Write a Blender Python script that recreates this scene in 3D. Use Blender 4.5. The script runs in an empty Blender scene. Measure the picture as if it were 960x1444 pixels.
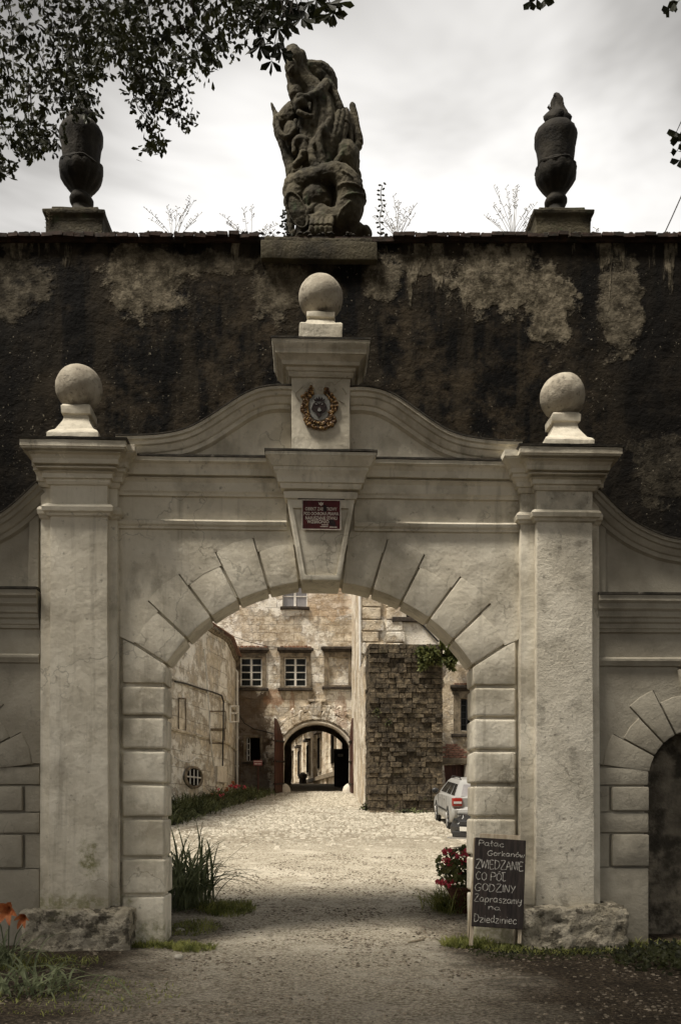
import bpy, bmesh, math, random
from mathutils import Vector, Matrix, noise
from mathutils.geometry import tessellate_polygon

R = math.radians
random.seed(7)
scene = bpy.context.scene
COL = scene.collection

# ------------------------------------------------------------------ camera
CX, CY, CZ, YAW, F = -0.131, -10.5, 1.6, R(2.0), 1250.0
HX, HY = 480.0, 1140.0                       # principal column and horizon row of the photograph
cam_data = bpy.data.cameras.new("camera")
cam = bpy.data.objects.new("camera", cam_data)
COL.objects.link(cam)
cam.location = (CX, CY, CZ)
cam.rotation_euler = (R(90), 0, -YAW)
cam_data.sensor_fit = 'VERTICAL'
cam_data.sensor_height = 36
cam_data.lens = 36 * F / 1444
cam_data.shift_y = (HY - 722) / 1444
cam_data.clip_start = 0.1
cam_data.clip_end = 2000
scene.camera = cam
SN, CS = math.sin(YAW), math.cos(YAW)


def P(px, py, y):
    """point of the plane Y=y that the photograph shows at (px, py)"""
    k = (px - HX) / F
    d = (y - CY) / (CS - k * SN)
    return Vector((CX + d * SN + k * d * CS, y, CZ + (HY - py) / F * d))


# ------------------------------------------------------------------ world and sun
SUN_EL, SUN_AZ = R(62), R(238)               # azimuth clockwise from +Y
world = bpy.data.worlds.new("World")
scene.world = world
world.use_nodes = True
wn, wl = world.node_tree.nodes, world.node_tree.links
wn.clear()
w_out = wn.new('ShaderNodeOutputWorld')
w_sky = wn.new('ShaderNodeTexSky')
w_sky.sky_type = 'NISHITA'
w_sky.sun_disc = False
w_sky.sun_elevation = SUN_EL
w_sky.sun_rotation = SUN_AZ
w_sky.dust_density = 4.0
w_bg1 = wn.new('ShaderNodeBackground')
w_bg1.inputs['Strength'].default_value = 0.10
wl.new(w_sky.outputs['Color'], w_bg1.inputs['Color'])
w_tc = wn.new('ShaderNodeTexCoord')
w_map = wn.new('ShaderNodeMapping')
w_map.inputs['Scale'].default_value = (1.0, 1.0, 2.4)
w_map.inputs['Location'].default_value = (0.35, 0.1, 0.2)
w_map.inputs['Rotation'].default_value = (0.0, 0.5, 0.3)
wl.new(w_tc.outputs['Generated'], w_map.inputs['Vector'])
w_no = wn.new('ShaderNodeTexNoise')
w_no.inputs['Scale'].default_value = 2.1
w_no.inputs['Detail'].default_value = 5
w_no.inputs['Roughness'].default_value = 0.55
w_no.inputs['Distortion'].default_value = 0.35
wl.new(w_map.outputs[0], w_no.inputs['Vector'])
w_sep = wn.new('ShaderNodeSeparateXYZ')
wl.new(w_tc.outputs['Generated'], w_sep.inputs[0])
w_el = wn.new('ShaderNodeMapRange')          # thin bright cloud low down, thicker grey cloud overhead
w_el.inputs['From Min'].default_value = 0.50
w_el.inputs['From Max'].default_value = 0.69
w_el.inputs['To Min'].default_value = 0.06
w_el.inputs['To Max'].default_value = -0.17
wl.new(w_sep.outputs['Z'], w_el.inputs['Value'])
w_dot = wn.new('ShaderNodeVectorMath')        # brighter patch of thin cloud left of the right-hand urn
w_dot.operation = 'DOT_PRODUCT'
w_dot.inputs[1].default_value = Vector((0.10, 0.84, 0.535)).normalized()
wl.new(w_tc.outputs['Generated'], w_dot.inputs[0])
w_glow = wn.new('ShaderNodeMapRange')
w_glow.interpolation_type = 'SMOOTHSTEP'
w_glow.inputs['From Min'].default_value = 0.94
w_glow.inputs['From Max'].default_value = 1.0
w_glow.inputs['To Min'].default_value = 0.0
w_glow.inputs['To Max'].default_value = 0.22
wl.new(w_dot.outputs['Value'], w_glow.inputs['Value'])
w_sum = wn.new('ShaderNodeMath')
w_sum.operation = 'ADD'
wl.new(w_el.outputs[0], w_sum.inputs[0])
wl.new(w_glow.outputs[0], w_sum.inputs[1])
w_add = wn.new('ShaderNodeMath')
w_add.operation = 'ADD'
wl.new(w_no.outputs[0], w_add.inputs[0])
wl.new(w_sum.outputs[0], w_add.inputs[1])
w_rmp = wn.new('ShaderNodeValToRGB')
w_rmp.color_ramp.elements[0].position = 0.33
w_rmp.color_ramp.elements[0].color = (0.095, 0.09, 0.083, 1)
w_rmp.color_ramp.elements[1].position = 0.74
w_rmp.color_ramp.elements[1].color = (0.41, 0.40, 0.385, 1)
e = w_rmp.color_ramp.elements.new(0.52)
e.color = (0.205, 0.198, 0.187, 1)
wl.new(w_add.outputs[0], w_rmp.inputs[0])
w_bg2 = wn.new('ShaderNodeBackground')
w_bg2.inputs['Strength'].default_value = 2.1
wl.new(w_rmp.outputs[0], w_bg2.inputs['Color'])
w_mix = wn.new('ShaderNodeMixShader')
w_mix.inputs[0].default_value = 0.93
wl.new(w_bg1.outputs[0], w_mix.inputs[1])
wl.new(w_bg2.outputs[0], w_mix.inputs[2])
wl.new(w_mix.outputs[0], w_out.inputs['Surface'])

sun_data = bpy.data.lights.new("sun", 'SUN')
sun_data.energy = 4.6
sun_data.angle = R(14)
sun_data.color = (1.0, 0.93, 0.82)
sun = bpy.data.objects.new("sun", sun_data)
COL.objects.link(sun)
sun_dir = Vector((math.sin(SUN_AZ) * math.cos(SUN_EL), math.cos(SUN_AZ) * math.cos(SUN_EL), math.sin(SUN_EL)))
sun.rotation_euler = sun_dir.to_track_quat('Z', 'Y').to_euler()
sun.location = (20, -20, 30)

scene.view_settings.view_transform = 'Standard'
scene.view_settings.look = 'None'
scene.view_settings.exposure = 0.42
scene.view_settings.gamma = 1.0


# ------------------------------------------------------------------ materials
def new_mat(name):
    m = bpy.data.materials.new(name)
    m.use_nodes = True
    nt = m.node_tree
    b = nt.nodes['Principled BSDF']
    b.inputs['Specular IOR Level'].default_value = 0.25
    return m, nt, b


def rgba(c):
    return (c[0], c[1], c[2], 1)


def mixc(nt, fac, a, b, mode='MIX'):
    n = nt.nodes.new('ShaderNodeMix')
    n.data_type = 'RGBA'
    n.blend_type = mode
    for sock, v in ((n.inputs['Factor'], fac), (n.inputs['A'], a), (n.inputs['B'], b)):
        if hasattr(v, 'is_linked'):
            nt.links.new(v, sock)
        elif isinstance(v, (int, float)):
            sock.default_value = v
        else:
            sock.default_value = rgba(v)
    return n.outputs['Result']


def mth(nt, op, a, b=None, clamp=False):
    n = nt.nodes.new('ShaderNodeMath')
    n.operation = op
    n.use_clamp = clamp
    for i, v in enumerate((a, b)):
        if v is None:
            continue
        if hasattr(v, 'is_linked'):
            nt.links.new(v, n.inputs[i])
        else:
            n.inputs[i].default_value = v
    return n.outputs[0]


def mrange(nt, v, lo, hi, t0=0.0, t1=1.0):
    n = nt.nodes.new('ShaderNodeMapRange')
    n.interpolation_type = 'SMOOTHSTEP'
    nt.links.new(v, n.inputs['Value'])
    n.inputs['From Min'].default_value = lo
    n.inputs['From Max'].default_value = hi
    n.inputs['To Min'].default_value = t0
    n.inputs['To Max'].default_value = t1
    return n.outputs[0]


def coords(nt, kind='world', stretch=(1, 1, 1), off=(0, 0, 0)):
    if kind == 'world':
        s = nt.nodes.new('ShaderNodeNewGeometry').outputs['Position']
    else:
        s = nt.nodes.new('ShaderNodeTexCoord').outputs['Object']
    mp = nt.nodes.new('ShaderNodeMapping')
    mp.inputs['Scale'].default_value = stretch
    mp.inputs['Location'].default_value = off
    nt.links.new(s, mp.inputs['Vector'])
    return mp.outputs[0]


def nz(nt, scale, detail=4, rough=0.55, kind='world', stretch=(1, 1, 1), off=(0, 0, 0), dist=0.0):
    n = nt.nodes.new('ShaderNodeTexNoise')
    n.inputs['Scale'].default_value = scale
    n.inputs['Detail'].default_value = detail
    n.inputs['Roughness'].default_value = rough
    n.inputs['Distortion'].default_value = dist
    nt.links.new(coords(nt, kind, stretch, off), n.inputs['Vector'])
    return n.outputs[0]


def ramp2(nt, v, lo, c0, hi, c1):
    return mixc(nt, mrange(nt, v, lo, hi), c0, c1)


def spot(nt, c, rad, edge_scale=3.0, edge=0.6, soft=0.0):
    """mask of an irregular patch round a world point"""
    g = coords(nt, 'world', (1 / rad[0], 1 / rad[1], 1 / rad[2]), (-c[0] / rad[0], -c[1] / rad[1], -c[2] / rad[2]))
    ln = nt.nodes.new('ShaderNodeVectorMath')
    ln.operation = 'LENGTH'
    nt.links.new(g, ln.inputs[0])
    n = nz(nt, edge_scale, 6, 0.65)
    s = mth(nt, 'ADD', ln.outputs['Value'], mth(nt, 'MULTIPLY', mth(nt, 'SUBTRACT', n, 0.5), edge * 4))
    return mrange(nt, s, 1.0 + soft, 0.78 - soft)


def bumps(nt, bsdf, items, kind='world', extra=None):
    """items: (scale, height in metres, detail[, stretch])"""
    tot = None
    for it in items:
        sc, h, dt = it[0], it[1], it[2]
        st = it[3] if len(it) > 3 else (1, 1, 1)
        v = mth(nt, 'MULTIPLY', nz(nt, sc, dt, 0.6, kind, st, (sc, 0.3, 0.7)), h)
        tot = v if tot is None else mth(nt, 'ADD', tot, v)
    if extra is not None:
        tot = extra if tot is None else mth(nt, 'ADD', tot, extra)
    b = nt.nodes.new('ShaderNodeBump')
    b.inputs['Distance'].default_value = 1.0
    b.inputs['Strength'].default_value = 1.0
    nt.links.new(tot, b.inputs['Height'])
    nt.links.new(b.outputs[0], bsdf.inputs['Normal'])
    return b


def layered(name, c0, c1, scale=1.5, layers=(), bump=((30, 0.002, 3),), rough=0.85, kind='world', spots=(), spec=0.25, stretch=(1, 1, 1)):
    m, nt, b = new_mat(name)
    col = ramp2(nt, nz(nt, scale, 6, 0.6, kind, stretch), 0.32, c0, 0.68, c1)
    for L in layers:
        c, sc, lo, hi, fac = L[:5]
        st = L[5] if len(L) > 5 else (1, 1, 1)
        v = nz(nt, sc, 7, 0.62, kind, st, (sc * 1.7, 3.1, sc * .3))
        f = mth(nt, 'MULTIPLY', mrange(nt, v, lo, hi), fac)
        col = mixc(nt, f, col, c)
    for (c, ctr, rad, fac, es) in spots:
        f = mth(nt, 'MULTIPLY', mth(nt, 'MULTIPLY', spot(nt, ctr, rad, es, 0.7, 0.35), mrange(nt, nz(nt, 16, 6, 0.7), 0.35, 0.62)), fac)
        col = mixc(nt, f, col, c)
    nt.links.new(col, b.inputs['Base Color'])
    b.inputs['Roughness'].default_value = rough
    b.inputs['Specular IOR Level'].default_value = spec
    if bump:
        bumps(nt, b, bump, kind)
    return m


PL1, PL2 = (0.56, 0.51, 0.405), (0.72, 0.67, 0.555)
MT = {}
_cr_done = False
c_moss = (0.16, 0.155, 0.05)
pm = P(128, 1215, -0.2)
MT['plaster'] = layered('gate_plaster', PL1, PL2, 1.1,
                        layers=[((0.23, 0.20, 0.145), 0.9, 0.46, 0.68, 0.65),
                                ((0.14, 0.125, 0.09), 2.2, 0.55, 0.76, 0.65, (1, 1, .45)),
                                ((0.72, 0.66, 0.54), 2.0, 0.54, 0.57, 0.28), ((0.36, 0.32, 0.24), 1.4, 0.55, 0.58, 0.30), ((0.20, 0.175, 0.13), 1.6, 0.54, 0.74, 0.5, (4, 4, .22)),
                                ((0.12, 0.11, 0.08), 12, 0.60, 0.76, 0.65)],
                        bump=((3, 0.03, 3), (24, 0.005, 5), (120, 0.003, 4)),
                        spots=[(c_moss, pm, (0.12, 1, 0.22), 0.85, 7.0),
                               (c_moss, (-2.95, -0.3, 0.50), (0.7, 1, 0.10), 0.7, 6.0),
                               (c_moss, (2.1, -0.3, 0.1), (1.2, 1, 0.28), 0.6, 5.0),
                               (c_moss, (-2.1, -0.3, 0.05), (1.0, 1, 0.2), 0.7, 5.0)])
MT['plaster_rough'] = layered('rough_pilaster_plaster', (0.53, 0.485, 0.39), (0.70, 0.65, 0.54), 1.5,
                              layers=[((0.21, 0.19, 0.15), 3.2, 0.50, 0.70, 0.7),
                                      ((0.12, 0.11, 0.085), 11, 0.58, 0.72, 0.7)],
                              bump=((5, 0.025, 4), (30, 0.010, 6), (110, 0.007, 4)))
MT['plaster_wing'] = layered('wing_plaster', (0.25, 0.225, 0.175), (0.36, 0.33, 0.265), 1.3,  # dimmer than the gate plaster: darkening towards the view's edges put into the colour
                             layers=[((0.15, 0.135, 0.105), 1.2, 0.50, 0.72, 0.6),
                                     ((0.09, 0.085, 0.065), 3, 0.62, 0.78, 0.6, (1, 1, .4))],
                             bump=((5, 0.016, 4), (34, 0.005, 4)))


def add_cracks(m, scale, amt, col=(0.09, 0.08, 0.06)):
    nt = m.node_tree
    b = nt.nodes['Principled BSDF']
    src = b.inputs['Base Color'].links[0].from_socket
    v = nt.nodes.new('ShaderNodeTexVoronoi')
    v.feature = 'DISTANCE_TO_EDGE'
    v.inputs['Scale'].default_value = scale
    w = nt.nodes.new('ShaderNodeVectorMath')
    w.operation = 'ADD'
    nt.links.new(coords(nt, 'world', (1, 1, .7)), w.inputs[0])
    cn = nt.nodes.new('ShaderNodeTexNoise')
    cn.inputs['Scale'].default_value = 3.5
    cn.inputs['Detail'].default_value = 6
    nt.links.new(coords(nt), cn.inputs['Vector'])
    sc2 = nt.nodes.new('ShaderNodeVectorMath')
    sc2.operation = 'SCALE'
    sc2.inputs['Scale'].default_value = 0.7
    nt.links.new(cn.outputs['Color'], sc2.inputs[0])
    nt.links.new(sc2.outputs[0], w.inputs[1])
    nt.links.new(w.outputs[0], v.inputs['Vector'])
    f = mth(nt, 'MULTIPLY', mrange(nt, v.outputs['Distance'], 0.011, 0.002), mrange(nt, nz(nt, 1.1, 3, .5, 'world', (1, 1, 1), (5, 5, 9)), 0.50, 0.60))
    nt.links.new(mixc(nt, mth(nt, 'MULTIPLY', f, amt), src, col), b.inputs['Base Color'])


add_cracks(MT['plaster'], 0.8, 0.38)
add_cracks(MT['plaster_rough'], 0.9, 0.4)
add_cracks(MT['plaster_wing'], 0.9, 0.4)
MT['ledge'] = layered('weathered_ledge_covering', (0.022, 0.02, 0.016), (0.06, 0.052, 0.04), 9,
                      layers=[((0.26, 0.24, 0.2), 7, 0.64, 0.72, 0.8)], bump=((25, 0.008, 4),), rough=0.9)
MT['rubble'] = layered('plinth_rubble_stone', (0.34, 0.30, 0.22), (0.56, 0.50, 0.39), 5,
                       layers=[((0.07, 0.06, 0.042), 6, 0.49, 0.60, 0.85), ((0.12, 0.12, 0.05), 2.5, 0.58, 0.7, 0.6)],
                       bump=((8, 0.10, 8), (34, 0.05, 6), (90, 0.02, 4)))
MT['ballstone'] = layered('ball_stone', (0.34, 0.30, 0.235), (0.48, 0.435, 0.35), 5,
                          layers=[((0.20, 0.175, 0.135), 3.2, 0.48, 0.62, 0.7), ((0.10, 0.09, 0.07), 9, 0.56, 0.68, 0.7), ((0.08, 0.075, 0.06), 26, 0.60, 0.70, 0.6)],
                          bump=((12, 0.012, 4), (60, 0.006, 4)))


def wall_mat():
    """old perimeter wall: black algae over ochre plaster that survives in islands and runs down from the coping, with shade painted in at both ends"""
    m, nt, b = new_mat('grimy_rampart_plaster')
    light = ramp2(nt, nz(nt, 6, 7, 0.75), 0.38, (0.060, 0.050, 0.033), 0.64, (0.25, 0.215, 0.155))
    dark = ramp2(nt, nz(nt, 2.2, 8, 0.72), 0.45, (0.003, 0.0027, 0.0024), 0.70, (0.050, 0.038, 0.024))
    vs_ = mrange(nt, nz(nt, 1.5, 6, 0.6, 'world', (2.2, 1, 0.3), (1, 0, 7)), 0.44, 0.62)
    dark = mixc(nt, mth(nt, 'MULTIPLY', vs_, 0.5), dark, (0.045, 0.035, 0.022))
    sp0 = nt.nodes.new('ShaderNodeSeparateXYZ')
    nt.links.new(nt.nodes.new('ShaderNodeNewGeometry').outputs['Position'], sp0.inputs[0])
    side_shade = mrange(nt, mth(nt, 'ADD', mth(nt, 'ABSOLUTE', sp0.outputs['X']), mth(nt, 'MULTIPLY', nz(nt, 0.9, 5, .6), 2.5)), 3.6, 5.4)
    dark = mixc(nt, mth(nt, 'MULTIPLY', side_shade, 0.75), dark, (0.007, 0.006, 0.005))  # shade towards both far ends put into the wall colour
    streak = nz(nt, 1.3, 6, 0.62, 'world', (2.3, 1, 0.33), (4.3, 0, 1.7))
    sep = nt.nodes.new('ShaderNodeSeparateXYZ')
    nt.links.new(nt.nodes.new('ShaderNodeNewGeometry').outputs['Position'], sep.inputs[0])
    hgt = mrange(nt, sep.outputs['Z'], 7.6, 8.7, -0.12, 0.03)
    mask = mrange(nt, mth(nt, 'ADD', streak, hgt), 0.555, 0.60)
    for (px, py, rx, rz, fc) in ((205, 395, .55, .5, .8), (300, 370, .6, .16, .45), (700, 395, .62, .45, .95), (775, 430, .35, .6, .9), (600, 370, .5, .16, .55),
                            (875, 430, .30, .75, .55), (930, 660, .4, .5, .2), (540, 390, .3, .3, .7), (395, 400, .35, .5, .55), (20, 400, .5, .5, .4)):
        c = P(px, py, 0.6)
        mask = mth(nt, 'MAXIMUM', mask, mth(nt, 'MULTIPLY', spot(nt, c, (rx, 3, rz), 3.4, 0.55), fc))
    col = mixc(nt, mth(nt, 'MULTIPLY', mask, mrange(nt, nz(nt, 9, 7, 0.75), 0.38, 0.50, 0.45, 1.0)), dark, light)
    fleck = mrange(nt, nz(nt, 30, 3, 0.6), 0.66, 0.72)
    zone = mrange(nt, nz(nt, 0.9, 3, 0.5, 'world', (1, 1, 1), (9, 2, 2)), 0.40, 0.60)
    col = mixc(nt, mth(nt, 'MULTIPLY', mth(nt, 'MULTIPLY', fleck, zone), 0.7), col, (0.30, 0.265, 0.20))
    nt.links.new(col, b.inputs['Base Color'])
    b.inputs['Roughness'].default_value = 0.92
    b.inputs['Specular IOR Level'].default_value = 0.12
    bumps(nt, b, ((3, 0.045, 5), (18, 0.010, 5), (80, 0.004, 3)), extra=mth(nt, 'MULTIPLY', mask, 0.025))
    return m


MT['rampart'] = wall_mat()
MT['niche'] = layered('dark_niche_plaster', (0.07, 0.06, 0.045), (0.24, 0.21, 0.16), 2.6, layers=[((0.02, 0.017, 0.012), 3, 0.45, 0.6, 0.8), ((0.22, 0.2, 0.15), 8, 0.6, 0.7, 0.5)], bump=((6, 0.04, 5), (30, 0.02, 5)))
MT['coping'] = layered('coping_brick', (0.022, 0.014, 0.010), (0.055, 0.032, 0.022), 9,
                       layers=[((0.02, 0.02, 0.015), 5, 0.5, 0.65, 0.8)], bump=((20, 0.01, 5),))
MT['statue'] = layered('mossy_statue_sandstone', (0.040, 0.033, 0.020), (0.10, 0.085, 0.052), 3.5,  # backlit darkness also put into the base tone, under the real moss
                       layers=[((0.025, 0.022, 0.014), 2.6, 0.48, 0.66, 0.85), ((0.16, 0.14, 0.09), 6, 0.62, 0.74, 0.6),
                               ((0.04, 0.065, 0.025), 4, 0.58, 0.70, 0.6)],
                       bump=((8, 0.02, 5), (35, 0.01, 4), (110, 0.003, 3)))
MT['urn'] = layered('backlit_urn_sandstone', (0.012, 0.010, 0.007), (0.030, 0.025, 0.017), 4,  # the urns' backlit darkness put into the stone colour
                    layers=[((0.006, 0.005, 0.004), 3, 0.48, 0.66, 0.85)], bump=((9, 0.015, 5), (40, 0.006, 4)))


def facade_mat(name, pal, stains, brick=True, scale=1.0, off=0.0, dk=0.5, fn=0.5):
    """decayed stucco: pale coat, exposed ochre stonework, rust and soot, scratched ashlar lines"""
    m, nt, b = new_mat(name)
    base = ramp2(nt, nz(nt, 2.6, 8, 0.68, 'world', (1, 1, 1), (off, 0, 0)), 0.36, pal[0], 0.64, pal[1])
    coat = mrange(nt, nz(nt, 0.6, 10, 0.74, 'world', (1, 1, 1.2), (off + 3, 1, 0), 0.0), 0.44, 0.55)
    col = mixc(nt, coat, base, ramp2(nt, nz(nt, 3, 6, 0.6), 0.35, pal[2], 0.7, pal[3]))
    edge = mth(nt, 'MULTIPLY', mrange(nt, coat, 0.0, 0.4), mrange(nt, coat, 1.0, 0.6))
    col = mixc(nt, mth(nt, 'MULTIPLY', edge, 0.30), col, (0.20, 0.13, 0.075))
    height = mth(nt, 'MULTIPLY', coat, 0.035)
    if brick:
        bt = nt.nodes.new('ShaderNodeTexBrick')
        bt.inputs['Scale'].default_value = 1.0
        bt.inputs['Brick Width'].default_value = 0.85 * scale
        bt.inputs['Row Height'].default_value = 0.42 * scale
        bt.inputs['Mortar Size'].default_value = 0.014
        bt.inputs['Mortar Smooth'].default_value = 0.3
        bt.inputs['Color1'].default_value = (1, 1, 1, 1)
        bt.inputs['Color2'].default_value = (0.8, 0.8, 0.8, 1)
        bt.inputs['Mortar'].default_value = (0, 0, 0, 1)
        g = nt.nodes.new('ShaderNodeNewGeometry')
        sp = nt.nodes.new('ShaderNodeSeparateXYZ')
        nt.links.new(g.outputs['Position'], sp.inputs[0])
        cb = nt.nodes.new('ShaderNodeCombineXYZ')
        wob = mth(nt, 'MULTIPLY', mth(nt, 'SUBTRACT', nz(nt, 2, 3, .6), 0.5), 0.12)
        nt.links.new(mth(nt, 'ADD', mth(nt, 'ADD', sp.outputs['X'], mth(nt, 'MULTIPLY', sp.outputs['Y'], 1.0)), wob), cb.inputs[0])
        nt.links.new(mth(nt, 'ADD', sp.outputs['Z'], wob), cb.inputs[1])
        nt.links.new(cb.outputs[0], bt.inputs['Vector'])
        on = mrange(nt, nz(nt, 0.5, 4, 0.6, 'world', (1, 1, 1), (off, 7, 2)), 0.36, 0.5)
        line = mth(nt, 'MULTIPLY', bt.outputs['Fac'], on)
        col = mixc(nt, mth(nt, 'MULTIPLY', line, 0.45), col, (0.09, 0.06, 0.035))
        tone = mixc(nt, 0.65, (1, 1, 1), bt.outputs['Color'])
        col = mixc(nt, mth(nt, 'MULTIPLY', on, mth(nt, 'SUBTRACT', 1.0, line)), col, mixc(nt, 1.0, col, tone, 'MULTIPLY'))
        height = mth(nt, 'SUBTRACT', height, mth(nt, 'MULTIPLY', line, 0.03))
    soot = mrange(nt, nz(nt, 0.8, 7, 0.65, 'world', (1.8, 1.8, .5), (off + 8, 2, 5)), 0.54, 0.70)
    col = mixc(nt, mth(nt, 'MULTIPLY', soot, dk), col, (0.09, 0.065, 0.04))
    fine = mrange(nt, nz(nt, 6, 8, 0.8), 0.54, 0.64)
    col = mixc(nt, mth(nt, 'MULTIPLY', fine, fn), col, (0.15, 0.11, 0.07))
    for (c, ctr, rad, fac, es) in stains:
        col = mixc(nt, mth(nt, 'MULTIPLY', spot(nt, ctr, rad, es), fac), col, c)
    nt.links.new(col, b.inputs['Base Color'])
    b.inputs['Roughness'].default_value = 0.9
    b.inputs['Specular IOR Level'].default_value = 0.15
    bumps(nt, b, ((2.5, 0.07, 6), (14, 0.055, 6), (50, 0.02, 4)), extra=height)
    return m


YF = 34.5          # passage facade
YR = 26.5          # right-hand wing
YB = 21.0          # front of the buttress
pal_f = ((0.40, 0.32, 0.22), (0.76, 0.67, 0.53), (0.80, 0.74, 0.62), (0.92, 0.88, 0.80))
st_f = [((0.11, 0.07, 0.04), P(352, 1010, YF), (1.2, 3, 2.3), 0.85, 1.6),
        ((0.10, 0.07, 0.045), P(350, 1090, YF), (1.5, 3, 1.9), 0.85, 1.6),
        ((0.30, 0.16, 0.09), P(481, 1003, YF), (0.35, 3, 1.0), 0.5, 2.5),
        ((0.33, 0.18, 0.10), P(412, 990, YF), (0.12, 3, 0.8), 0.5, 3),
        ((0.30, 0.16, 0.09), P(385, 985, YF), (0.5, 3, 0.5), 0.6, 3),
        ((0.50, 0.33, 0.19), P(460, 850, YF), (1.6, 3, 0.9), 0.4, 2)]
MT['facade'] = facade_mat('gatehouse_stucco', pal_f, st_f)
MT['house'] = facade_mat('left_house_stucco', ((0.52, 0.44, 0.32), (0.80, 0.72, 0.58), (0.84, 0.79, 0.68), (0.93, 0.90, 0.82)), [], True, 1.5, 20.0, 0.25, 0.34)
MT['wing'] = facade_mat('right_wing_stucco', ((0.42, 0.33, 0.22), (0.70, 0.60, 0.45), (0.74, 0.67, 0.54), (0.90, 0.84, 0.73)),
                        [((0.06, 0.045, 0.03), P(618, 945, YR), (0.3, 3, 0.9), 0.8, 2.5)], False, 1.0, 40.0, 0.5)
MT['street'] = facade_mat('street_front_stucco', ((0.42, 0.33, 0.22), (0.68, 0.57, 0.42), (0.72, 0.64, 0.50), (0.84, 0.77, 0.64)), [], True, 1.3, 60.0, 0.5)
MT['darkstone'] = layered('frame_sandstone', (0.10, 0.08, 0.055), (0.26, 0.21, 0.145), 4,
                          layers=[((0.04, 0.033, 0.025), 3, 0.5, 0.7, 0.7)], bump=((12, 0.02, 5), (50, 0.008, 3)))
MT['lintel'] = layered('black_lintel_stone', (0.025, 0.02, 0.016), (0.07, 0.055, 0.04), 6, bump=((15, 0.015, 5),))
MT['buttress'] = layered('buttress_masonry', (0.040, 0.032, 0.022), (0.17, 0.135, 0.09), 7.0,
                         layers=[((0.025, 0.02, 0.014), 1.4, 0.48, 0.66, 0.7), ((0.26, 0.20, 0.13), 5, 0.60, 0.74, 0.7),
                                 ((0.07, 0.075, 0.025), 2.2, 0.60, 0.72, 0.6), ((0.50, 0.45, 0.35), 13, 0.65, 0.70, 0.8)],
                         bump=((5, 0.05, 6), (20, 0.035, 6), (60, 0.01, 3)))
_m = MT['buttress']
_nt = _m.node_tree
_b = _nt.nodes['Principled BSDF']
_src = _b.inputs['Base Color'].links[0].from_socket
_oi = _nt.nodes.new('ShaderNodeObjectInfo')
_nt.links.new(mixc(_nt, 1.0, _src, ramp2(_nt, _oi.outputs['Random'], 0.0, (0.78, 0.78, 0.78), 1.0, (1.12, 1.1, 1.05)), 'MULTIPLY'), _b.inputs['Base Color'])
MT['mortar'] = layered('crumbled_mortar', (0.022, 0.017, 0.012), (0.10, 0.08, 0.055), 7, bump=((12, 0.03, 5),))
MT['archstone'] = layered('pale_arch_stone', (0.55, 0.49, 0.40), (0.70, 0.64, 0.54), 5, bump=((20, 0.01, 4),))
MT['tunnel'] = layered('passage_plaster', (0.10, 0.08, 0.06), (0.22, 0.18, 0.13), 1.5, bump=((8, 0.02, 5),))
MT['redwood'] = layered('red_brown_gate_paint', (0.05, 0.020, 0.014), (0.10, 0.042, 0.028), 3, stretch=(3, 3, .4),
                        layers=[((0.03, 0.015, 0.01), 2, 0.5, 0.7, 0.7, (4, 4, .4))], bump=((20, 0.004, 3, (3, 3, .3)),), rough=0.6)
MT['blackwood'] = layered('dark_gate_wood', (0.018, 0.013, 0.01), (0.04, 0.028, 0.02), 3, bump=((20, 0.004, 3, (3, 3, .3)),), rough=0.6)
MT['white'] = layered('white_window_paint', (0.60, 0.57, 0.51), (0.75, 0.72, 0.66), 6, bump=(), rough=0.5)
MT['metalpipe'] = layered('grey_pipe', (0.62, 0.60, 0.55), (0.80, 0.77, 0.70), 3, bump=(), rough=0.5)
MT['cable'] = layered('dark_cable', (0.03, 0.027, 0.022), (0.05, 0.045, 0.04), 5, bump=(), rough=0.6)
MT['tile'] = layered('old_roof_tile', (0.16, 0.08, 0.05), (0.34, 0.19, 0.12), 6,
                     layers=[((0.06, 0.05, 0.04), 4, 0.5, 0.66, 0.7)], bump=((20, 0.012, 4),))
MT['redbrick'] = layered('red_brick', (0.13, 0.06, 0.042), (0.27, 0.14, 0.10), 12, bump=((30, 0.006, 3),))
MT['soil'] = layered('bed_soil', (0.02, 0.016, 0.011), (0.055, 0.042, 0.028), 7, bump=((20, 0.02, 5),))
MT['drygrass'] = layered('dry_grass', (0.13, 0.11, 0.07), (0.26, 0.22, 0.15), 7, bump=(), rough=0.8)


def glass_mat(name, c0, c1, rough=0.08, sc=1.3):
    m = layered(name, c0, c1, sc, bump=((1.3, 0.01, 2),), rough=rough, spec=0.6)
    return m


MT['glass'] = layered('dark_old_glass', (0.008, 0.009, 0.008), (0.02, 0.021, 0.019), 1.3, bump=(), rough=0.25, spec=0.12)
MT['glass_sky'] = glass_mat('sky_painted_glass', (0.20, 0.19, 0.19), (0.30, 0.285, 0.28), 0.15)  # pale base colour stands in for the reflected sky
MT['hole'] = layered('unlit_interior', (0.006, 0.005, 0.004), (0.012, 0.01, 0.008), 2, bump=(), rough=1.0, spec=0.0)


def leaf_mat(name, c0, c1, trans=0.35, sc=6.0):
    m, nt, b = new_mat(name)
    col = ramp2(nt, nz(nt, sc, 3, 0.6), 0.35, c0, 0.65, c1)
    nt.links.new(col, b.inputs['Base Color'])
    b.inputs['Roughness'].default_value = 0.55
    tr = nt.nodes.new('ShaderNodeBsdfTranslucent')
    nt.links.new(col, tr.inputs['Color'])
    mx = nt.nodes.new('ShaderNodeMixShader')
    mx.inputs[0].default_value = trans
    nt.links.new(b.outputs[0], mx.inputs[1])
    nt.links.new(tr.outputs[0], mx.inputs[2])
    nt.links.new(mx.outputs[0], nt.nodes['Material Output'].inputs['Surface'])
    return m


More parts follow.
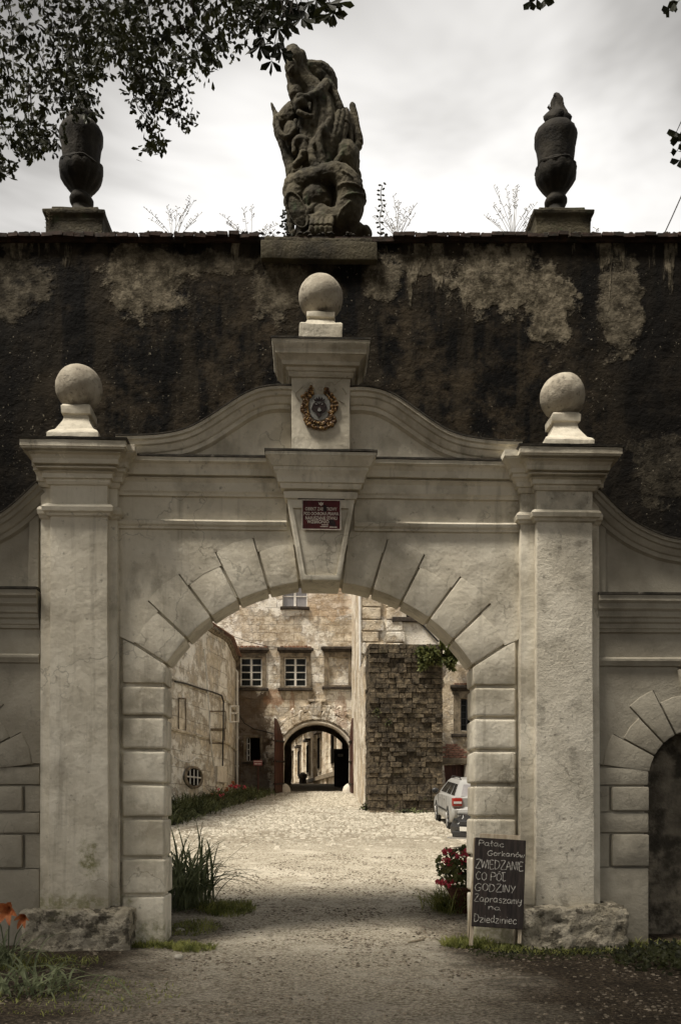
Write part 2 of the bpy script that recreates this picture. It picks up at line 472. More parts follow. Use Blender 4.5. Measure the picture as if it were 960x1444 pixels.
MT['chestnut'] = leaf_mat('chestnut_leaf', (0.010, 0.012, 0.004), (0.040, 0.044, 0.012), 0.3, 1.6)
MT['blade'] = leaf_mat('strap_leaf', (0.06, 0.075, 0.035), (0.26, 0.29, 0.16), 0.35, 2.5)
MT['herb'] = leaf_mat('herb_leaf', (0.05, 0.065, 0.022), (0.20, 0.21, 0.075), 0.3)
MT['bedleaf'] = leaf_mat('bed_leaf', (0.05, 0.06, 0.026), (0.22, 0.24, 0.11), 0.3, 2.2)
MT['grass'] = leaf_mat('short_grass', (0.08, 0.095, 0.022), (0.34, 0.35, 0.11), 0.35)
MT['flower_red'] = leaf_mat('geranium_petal', (0.60, 0.06, 0.10), (0.80, 0.14, 0.18), 0.2, 20)
MT['flower_orange'] = leaf_mat('daylily_petal', (0.34, 0.10, 0.035), (0.45, 0.17, 0.06), 0.2, 20)
MT['bark'] = layered('tree_bark', (0.02, 0.016, 0.011), (0.05, 0.04, 0.028), 6, bump=((16, 0.02, 5, (1, 1, .3)),))
MT['terracotta'] = layered('terracotta_pot', (0.07, 0.030, 0.018), (0.13, 0.06, 0.035), 8, bump=((30, 0.003, 3),))


def paint(name, c, rough=0.25, metal=0.0):
    m, nt, b = new_mat(name)
    n = nz(nt, 2, 4, 0.6, 'object')
    nt.links.new(ramp2(nt, n, 0.3, tuple(x * 0.9 for x in c), 0.7, c), b.inputs['Base Color'])
    b.inputs['Roughness'].default_value = rough
    b.inputs['Metallic'].default_value = metal
    b.inputs['Specular IOR Level'].default_value = 0.5
    return m


MT['silver'] = paint('silver_car_paint', (0.36, 0.355, 0.335), 0.30, 0.05)
MT['anthracite'] = paint('dark_car_paint', (0.035, 0.036, 0.038), 0.18, 0.2)
MT['carglass'] = paint('car_glass', (0.02, 0.022, 0.022), 0.08)
MT['rubber'] = paint('tyre_rubber', (0.015, 0.015, 0.014), 0.8)
MT['alloy'] = paint('wheel_alloy', (0.45, 0.44, 0.42), 0.35, 0.6)
MT['blackplastic'] = paint('black_trim', (0.02, 0.02, 0.02), 0.5)
MT['redlamp'] = paint('tail_lamp', (0.33, 0.03, 0.02), 0.2)
MT['clearlamp'] = paint('clear_lamp', (0.62, 0.62, 0.60), 0.12)
MT['plate'] = paint('number_plate', (0.60, 0.58, 0.52), 0.4)
MT['signred'] = layered('dark_red_enamel', (0.045, 0.005, 0.006), (0.085, 0.009, 0.010), 12, kind='object',
                        layers=[((0.035, 0.008, 0.008), 9, 0.55, 0.7, 0.6)], bump=(), rough=0.35)
MT['signwhite'] = layered('faded_white_lettering', (0.42, 0.36, 0.30), (0.60, 0.54, 0.46), 40, kind='object', bump=(), rough=0.6)
MT['chip'] = layered('bare_black_chip', (0.01, 0.008, 0.008), (0.03, 0.02, 0.02), 30, kind='object', bump=(), rough=0.8)
MT['gold'] = layered('worn_gilding', (0.06, 0.025, 0.012), (0.40, 0.24, 0.085), 24, bump=((60, 0.004, 3),), rough=0.45,
                     layers=[((0.03, 0.014, 0.012), 30, 0.46, 0.58, 0.85), ((0.75, 0.58, 0.30), 40, 0.60, 0.68, 0.8)])
MT['shield'] = layered('blue_grey_shield_paint', (0.20, 0.20, 0.185), (0.30, 0.295, 0.27), 18, bump=((40, 0.003, 3),))
MT['charge'] = layered('black_heraldic_paint', (0.012, 0.009, 0.009), (0.035, 0.022, 0.02), 20, bump=((40, 0.003, 3),))
MT['boardblack'] = layered('blackboard_planks', (0.014, 0.011, 0.010), (0.040, 0.030, 0.025), 4, kind='object', stretch=(9, 9, .8),
                           layers=[((0.10, 0.08, 0.065), 3, 0.60, 0.76, 0.5, (10, 10, .7))], bump=((20, 0.002, 3, (3, 3, .3)),), rough=0.7)
MT['palewood'] = layered('pale_frame_wood', (0.30, 0.24, 0.165), (0.46, 0.39, 0.29), 5, kind='object', stretch=(6, 6, .7),
                         layers=[((0.13, 0.10, 0.07), 4, 0.55, 0.7, 0.6)], bump=((30, 0.002, 3, (4, 4, .4)),))
MT['chalk'] = layered('chalk', (0.16, 0.15, 0.13), (0.55, 0.52, 0.47), 45, kind='object', bump=(), rough=1.0)
MT['signpink'] = paint('faded_red_sign', (0.25, 0.07, 0.065), 0.6)
MT['pebble'] = layered('pebble_stone', (0.05, 0.04, 0.028), (0.30, 0.25, 0.185), 13, bump=((40, 0.004, 3),))
MT['cobble'] = layered('cobble_stone', (0.28, 0.25, 0.19), (0.62, 0.57, 0.47), 5.5,
                       layers=[((0.17, 0.13, 0.085), 0.7, 0.52, 0.66, 0.55), ((0.75, 0.69, 0.56), 9, 0.60, 0.72, 0.6)], bump=((30, 0.01, 4),), spec=0.35, rough=0.7)
MT['whitestone'] = layered('limestone_lump', (0.40, 0.37, 0.30), (0.58, 0.54, 0.46), 12, bump=((14, 0.02, 5),))
MT['wood_pale'] = layered('bleached_sticks', (0.25, 0.21, 0.15), (0.42, 0.36, 0.27), 12, bump=())


def ground_mat():
    m, nt, b = new_mat('gravel_and_earth')
    sp = nt.nodes.new('ShaderNodeSeparateXYZ')
    nt.links.new(nt.nodes.new('ShaderNodeNewGeometry').outputs['Position'], sp.inputs[0])
    x, y = sp.outputs['X'], sp.outputs['Y']
    fine = nz(nt, 26, 6, 0.72)
    pale = ramp2(nt, fine, 0.36, (0.24, 0.205, 0.15), 0.64, (0.66, 0.60, 0.48))
    pale = mixc(nt, mth(nt, 'MULTIPLY', mrange(nt, nz(nt, 1.1, 6, 0.65), 0.48, 0.66), 0.5), pale, (0.74, 0.68, 0.56))
    pale = mixc(nt, mth(nt, 'MULTIPLY', mrange(nt, nz(nt, 7, 8, 0.78), 0.53, 0.62), 0.75), pale, (0.11, 0.085, 0.055))
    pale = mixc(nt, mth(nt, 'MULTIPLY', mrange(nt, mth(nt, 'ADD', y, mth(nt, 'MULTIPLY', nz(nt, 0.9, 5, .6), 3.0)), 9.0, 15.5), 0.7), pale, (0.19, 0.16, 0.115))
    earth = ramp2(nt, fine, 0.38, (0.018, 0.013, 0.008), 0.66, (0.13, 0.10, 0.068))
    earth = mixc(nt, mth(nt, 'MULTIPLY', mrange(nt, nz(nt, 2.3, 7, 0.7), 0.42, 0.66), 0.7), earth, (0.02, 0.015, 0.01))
    # worn pale track through the gate, dark trodden earth this side of it (part of that dark is painted shade) and along its edges
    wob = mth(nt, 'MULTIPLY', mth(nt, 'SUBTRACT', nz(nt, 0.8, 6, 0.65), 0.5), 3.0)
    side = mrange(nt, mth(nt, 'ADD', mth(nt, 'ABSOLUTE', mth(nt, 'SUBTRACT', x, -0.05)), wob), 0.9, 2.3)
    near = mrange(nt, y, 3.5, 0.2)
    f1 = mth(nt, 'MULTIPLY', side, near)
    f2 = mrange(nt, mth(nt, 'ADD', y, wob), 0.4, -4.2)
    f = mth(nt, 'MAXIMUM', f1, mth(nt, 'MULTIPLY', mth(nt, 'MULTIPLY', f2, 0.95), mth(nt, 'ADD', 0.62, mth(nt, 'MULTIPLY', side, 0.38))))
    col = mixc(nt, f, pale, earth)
    spk = mrange(nt, nz(nt, 60, 3, 0.6), 0.64, 0.70)
    col = mixc(nt, mth(nt, 'MULTIPLY', spk, 0.35), col, (0.42, 0.36, 0.27))
    nt.links.new(col, b.inputs['Base Color'])
    b.inputs['Roughness'].default_value = 0.9
    b.inputs['Specular IOR Level'].default_value = 0.15
    bumps(nt, b, ((5, 0.05, 6), (26, 0.05, 7), (80, 0.02, 4)))
    return m


MT['ground'] = ground_mat()


# ------------------------------------------------------------------ mesh helpers
def tag(o, label=None, cat=None, group=None, kind=None):
    if label:
        o['label'] = label
    if cat:
        o['category'] = cat
    if group:
        o['group'] = group
    if kind:
        o['kind'] = kind
    return o


def thing(name, label, cat, loc=(0, 0, 0), rz=0.0, group=None):
    o = bpy.data.objects.new(name, None)
    o.empty_display_size = 0.2
    COL.objects.link(o)
    o.location = loc
    o.rotation_euler = (0, 0, rz)
    return tag(o, label, cat, group)


def wm(o):
    m = Matrix.LocRotScale(o.location, o.rotation_euler, o.scale)
    m = o.matrix_parent_inverse @ m
    return wm(o.parent) @ m if o.parent else m


def link(name, me, mat=None, parent=None, loc=None, rot=None, scale=None):
    """link a mesh object; its own coordinates stay world coordinates under any parent"""
    o = bpy.data.objects.new(name, me)
    if mat is not None and me is not None and not me.materials:
        me.materials.append(MT[mat] if isinstance(mat, str) else mat)
    COL.objects.link(o)
    if parent is not None:
        o.parent = parent
        o.matrix_parent_inverse = wm(parent).inverted()
    if loc is not None:
        o.location = loc
    if rot is not None:
        o.rotation_euler = rot
    if scale is not None:
        o.scale = scale
    return o


def copy_tree(o, parent=None):
    c = o.copy()
    COL.objects.link(c)
    if parent is not None:
        c.parent = parent
    for ch in [k for k in kids.get(o.name, [])]:
        copy_tree(ch, c)
    return c


kids = {}


def note_kids(root):
    """remember the children of a finished prototype so that copying is quick"""
    for o in COL.objects:
        if o.parent is not None:
            kids.setdefault(o.parent.name, [])
            if o not in kids[o.parent.name]:
                kids[o.parent.name].append(o)


class MB:
    def __init__(s):
        s.v, s.f = [], []

    def add(s, vs, fs):
        n = len(s.v)
        s.v += [tuple(v) for v in vs]
        s.f += [tuple(n + i for i in f) for f in fs]
        return s

    def box(s, x0, x1, y0, y1, z0, z1):
        vs = [(x, y, z) for z in (z0, z1) for y in (y0, y1) for x in (x0, x1)]
        return s.add(vs, [(0, 2, 3, 1), (4, 5, 7, 6), (0, 1, 5, 4), (2, 6, 7, 3), (0, 4, 6, 2), (1, 3, 7, 5)])

    def obox(s, M, sx, sy, sz):
        vs = [M @ Vector((x * sx, y * sy, z * sz)) for z in (-.5, .5) for y in (-.5, .5) for x in (-.5, .5)]
        return s.add(vs, [(0, 2, 3, 1), (4, 5, 7, 6), (0, 1, 5, 4), (2, 6, 7, 3), (0, 4, 6, 2), (1, 3, 7, 5)])

    def loft(s, rings, cap=True, closed=True):
        n = len(rings[0])
        vs = [p for r in rings for p in r]
        fs = []
        for k in range(len(rings) - 1):
            for i in range(n if closed else n - 1):
                j = (i + 1) % n
                fs.append((k * n + i, k * n + j, (k + 1) * n + j, (k + 1) * n + i))
        if cap:
            fs.append(tuple(reversed(range(n))))
            fs.append(tuple((len(rings) - 1) * n + i for i in range(n)))
        return s.add(vs, fs)

    def prism(s, pts, y0, y1):
        """polygon (x,z) counter-clockwise seen from -Y, extruded y0..y1"""
        n = len(pts)
        tri = tessellate_polygon([[Vector((p[0], p[1], 0)) for p in pts]])
        vs = [(p[0], y0, p[1]) for p in pts] + [(p[0], y1, p[1]) for p in pts]
        fs = [tuple(t) for t in tri] + [tuple(n + i for i in reversed(t)) for t in tri]
        fs += [(i, n + i, n + (i + 1) % n, (i + 1) % n) for i in range(n)]
        return s.add(vs, fs)

    def ngon(s, pts, y0, y1):
        """convex polygon, faces kept whole"""
        n = len(pts)
        vs = [(p[0], y0, p[1]) for p in pts] + [(p[0], y1, p[1]) for p in pts]
        fs = [tuple(range(n)), tuple(reversed(range(n, 2 * n)))]
        fs += [(i, n + i, n + (i + 1) % n, (i + 1) % n) for i in range(n)]
        return s.add(vs, fs)

    def holed(s, outer, holes, y0, y1):
        loops = [outer] + holes
        flat = [p for l in loops for p in l]
        tri = tessellate_polygon([[Vector((p[0], p[1], 0)) for p in l] for l in loops])
        n = len(flat)
        vs = [(p[0], y0, p[1]) for p in flat] + [(p[0], y1, p[1]) for p in flat]
        fs = [tuple(t) for t in tri] + [tuple(n + i for i in reversed(t)) for t in tri]
        k = 0
        for l in loops:
            m = len(l)
            for i in range(m):
                a, b = k + i, k + (i + 1) % m
                fs.append((a, n + a, n + b, b))
            k += m
        return s.add(vs, fs)

    def steps(s, x0, x1, yf, yb, prof, sides=(1, 1), twist=None):
        """moulding that wraps the front and both sides of a block: prof = [(offset, z)...] from the bottom up"""
        rings = []
        for off, z in prof:
            a, b = x0 - off * sides[0], x1 + off * sides[1]
            rings.append([(a, yb, z), (a, yf - off, z), (b, yf - off, z), (b, yb, z)])
        return s.loft(rings)

    def lathe(s, cx, cy, prof, n=20, sx=1, sy=1):
        rings = [[(cx + r * sx * math.cos(2 * math.pi * i / n), cy + r * sy * math.sin(2 * math.pi * i / n), z) for i in range(n)] for r, z in prof]
        return s.loft(rings)

    def tube(s, pts, rad, n=6, cap=True):
        pts = [Vector(p) for p in pts]
        if isinstance(rad, (int, float)):
            rad = [rad] * len(pts)
        rings = []
        up = Vector((0.13, 0.21, 1)).normalized()
        for i, p in enumerate(pts):
            d = (pts[min(i + 1, len(pts) - 1)] - pts[max(i - 1, 0)])
            if d.length < 1e-9:
                d = Vector((0, 0, 1))
            d.normalize()
            a = d.cross(up)
            if a.length < 0.05:
                a = d.cross(Vector((1, 0, 0)))
            a.normalize()
            b = d.cross(a)
            rings.append([p + rad[i] * (a * math.cos(2 * math.pi * k / n) + b * math.sin(2 * math.pi * k / n)) for k in range(n)])
        return s.loft(rings, cap)

    def ell(s, c, r, nu=12, nv=8, M=None):
        c = Vector(c)
        vs, fs = [], []
        for j in range(nv + 1):
            t = math.pi * j / nv
            for i in range(nu):
                a = 2 * math.pi * i / nu
                p = Vector((r[0] * math.sin(t) * math.cos(a), r[1] * math.sin(t) * math.sin(a), r[2] * math.cos(t)))
                if M:
                    p = M @ p
                vs.append(c + p)
        for j in range(nv):
            for i in range(nu):
                fs.append((j * nu + i, (j + 1) * nu + i, (j + 1) * nu + (i + 1) % nu, j * nu + (i + 1) % nu))
        return s.add(vs, fs)

    def mesh(s, name, weather=None, bevel=None, smooth=None, merge=True, cut=None):
        me = bpy.data.meshes.new(name)
        me.from_pydata(s.v, [], s.f)
        if weather or bevel or merge or cut:
            bm = bmesh.new()
            bm.from_mesh(me)
            if merge:
                bmesh.ops.remove_doubles(bm, verts=bm.verts, dist=1e-5)
                bmesh.ops.dissolve_degenerate(bm, dist=1e-5, edges=bm.edges)
            bmesh.ops.recalc_face_normals(bm, faces=bm.faces)
            if bevel:
                es = [e for e in bm.edges if len(e.link_faces) == 2 and e.calc_face_angle(0) > 0.5]
                bmesh.ops.bevel(bm, geom=es, offset=bevel[0], segments=bevel[1], profile=0.6, affect='EDGES', clamp_overlap=True)
            if cut:
                for ax in range(3):
                    lo = min((v.co[ax] for v in bm.verts))
                    hi = max((v.co[ax] for v in bm.verts))
                    k = int((hi - lo) / cut)
                    no = [0, 0, 0]
                    no[ax] = 1
                    for i in range(1, k + 1):
                        co = [0, 0, 0]
                        co[ax] = lo + (hi - lo) * i / (k + 1)
                        bmesh.ops.bisect_plane(bm, geom=bm.verts[:] + bm.edges[:] + bm.faces[:], plane_co=co, plane_no=no, dist=1e-5)
            if weather:
                amp, fr = weather
                for v in bm.verts:
                    v.co += noise.noise_vector(v.co * fr) * amp + noise.noise_vector(v.co * fr * 3.1) * amp * 0.35
            bm.to_mesh(me)
            bm.free()
        if smooth is not None:
            for p in me.polygons:
                p.use_smooth = True
            if smooth:
                me.set_sharp_from_angle(angle=R(smooth))
        me.update()
        return me

    def build(s, name, mat, parent=None, weather=None, bevel=None, smooth=None, merge=True, cut=None):
        return link(name, s.mesh(name, weather, bevel, smooth, merge, cut), mat, parent)


def GZ(x, y):
    """height of the ground: level in front of the gate, then uphill through the courtyard"""
    if y < 0:
        z = 0.0
    elif y < 45:
        z = 0.07 * y
    else:
        z = 3.15 - 0.02 * (y - 45)
    return z + 0.02 * noise.noise(Vector((x * .6, y * .6, 0)))

# ================================================================== THE GROUND
def ground_sheet():
    vs, fs = [], []
    xs = [-400, -120, -50, -25] + [-15 + i * 0.5 for i in range(61)] + [25, 50, 120, 400]
    ys = [-300, -90, -40, -22] + [-14 + i * 0.4 for i in range(150)] + [50, 60, 80, 110, 160, 300, 900]
    for y in ys:
        for x in xs:
            vs.append((x, y, GZ(x, y) + 0.012 * noise.noise(Vector((x * 2.3, y * 2.3, 5)))))
    n = len(xs)
    for j in range(len(ys) - 1):
        for i in range(n - 1):
            fs.append((j * n + i, j * n + i + 1, (j + 1) * n + i + 1, (j + 1) * n + i))
    me = bpy.data.meshes.new('ground')
    me.from_pydata(vs, [], fs)
    for p in me.polygons:
        p.use_smooth = True
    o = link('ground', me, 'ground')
    tag(o, kind='structure')


ground_sheet()

# cobbles of the courtyard: far too many to count, one relief sheet of separate stones
mb = MB()
rnd = random.Random(3)
yy = 7.6
while yy < 35.2:
    rowh = rnd.uniform(0.14, 0.19)
    xx = -5.2 + rnd.uniform(0, .1)
    while xx < 8.0:
        w = rnd.uniform(0.12, 0.24)
        inside = (xx > -4.2 + (yy - 15.6) * .07) and not (xx > 1.9 and yy > 26.3) and not (1.95 < xx < 4.7 and yy > 20.9)
        if yy > 30 and not (-2.2 < xx < 2.1):
            inside = False
        fade = min(1.0, max(0.0, (yy - 7.6 + 2.4 * noise.noise(Vector((xx * .6, yy * .6, 2)))) / 5.9))
        if inside and rnd.random() < fade ** 1.3 * 0.96:
            z = GZ(xx, yy) + rnd.uniform(0.012, 0.050) - 0.02 * (1 - fade)
            a, b, c, d = xx + .015, xx + w - .015, yy + .016, yy + rowh - .016
            t = 0.028
            j = [rnd.uniform(-.012, .012) for _ in range(8)]
            lo = [(a + j[0], c + j[1], z - .06), (b + j[2], c + j[3], z - .06), (b + j[4], d + j[5], z - .06), (a + j[6], d + j[7], z - .06)]
            hi = [(a + t + j[0], c + t + j[1], z + j[2] * .7), (b - t + j[2], c + t + j[3], z + j[4] * .7), (b - t + j[4], d - t + j[5], z + j[6] * .7), (a + t + j[6], d - t + j[7], z + j[1] * .7)]
            k = len(mb.v)
            mb.v += lo + hi
            mb.f += [(k, k + 1, k + 5, k + 4), (k + 1, k + 2, k + 6, k + 5), (k + 2, k + 3, k + 7, k + 6), (k + 3, k, k + 4, k + 7), (k + 4, k + 5, k + 6, k + 7)]
        xx += w
    yy += rowh
o = mb.build('cobblestones', 'cobble', merge=False)
tag(o, 'sunlit worn cobblestone paving rising across the courtyard', 'cobbles', kind='stuff')

# loose stones and chips on the earth and gravel
mb = MB()
rnd = random.Random(5)


def chip(mb, x, y, r, rnd, z=None):
    z = GZ(x, y) if z is None else z
    a0 = rnd.uniform(0, 6.28)
    n = 5
    el = rnd.uniform(.55, 1)
    k = len(mb.v)
    for lv, rr in ((-.25, 1.0), (.38, .62)):
        for i in range(n):
            a = a0 + i * 6.283 / n
            q = r * rr * rnd.uniform(.8, 1.15)
            mb.v.append((x + q * math.cos(a), y + q * el * math.sin(a), z + r * lv * rnd.uniform(.7, 1.2)))
    for i in range(n):
        j = (i + 1) % n
        mb.f.append((k + i, k + j, k + n + j, k + n + i))
    mb.f.append(tuple(k + n + i for i in range(n)))


for _ in range(42000):
    y = -6.2 + 15 * rnd.random() ** 1.5
    x = rnd.uniform(-4.2, 4.4) * (1 if y < -1 else .62)
    r = 0.004 + 0.024 * rnd.random() ** 3
    if noise.noise(Vector((x * 1.3, y * 1.3, 3))) + .25 < rnd.random() * .5:
        continue
    chip(mb, x, y, r, rnd)
o = mb.build('gravel', 'pebble', merge=False)
tag(o, 'loose gravel and stone chips strewn over the drive', 'gravel', kind='stuff')

# ================================================================== THE GATEWAY (front plane y=0)
gate = thing('gateway', 'cream plastered baroque gateway with round arch, stone balls and curved gables', 'gateway', (0, 0, 0))
T = 0.50                                     # thickness of the screen
RC, ZC, RI = 0.0, 2.12, 2.168                # arch circle
ANG = [6.6, 16.4, 26.5, 36.5, 46.7, 56.9]    # voussoir joints, degrees from the crown
SH, LO = 2.62, 2.79
W_ = (0.006, 1.3)
XS = 2.36                                    # where the spandrel meets the narrow pilaster


def pol(r, a):
    return (RC + r * math.sin(R(a)), ZC + r * math.cos(R(a)))


# core of the screen behind the blocks
pts = [(-3.25, -0.1), (-1.875, -0.1)]
pts += [pol(RI + .05, a) for a in range(-57, 58, 3)]
pts += [(1.875, -0.1), (3.25, -0.1), (3.25, 5.66), (-3.25, 5.66)]
MB().prism(pts, 0.05, T - .03).build('core_wall', 'plaster', gate, W_, cut=.6, smooth=30)

# spandrel plate, stepped round the voussoirs
edge = [(-XS, 3.62), pol(SH, -ANG[5])]
rads = [SH, LO, SH, LO, SH]                  # outermost block to the keystone
seq = list(reversed(ANG))
for i in range(5):
    a0, a1 = -seq[i], -seq[i + 1]
    edge += [pol(rads[i], a0), pol(rads[i] * 1.006, (a0 + a1) / 2), pol(rads[i], a1)]
KB = (0.235, 4.26)
edge += [(-0.30, pol(SH, ANG[0])[1]), (-0.40, 5.0)]
mirror = [(-x, z) for x, z in reversed(edge)]
for sgn, side in ((-1, edge), (1, mirror)):
    q = list(side)
    if sgn == -1:
        q = q + [(-XS, 5.0)]
    else:
        q = q + [(XS, 5.0)]
        q = q[:-1]
        q = [(XS, 5.0)] + [(0.40, 5.0)] + mirror[1:]
    MB().prism(q, 0.0, 0.052).build('spandrel', 'plaster', gate, W_, cut=.35, smooth=30)


def vous(name, a0, a1, ro, parent, gap=.014, ri=RI, ctr=None, y0=-.006, y1=T, mat='plaster', bev=.024):
    g0, g1 = gap, gap
    c = ctr or (RC, ZC)

    def q(r, a, da):
        s = math.copysign(1, a1 - a0)
        aa = R(a) + s * da / r
        return (c[0] + r * math.sin(aa), c[1] + r * math.cos(aa))
    am = (a0 + a1) / 2
    pts = [q(ri, a0, g0), q(ri * 1.0, am, 0), q(ri, a1, -g1), q(ro, a1, -g1), q(ro * 1.006, am, 0), q(ro, a0, g0)]
    m = MB().ngon(pts, y0, y1)
    return m.build(name, mat, parent, (0.007, 2.0), (bev, 2), smooth=40)


for sg in (-1, 1):
    for i in range(5):
        ro = [SH, LO, SH, LO, SH][4 - i]
        vous('voussoir', sg * ANG[i], sg * ANG[i + 1], ro + .012, gate, .012, bev=.024)
    # springer
    p5i, p5o = pol(RI, ANG[5]), pol(SH + .02, ANG[5])
    q = [(p5i[0], p5i[1] - .02), (p5o[0], p5o[1] - .02), (XS - .035, 3.60), (XS - .035, 3.075), (1.825, 3.075)]
    q = [(sg * x, z) for x, z in q]
    MB().ngon(q, -.008, T).build('springer', 'plaster', gate, (0.007, 2.0), (.03, 2), smooth=40)
    # rusticated jamb blocks
    zj = [3.05, 2.68, 2.29, 1.886, 1.49, 1.02, 0.58, -0.12]
    for k in range(7):
        xo = XS - .035
        jit = 0.012 * math.sin(k * 2.3 + sg)
        a, b = sorted((sg * (1.825 - (0.0 if k < 6 else .0) + jit * .6), sg * xo))
        MB().box(a, b, -.02 + jit * .5, T + jit * .5, zj[k + 1] + .018, zj[k] - .018).build('jamb_block', 'plaster', gate, (0.009, 2.4), (.032, 3), smooth=45, cut=.22)

# keystone with a sunk field
kz0, kz1 = 4.262, 5.20
kb, kt = 0.225, 0.395


def kx(z):
    return kb + (kt - kb) * (z - kz0) / (kz1 - kz0)


ks = MB()
fr = 0.055
ks.holed([(-kb, kz0), (kb, kz0), (kt, kz1), (-kt, kz1)],
         [[(-kx(kz0 + .06) + fr, kz0 + .0601), (kx(kz0 + .06) - fr, kz0 + .0601), (kx(kz1 - .1) - fr, kz1 - .1), (-kx(kz1 - .1) + fr, kz1 - .1)]], -.17, -.135)
ks.ngon([(-kb, kz0), (kb, kz0), (kt, kz1), (-kt, kz1)], -.1349, T)
ks.build('keystone', 'plaster', gate, (0.005, 2), (.008, 2), smooth=35)

# projecting centre of the entablature, then the crowning block
def quirk(prof):
    """cut a shallow shadow groove under every fillet that steps out"""
    out = [prof[0]]
    for (o0, z0), (o1, z1) in zip(prof, prof[1:]):
        if o1 - o0 >= .018 and z1 - z0 < .012 and z0 > out[-1][1] - 1e-6 and len(out) > 1:
            zq = z0
            if zq - out[-2][1] > .026:
                out[-1] = (o0, zq - .024)
                out += [(o0 - .045, zq - .021), (o0 - .045, zq - .001)]
        out.append((o1, z1))
    return out


prof_c = [(0.0, 5.20), (0.02, 5.205), (0.035, 5.26), (0.035, 5.30), (0.06, 5.305), (0.075, 5.335), (0.075, 5.36), (0.10, 5.365), (0.105, 5.42),
          (0.125, 5.46), (0.15, 5.49), (0.15, 5.525), (0.165, 5.53), (0.185, 5.56), (0.215, 5.61), (0.235, 5.63), (0.235, 5.665)]
MB().steps(-.395, .395, -.17, T, quirk(prof_c)).build('centre_cornice', 'plaster', gate, (0.004, 1.7), smooth=25, cut=.3)
MB().steps(-.395, .395, -.17, .3, [(0.25, 5.667), (0.25, 5.69), (0.20, 5.70)]).build('ledge_covering', 'ledge', gate, (0.008, 3), smooth=30, cut=.15)
blk = MB().steps(-.338, .338, -.19, .30, [(0, 5.70), (0.0, 5.72), (0.0, 6.0), (0.004, 6.3), (0.008, 6.62)])
crown = blk.build('crowning_block', 'plaster', gate, (0.005, 2), (.01, 2), smooth=35)
prof_t = [(0.0, 6.60), (0.02, 6.602), (0.035, 6.63), (0.035, 6.655), (0.05, 6.66), (0.06, 6.685), (0.06, 6.70), (0.10, 6.705), (0.105, 6.745), (0.125, 6.77),
          (0.165, 6.80), (0.175, 6.80), (0.18, 6.85), (0.20, 6.88), (0.215, 6.915), (0.215, 6.94)]
MB().steps(-.345, .345, -.20, .30, quirk(prof_t)).build('block_cornice', 'plaster', crown, (0.004, 1.7), smooth=25, cut=.3)
MB().steps(-.345, .345, -.20, .3, [(0.225, 6.943), (0.225, 6.965), (0.17, 6.98)]).build('ledge_covering', 'ledge', crown, (0.006, 3), smooth=30, cut=.15)

# straight entablature between the pilasters
prof_e = [(0.0, 5.27), (0.03, 5.272), (0.035, 5.30), (0.055, 5.32), (0.055, 5.345), (0.06, 5.42), (0.085, 5.45), (0.10, 5.455), (0.10, 5.485),
          (0.12, 5.49), (0.13, 5.56), (0.16, 5.60), (0.20, 5.62), (0.20, 5.665)]


def straight(x0, x1, yf, yb, prof, name, mat, parent, cut=.3):
    return MB().steps(x0, x1, yf, yb, prof, (0, 0)).build(name, mat, parent, (0.0055, 1.6), smooth=25, cut=cut)


for a, b in ((-XS - .02, -.40), (.40, XS + .02)):
    straight(a, b, 0.0, .3, quirk(prof_e), 'cornice', 'plaster', gate)
    straight(a, b, 0.0, .3, [(0.215, 5.668), (0.215, 5.69), (0.12, 5.705)], 'ledge_covering', 'ledge', gate, .15)
    straight(a, b, 0.008, .3, [(0.0, 4.995), (0.0, 5.275)], 'frieze', 'plaster', gate)
    straight(a, b if b > 0 else b, 0.0, .3, [(0.0, 4.88), (0.03, 4.885), (0.035, 4.91), (0.06, 4.93), (0.07, 4.965), (0.05, 4.985), (0.02, 5.0)], 'architrave', 'plaster', gate)

# curved gables over the cornice: a swept moulding above a plain field
half = [(0.34, 6.50), (0.50, 6.505), (0.70, 6.475), (0.88, 6.40), (1.04, 6.30), (1.20, 6.19), (1.36, 6.085), (1.52, 6.00), (1.70, 5.945), (1.90, 5.915), (2.12, 5.90), (2.36, 5.895)]
gprof = [(0.0, -.20), (0.035, -.20), (0.045, -.17), (0.085, -.165), (0.095, -.135), (0.13, -.12), (0.155, -.10), (0.165, -.075), (0.21, -.07), (0.22, -.03), (0.23, -0.01)]


def sweep_gable(path, prof, sg, name, mat, parent, yb=.25):
    m = MB()
    rings = []
    n = len(path)
    for i, (x, z) in enumerate(path):
        t = Vector((path[min(i + 1, n - 1)][0] - path[max(i - 1, 0)][0], path[min(i + 1, n - 1)][1] - path[max(i - 1, 0)][1])).normalized()
        nr = Vector((t[1], -t[0]))           # towards the field below
        if nr[1] > 0:
            nr = -nr
        ring = [(sg * x, yb, z)]
        ring += [(sg * (x + nr[0] * o_), y_, z + nr[1] * o_) for o_, y_ in prof]
        ring += [(sg * (x + nr[0] * prof[-1][0]), yb, z + nr[1] * prof[-1][0])]
        rings.append(ring)
    m.loft(rings)
    return m.build(name, mat, parent, (0.004, 1.7), smooth=28)


def dense(path, k=4):
    out = []
    n = len(path)
    for i in range(n - 1):
        p0, p1, p2, p3 = [Vector(path[max(0, min(n - 1, i + d))]) for d in (-1, 0, 1, 2)]
        for j in range(k):
            t = j / k
            out.append(tuple(0.5 * ((2 * p1) + (-p0 + p2) * t + (2 * p0 - 5 * p1 + 4 * p2 - p3) * t * t + (-p0 + 3 * p1 - 3 * p2 + p3) * t ** 3)))
    out.append(tuple(path[-1]))
    return out


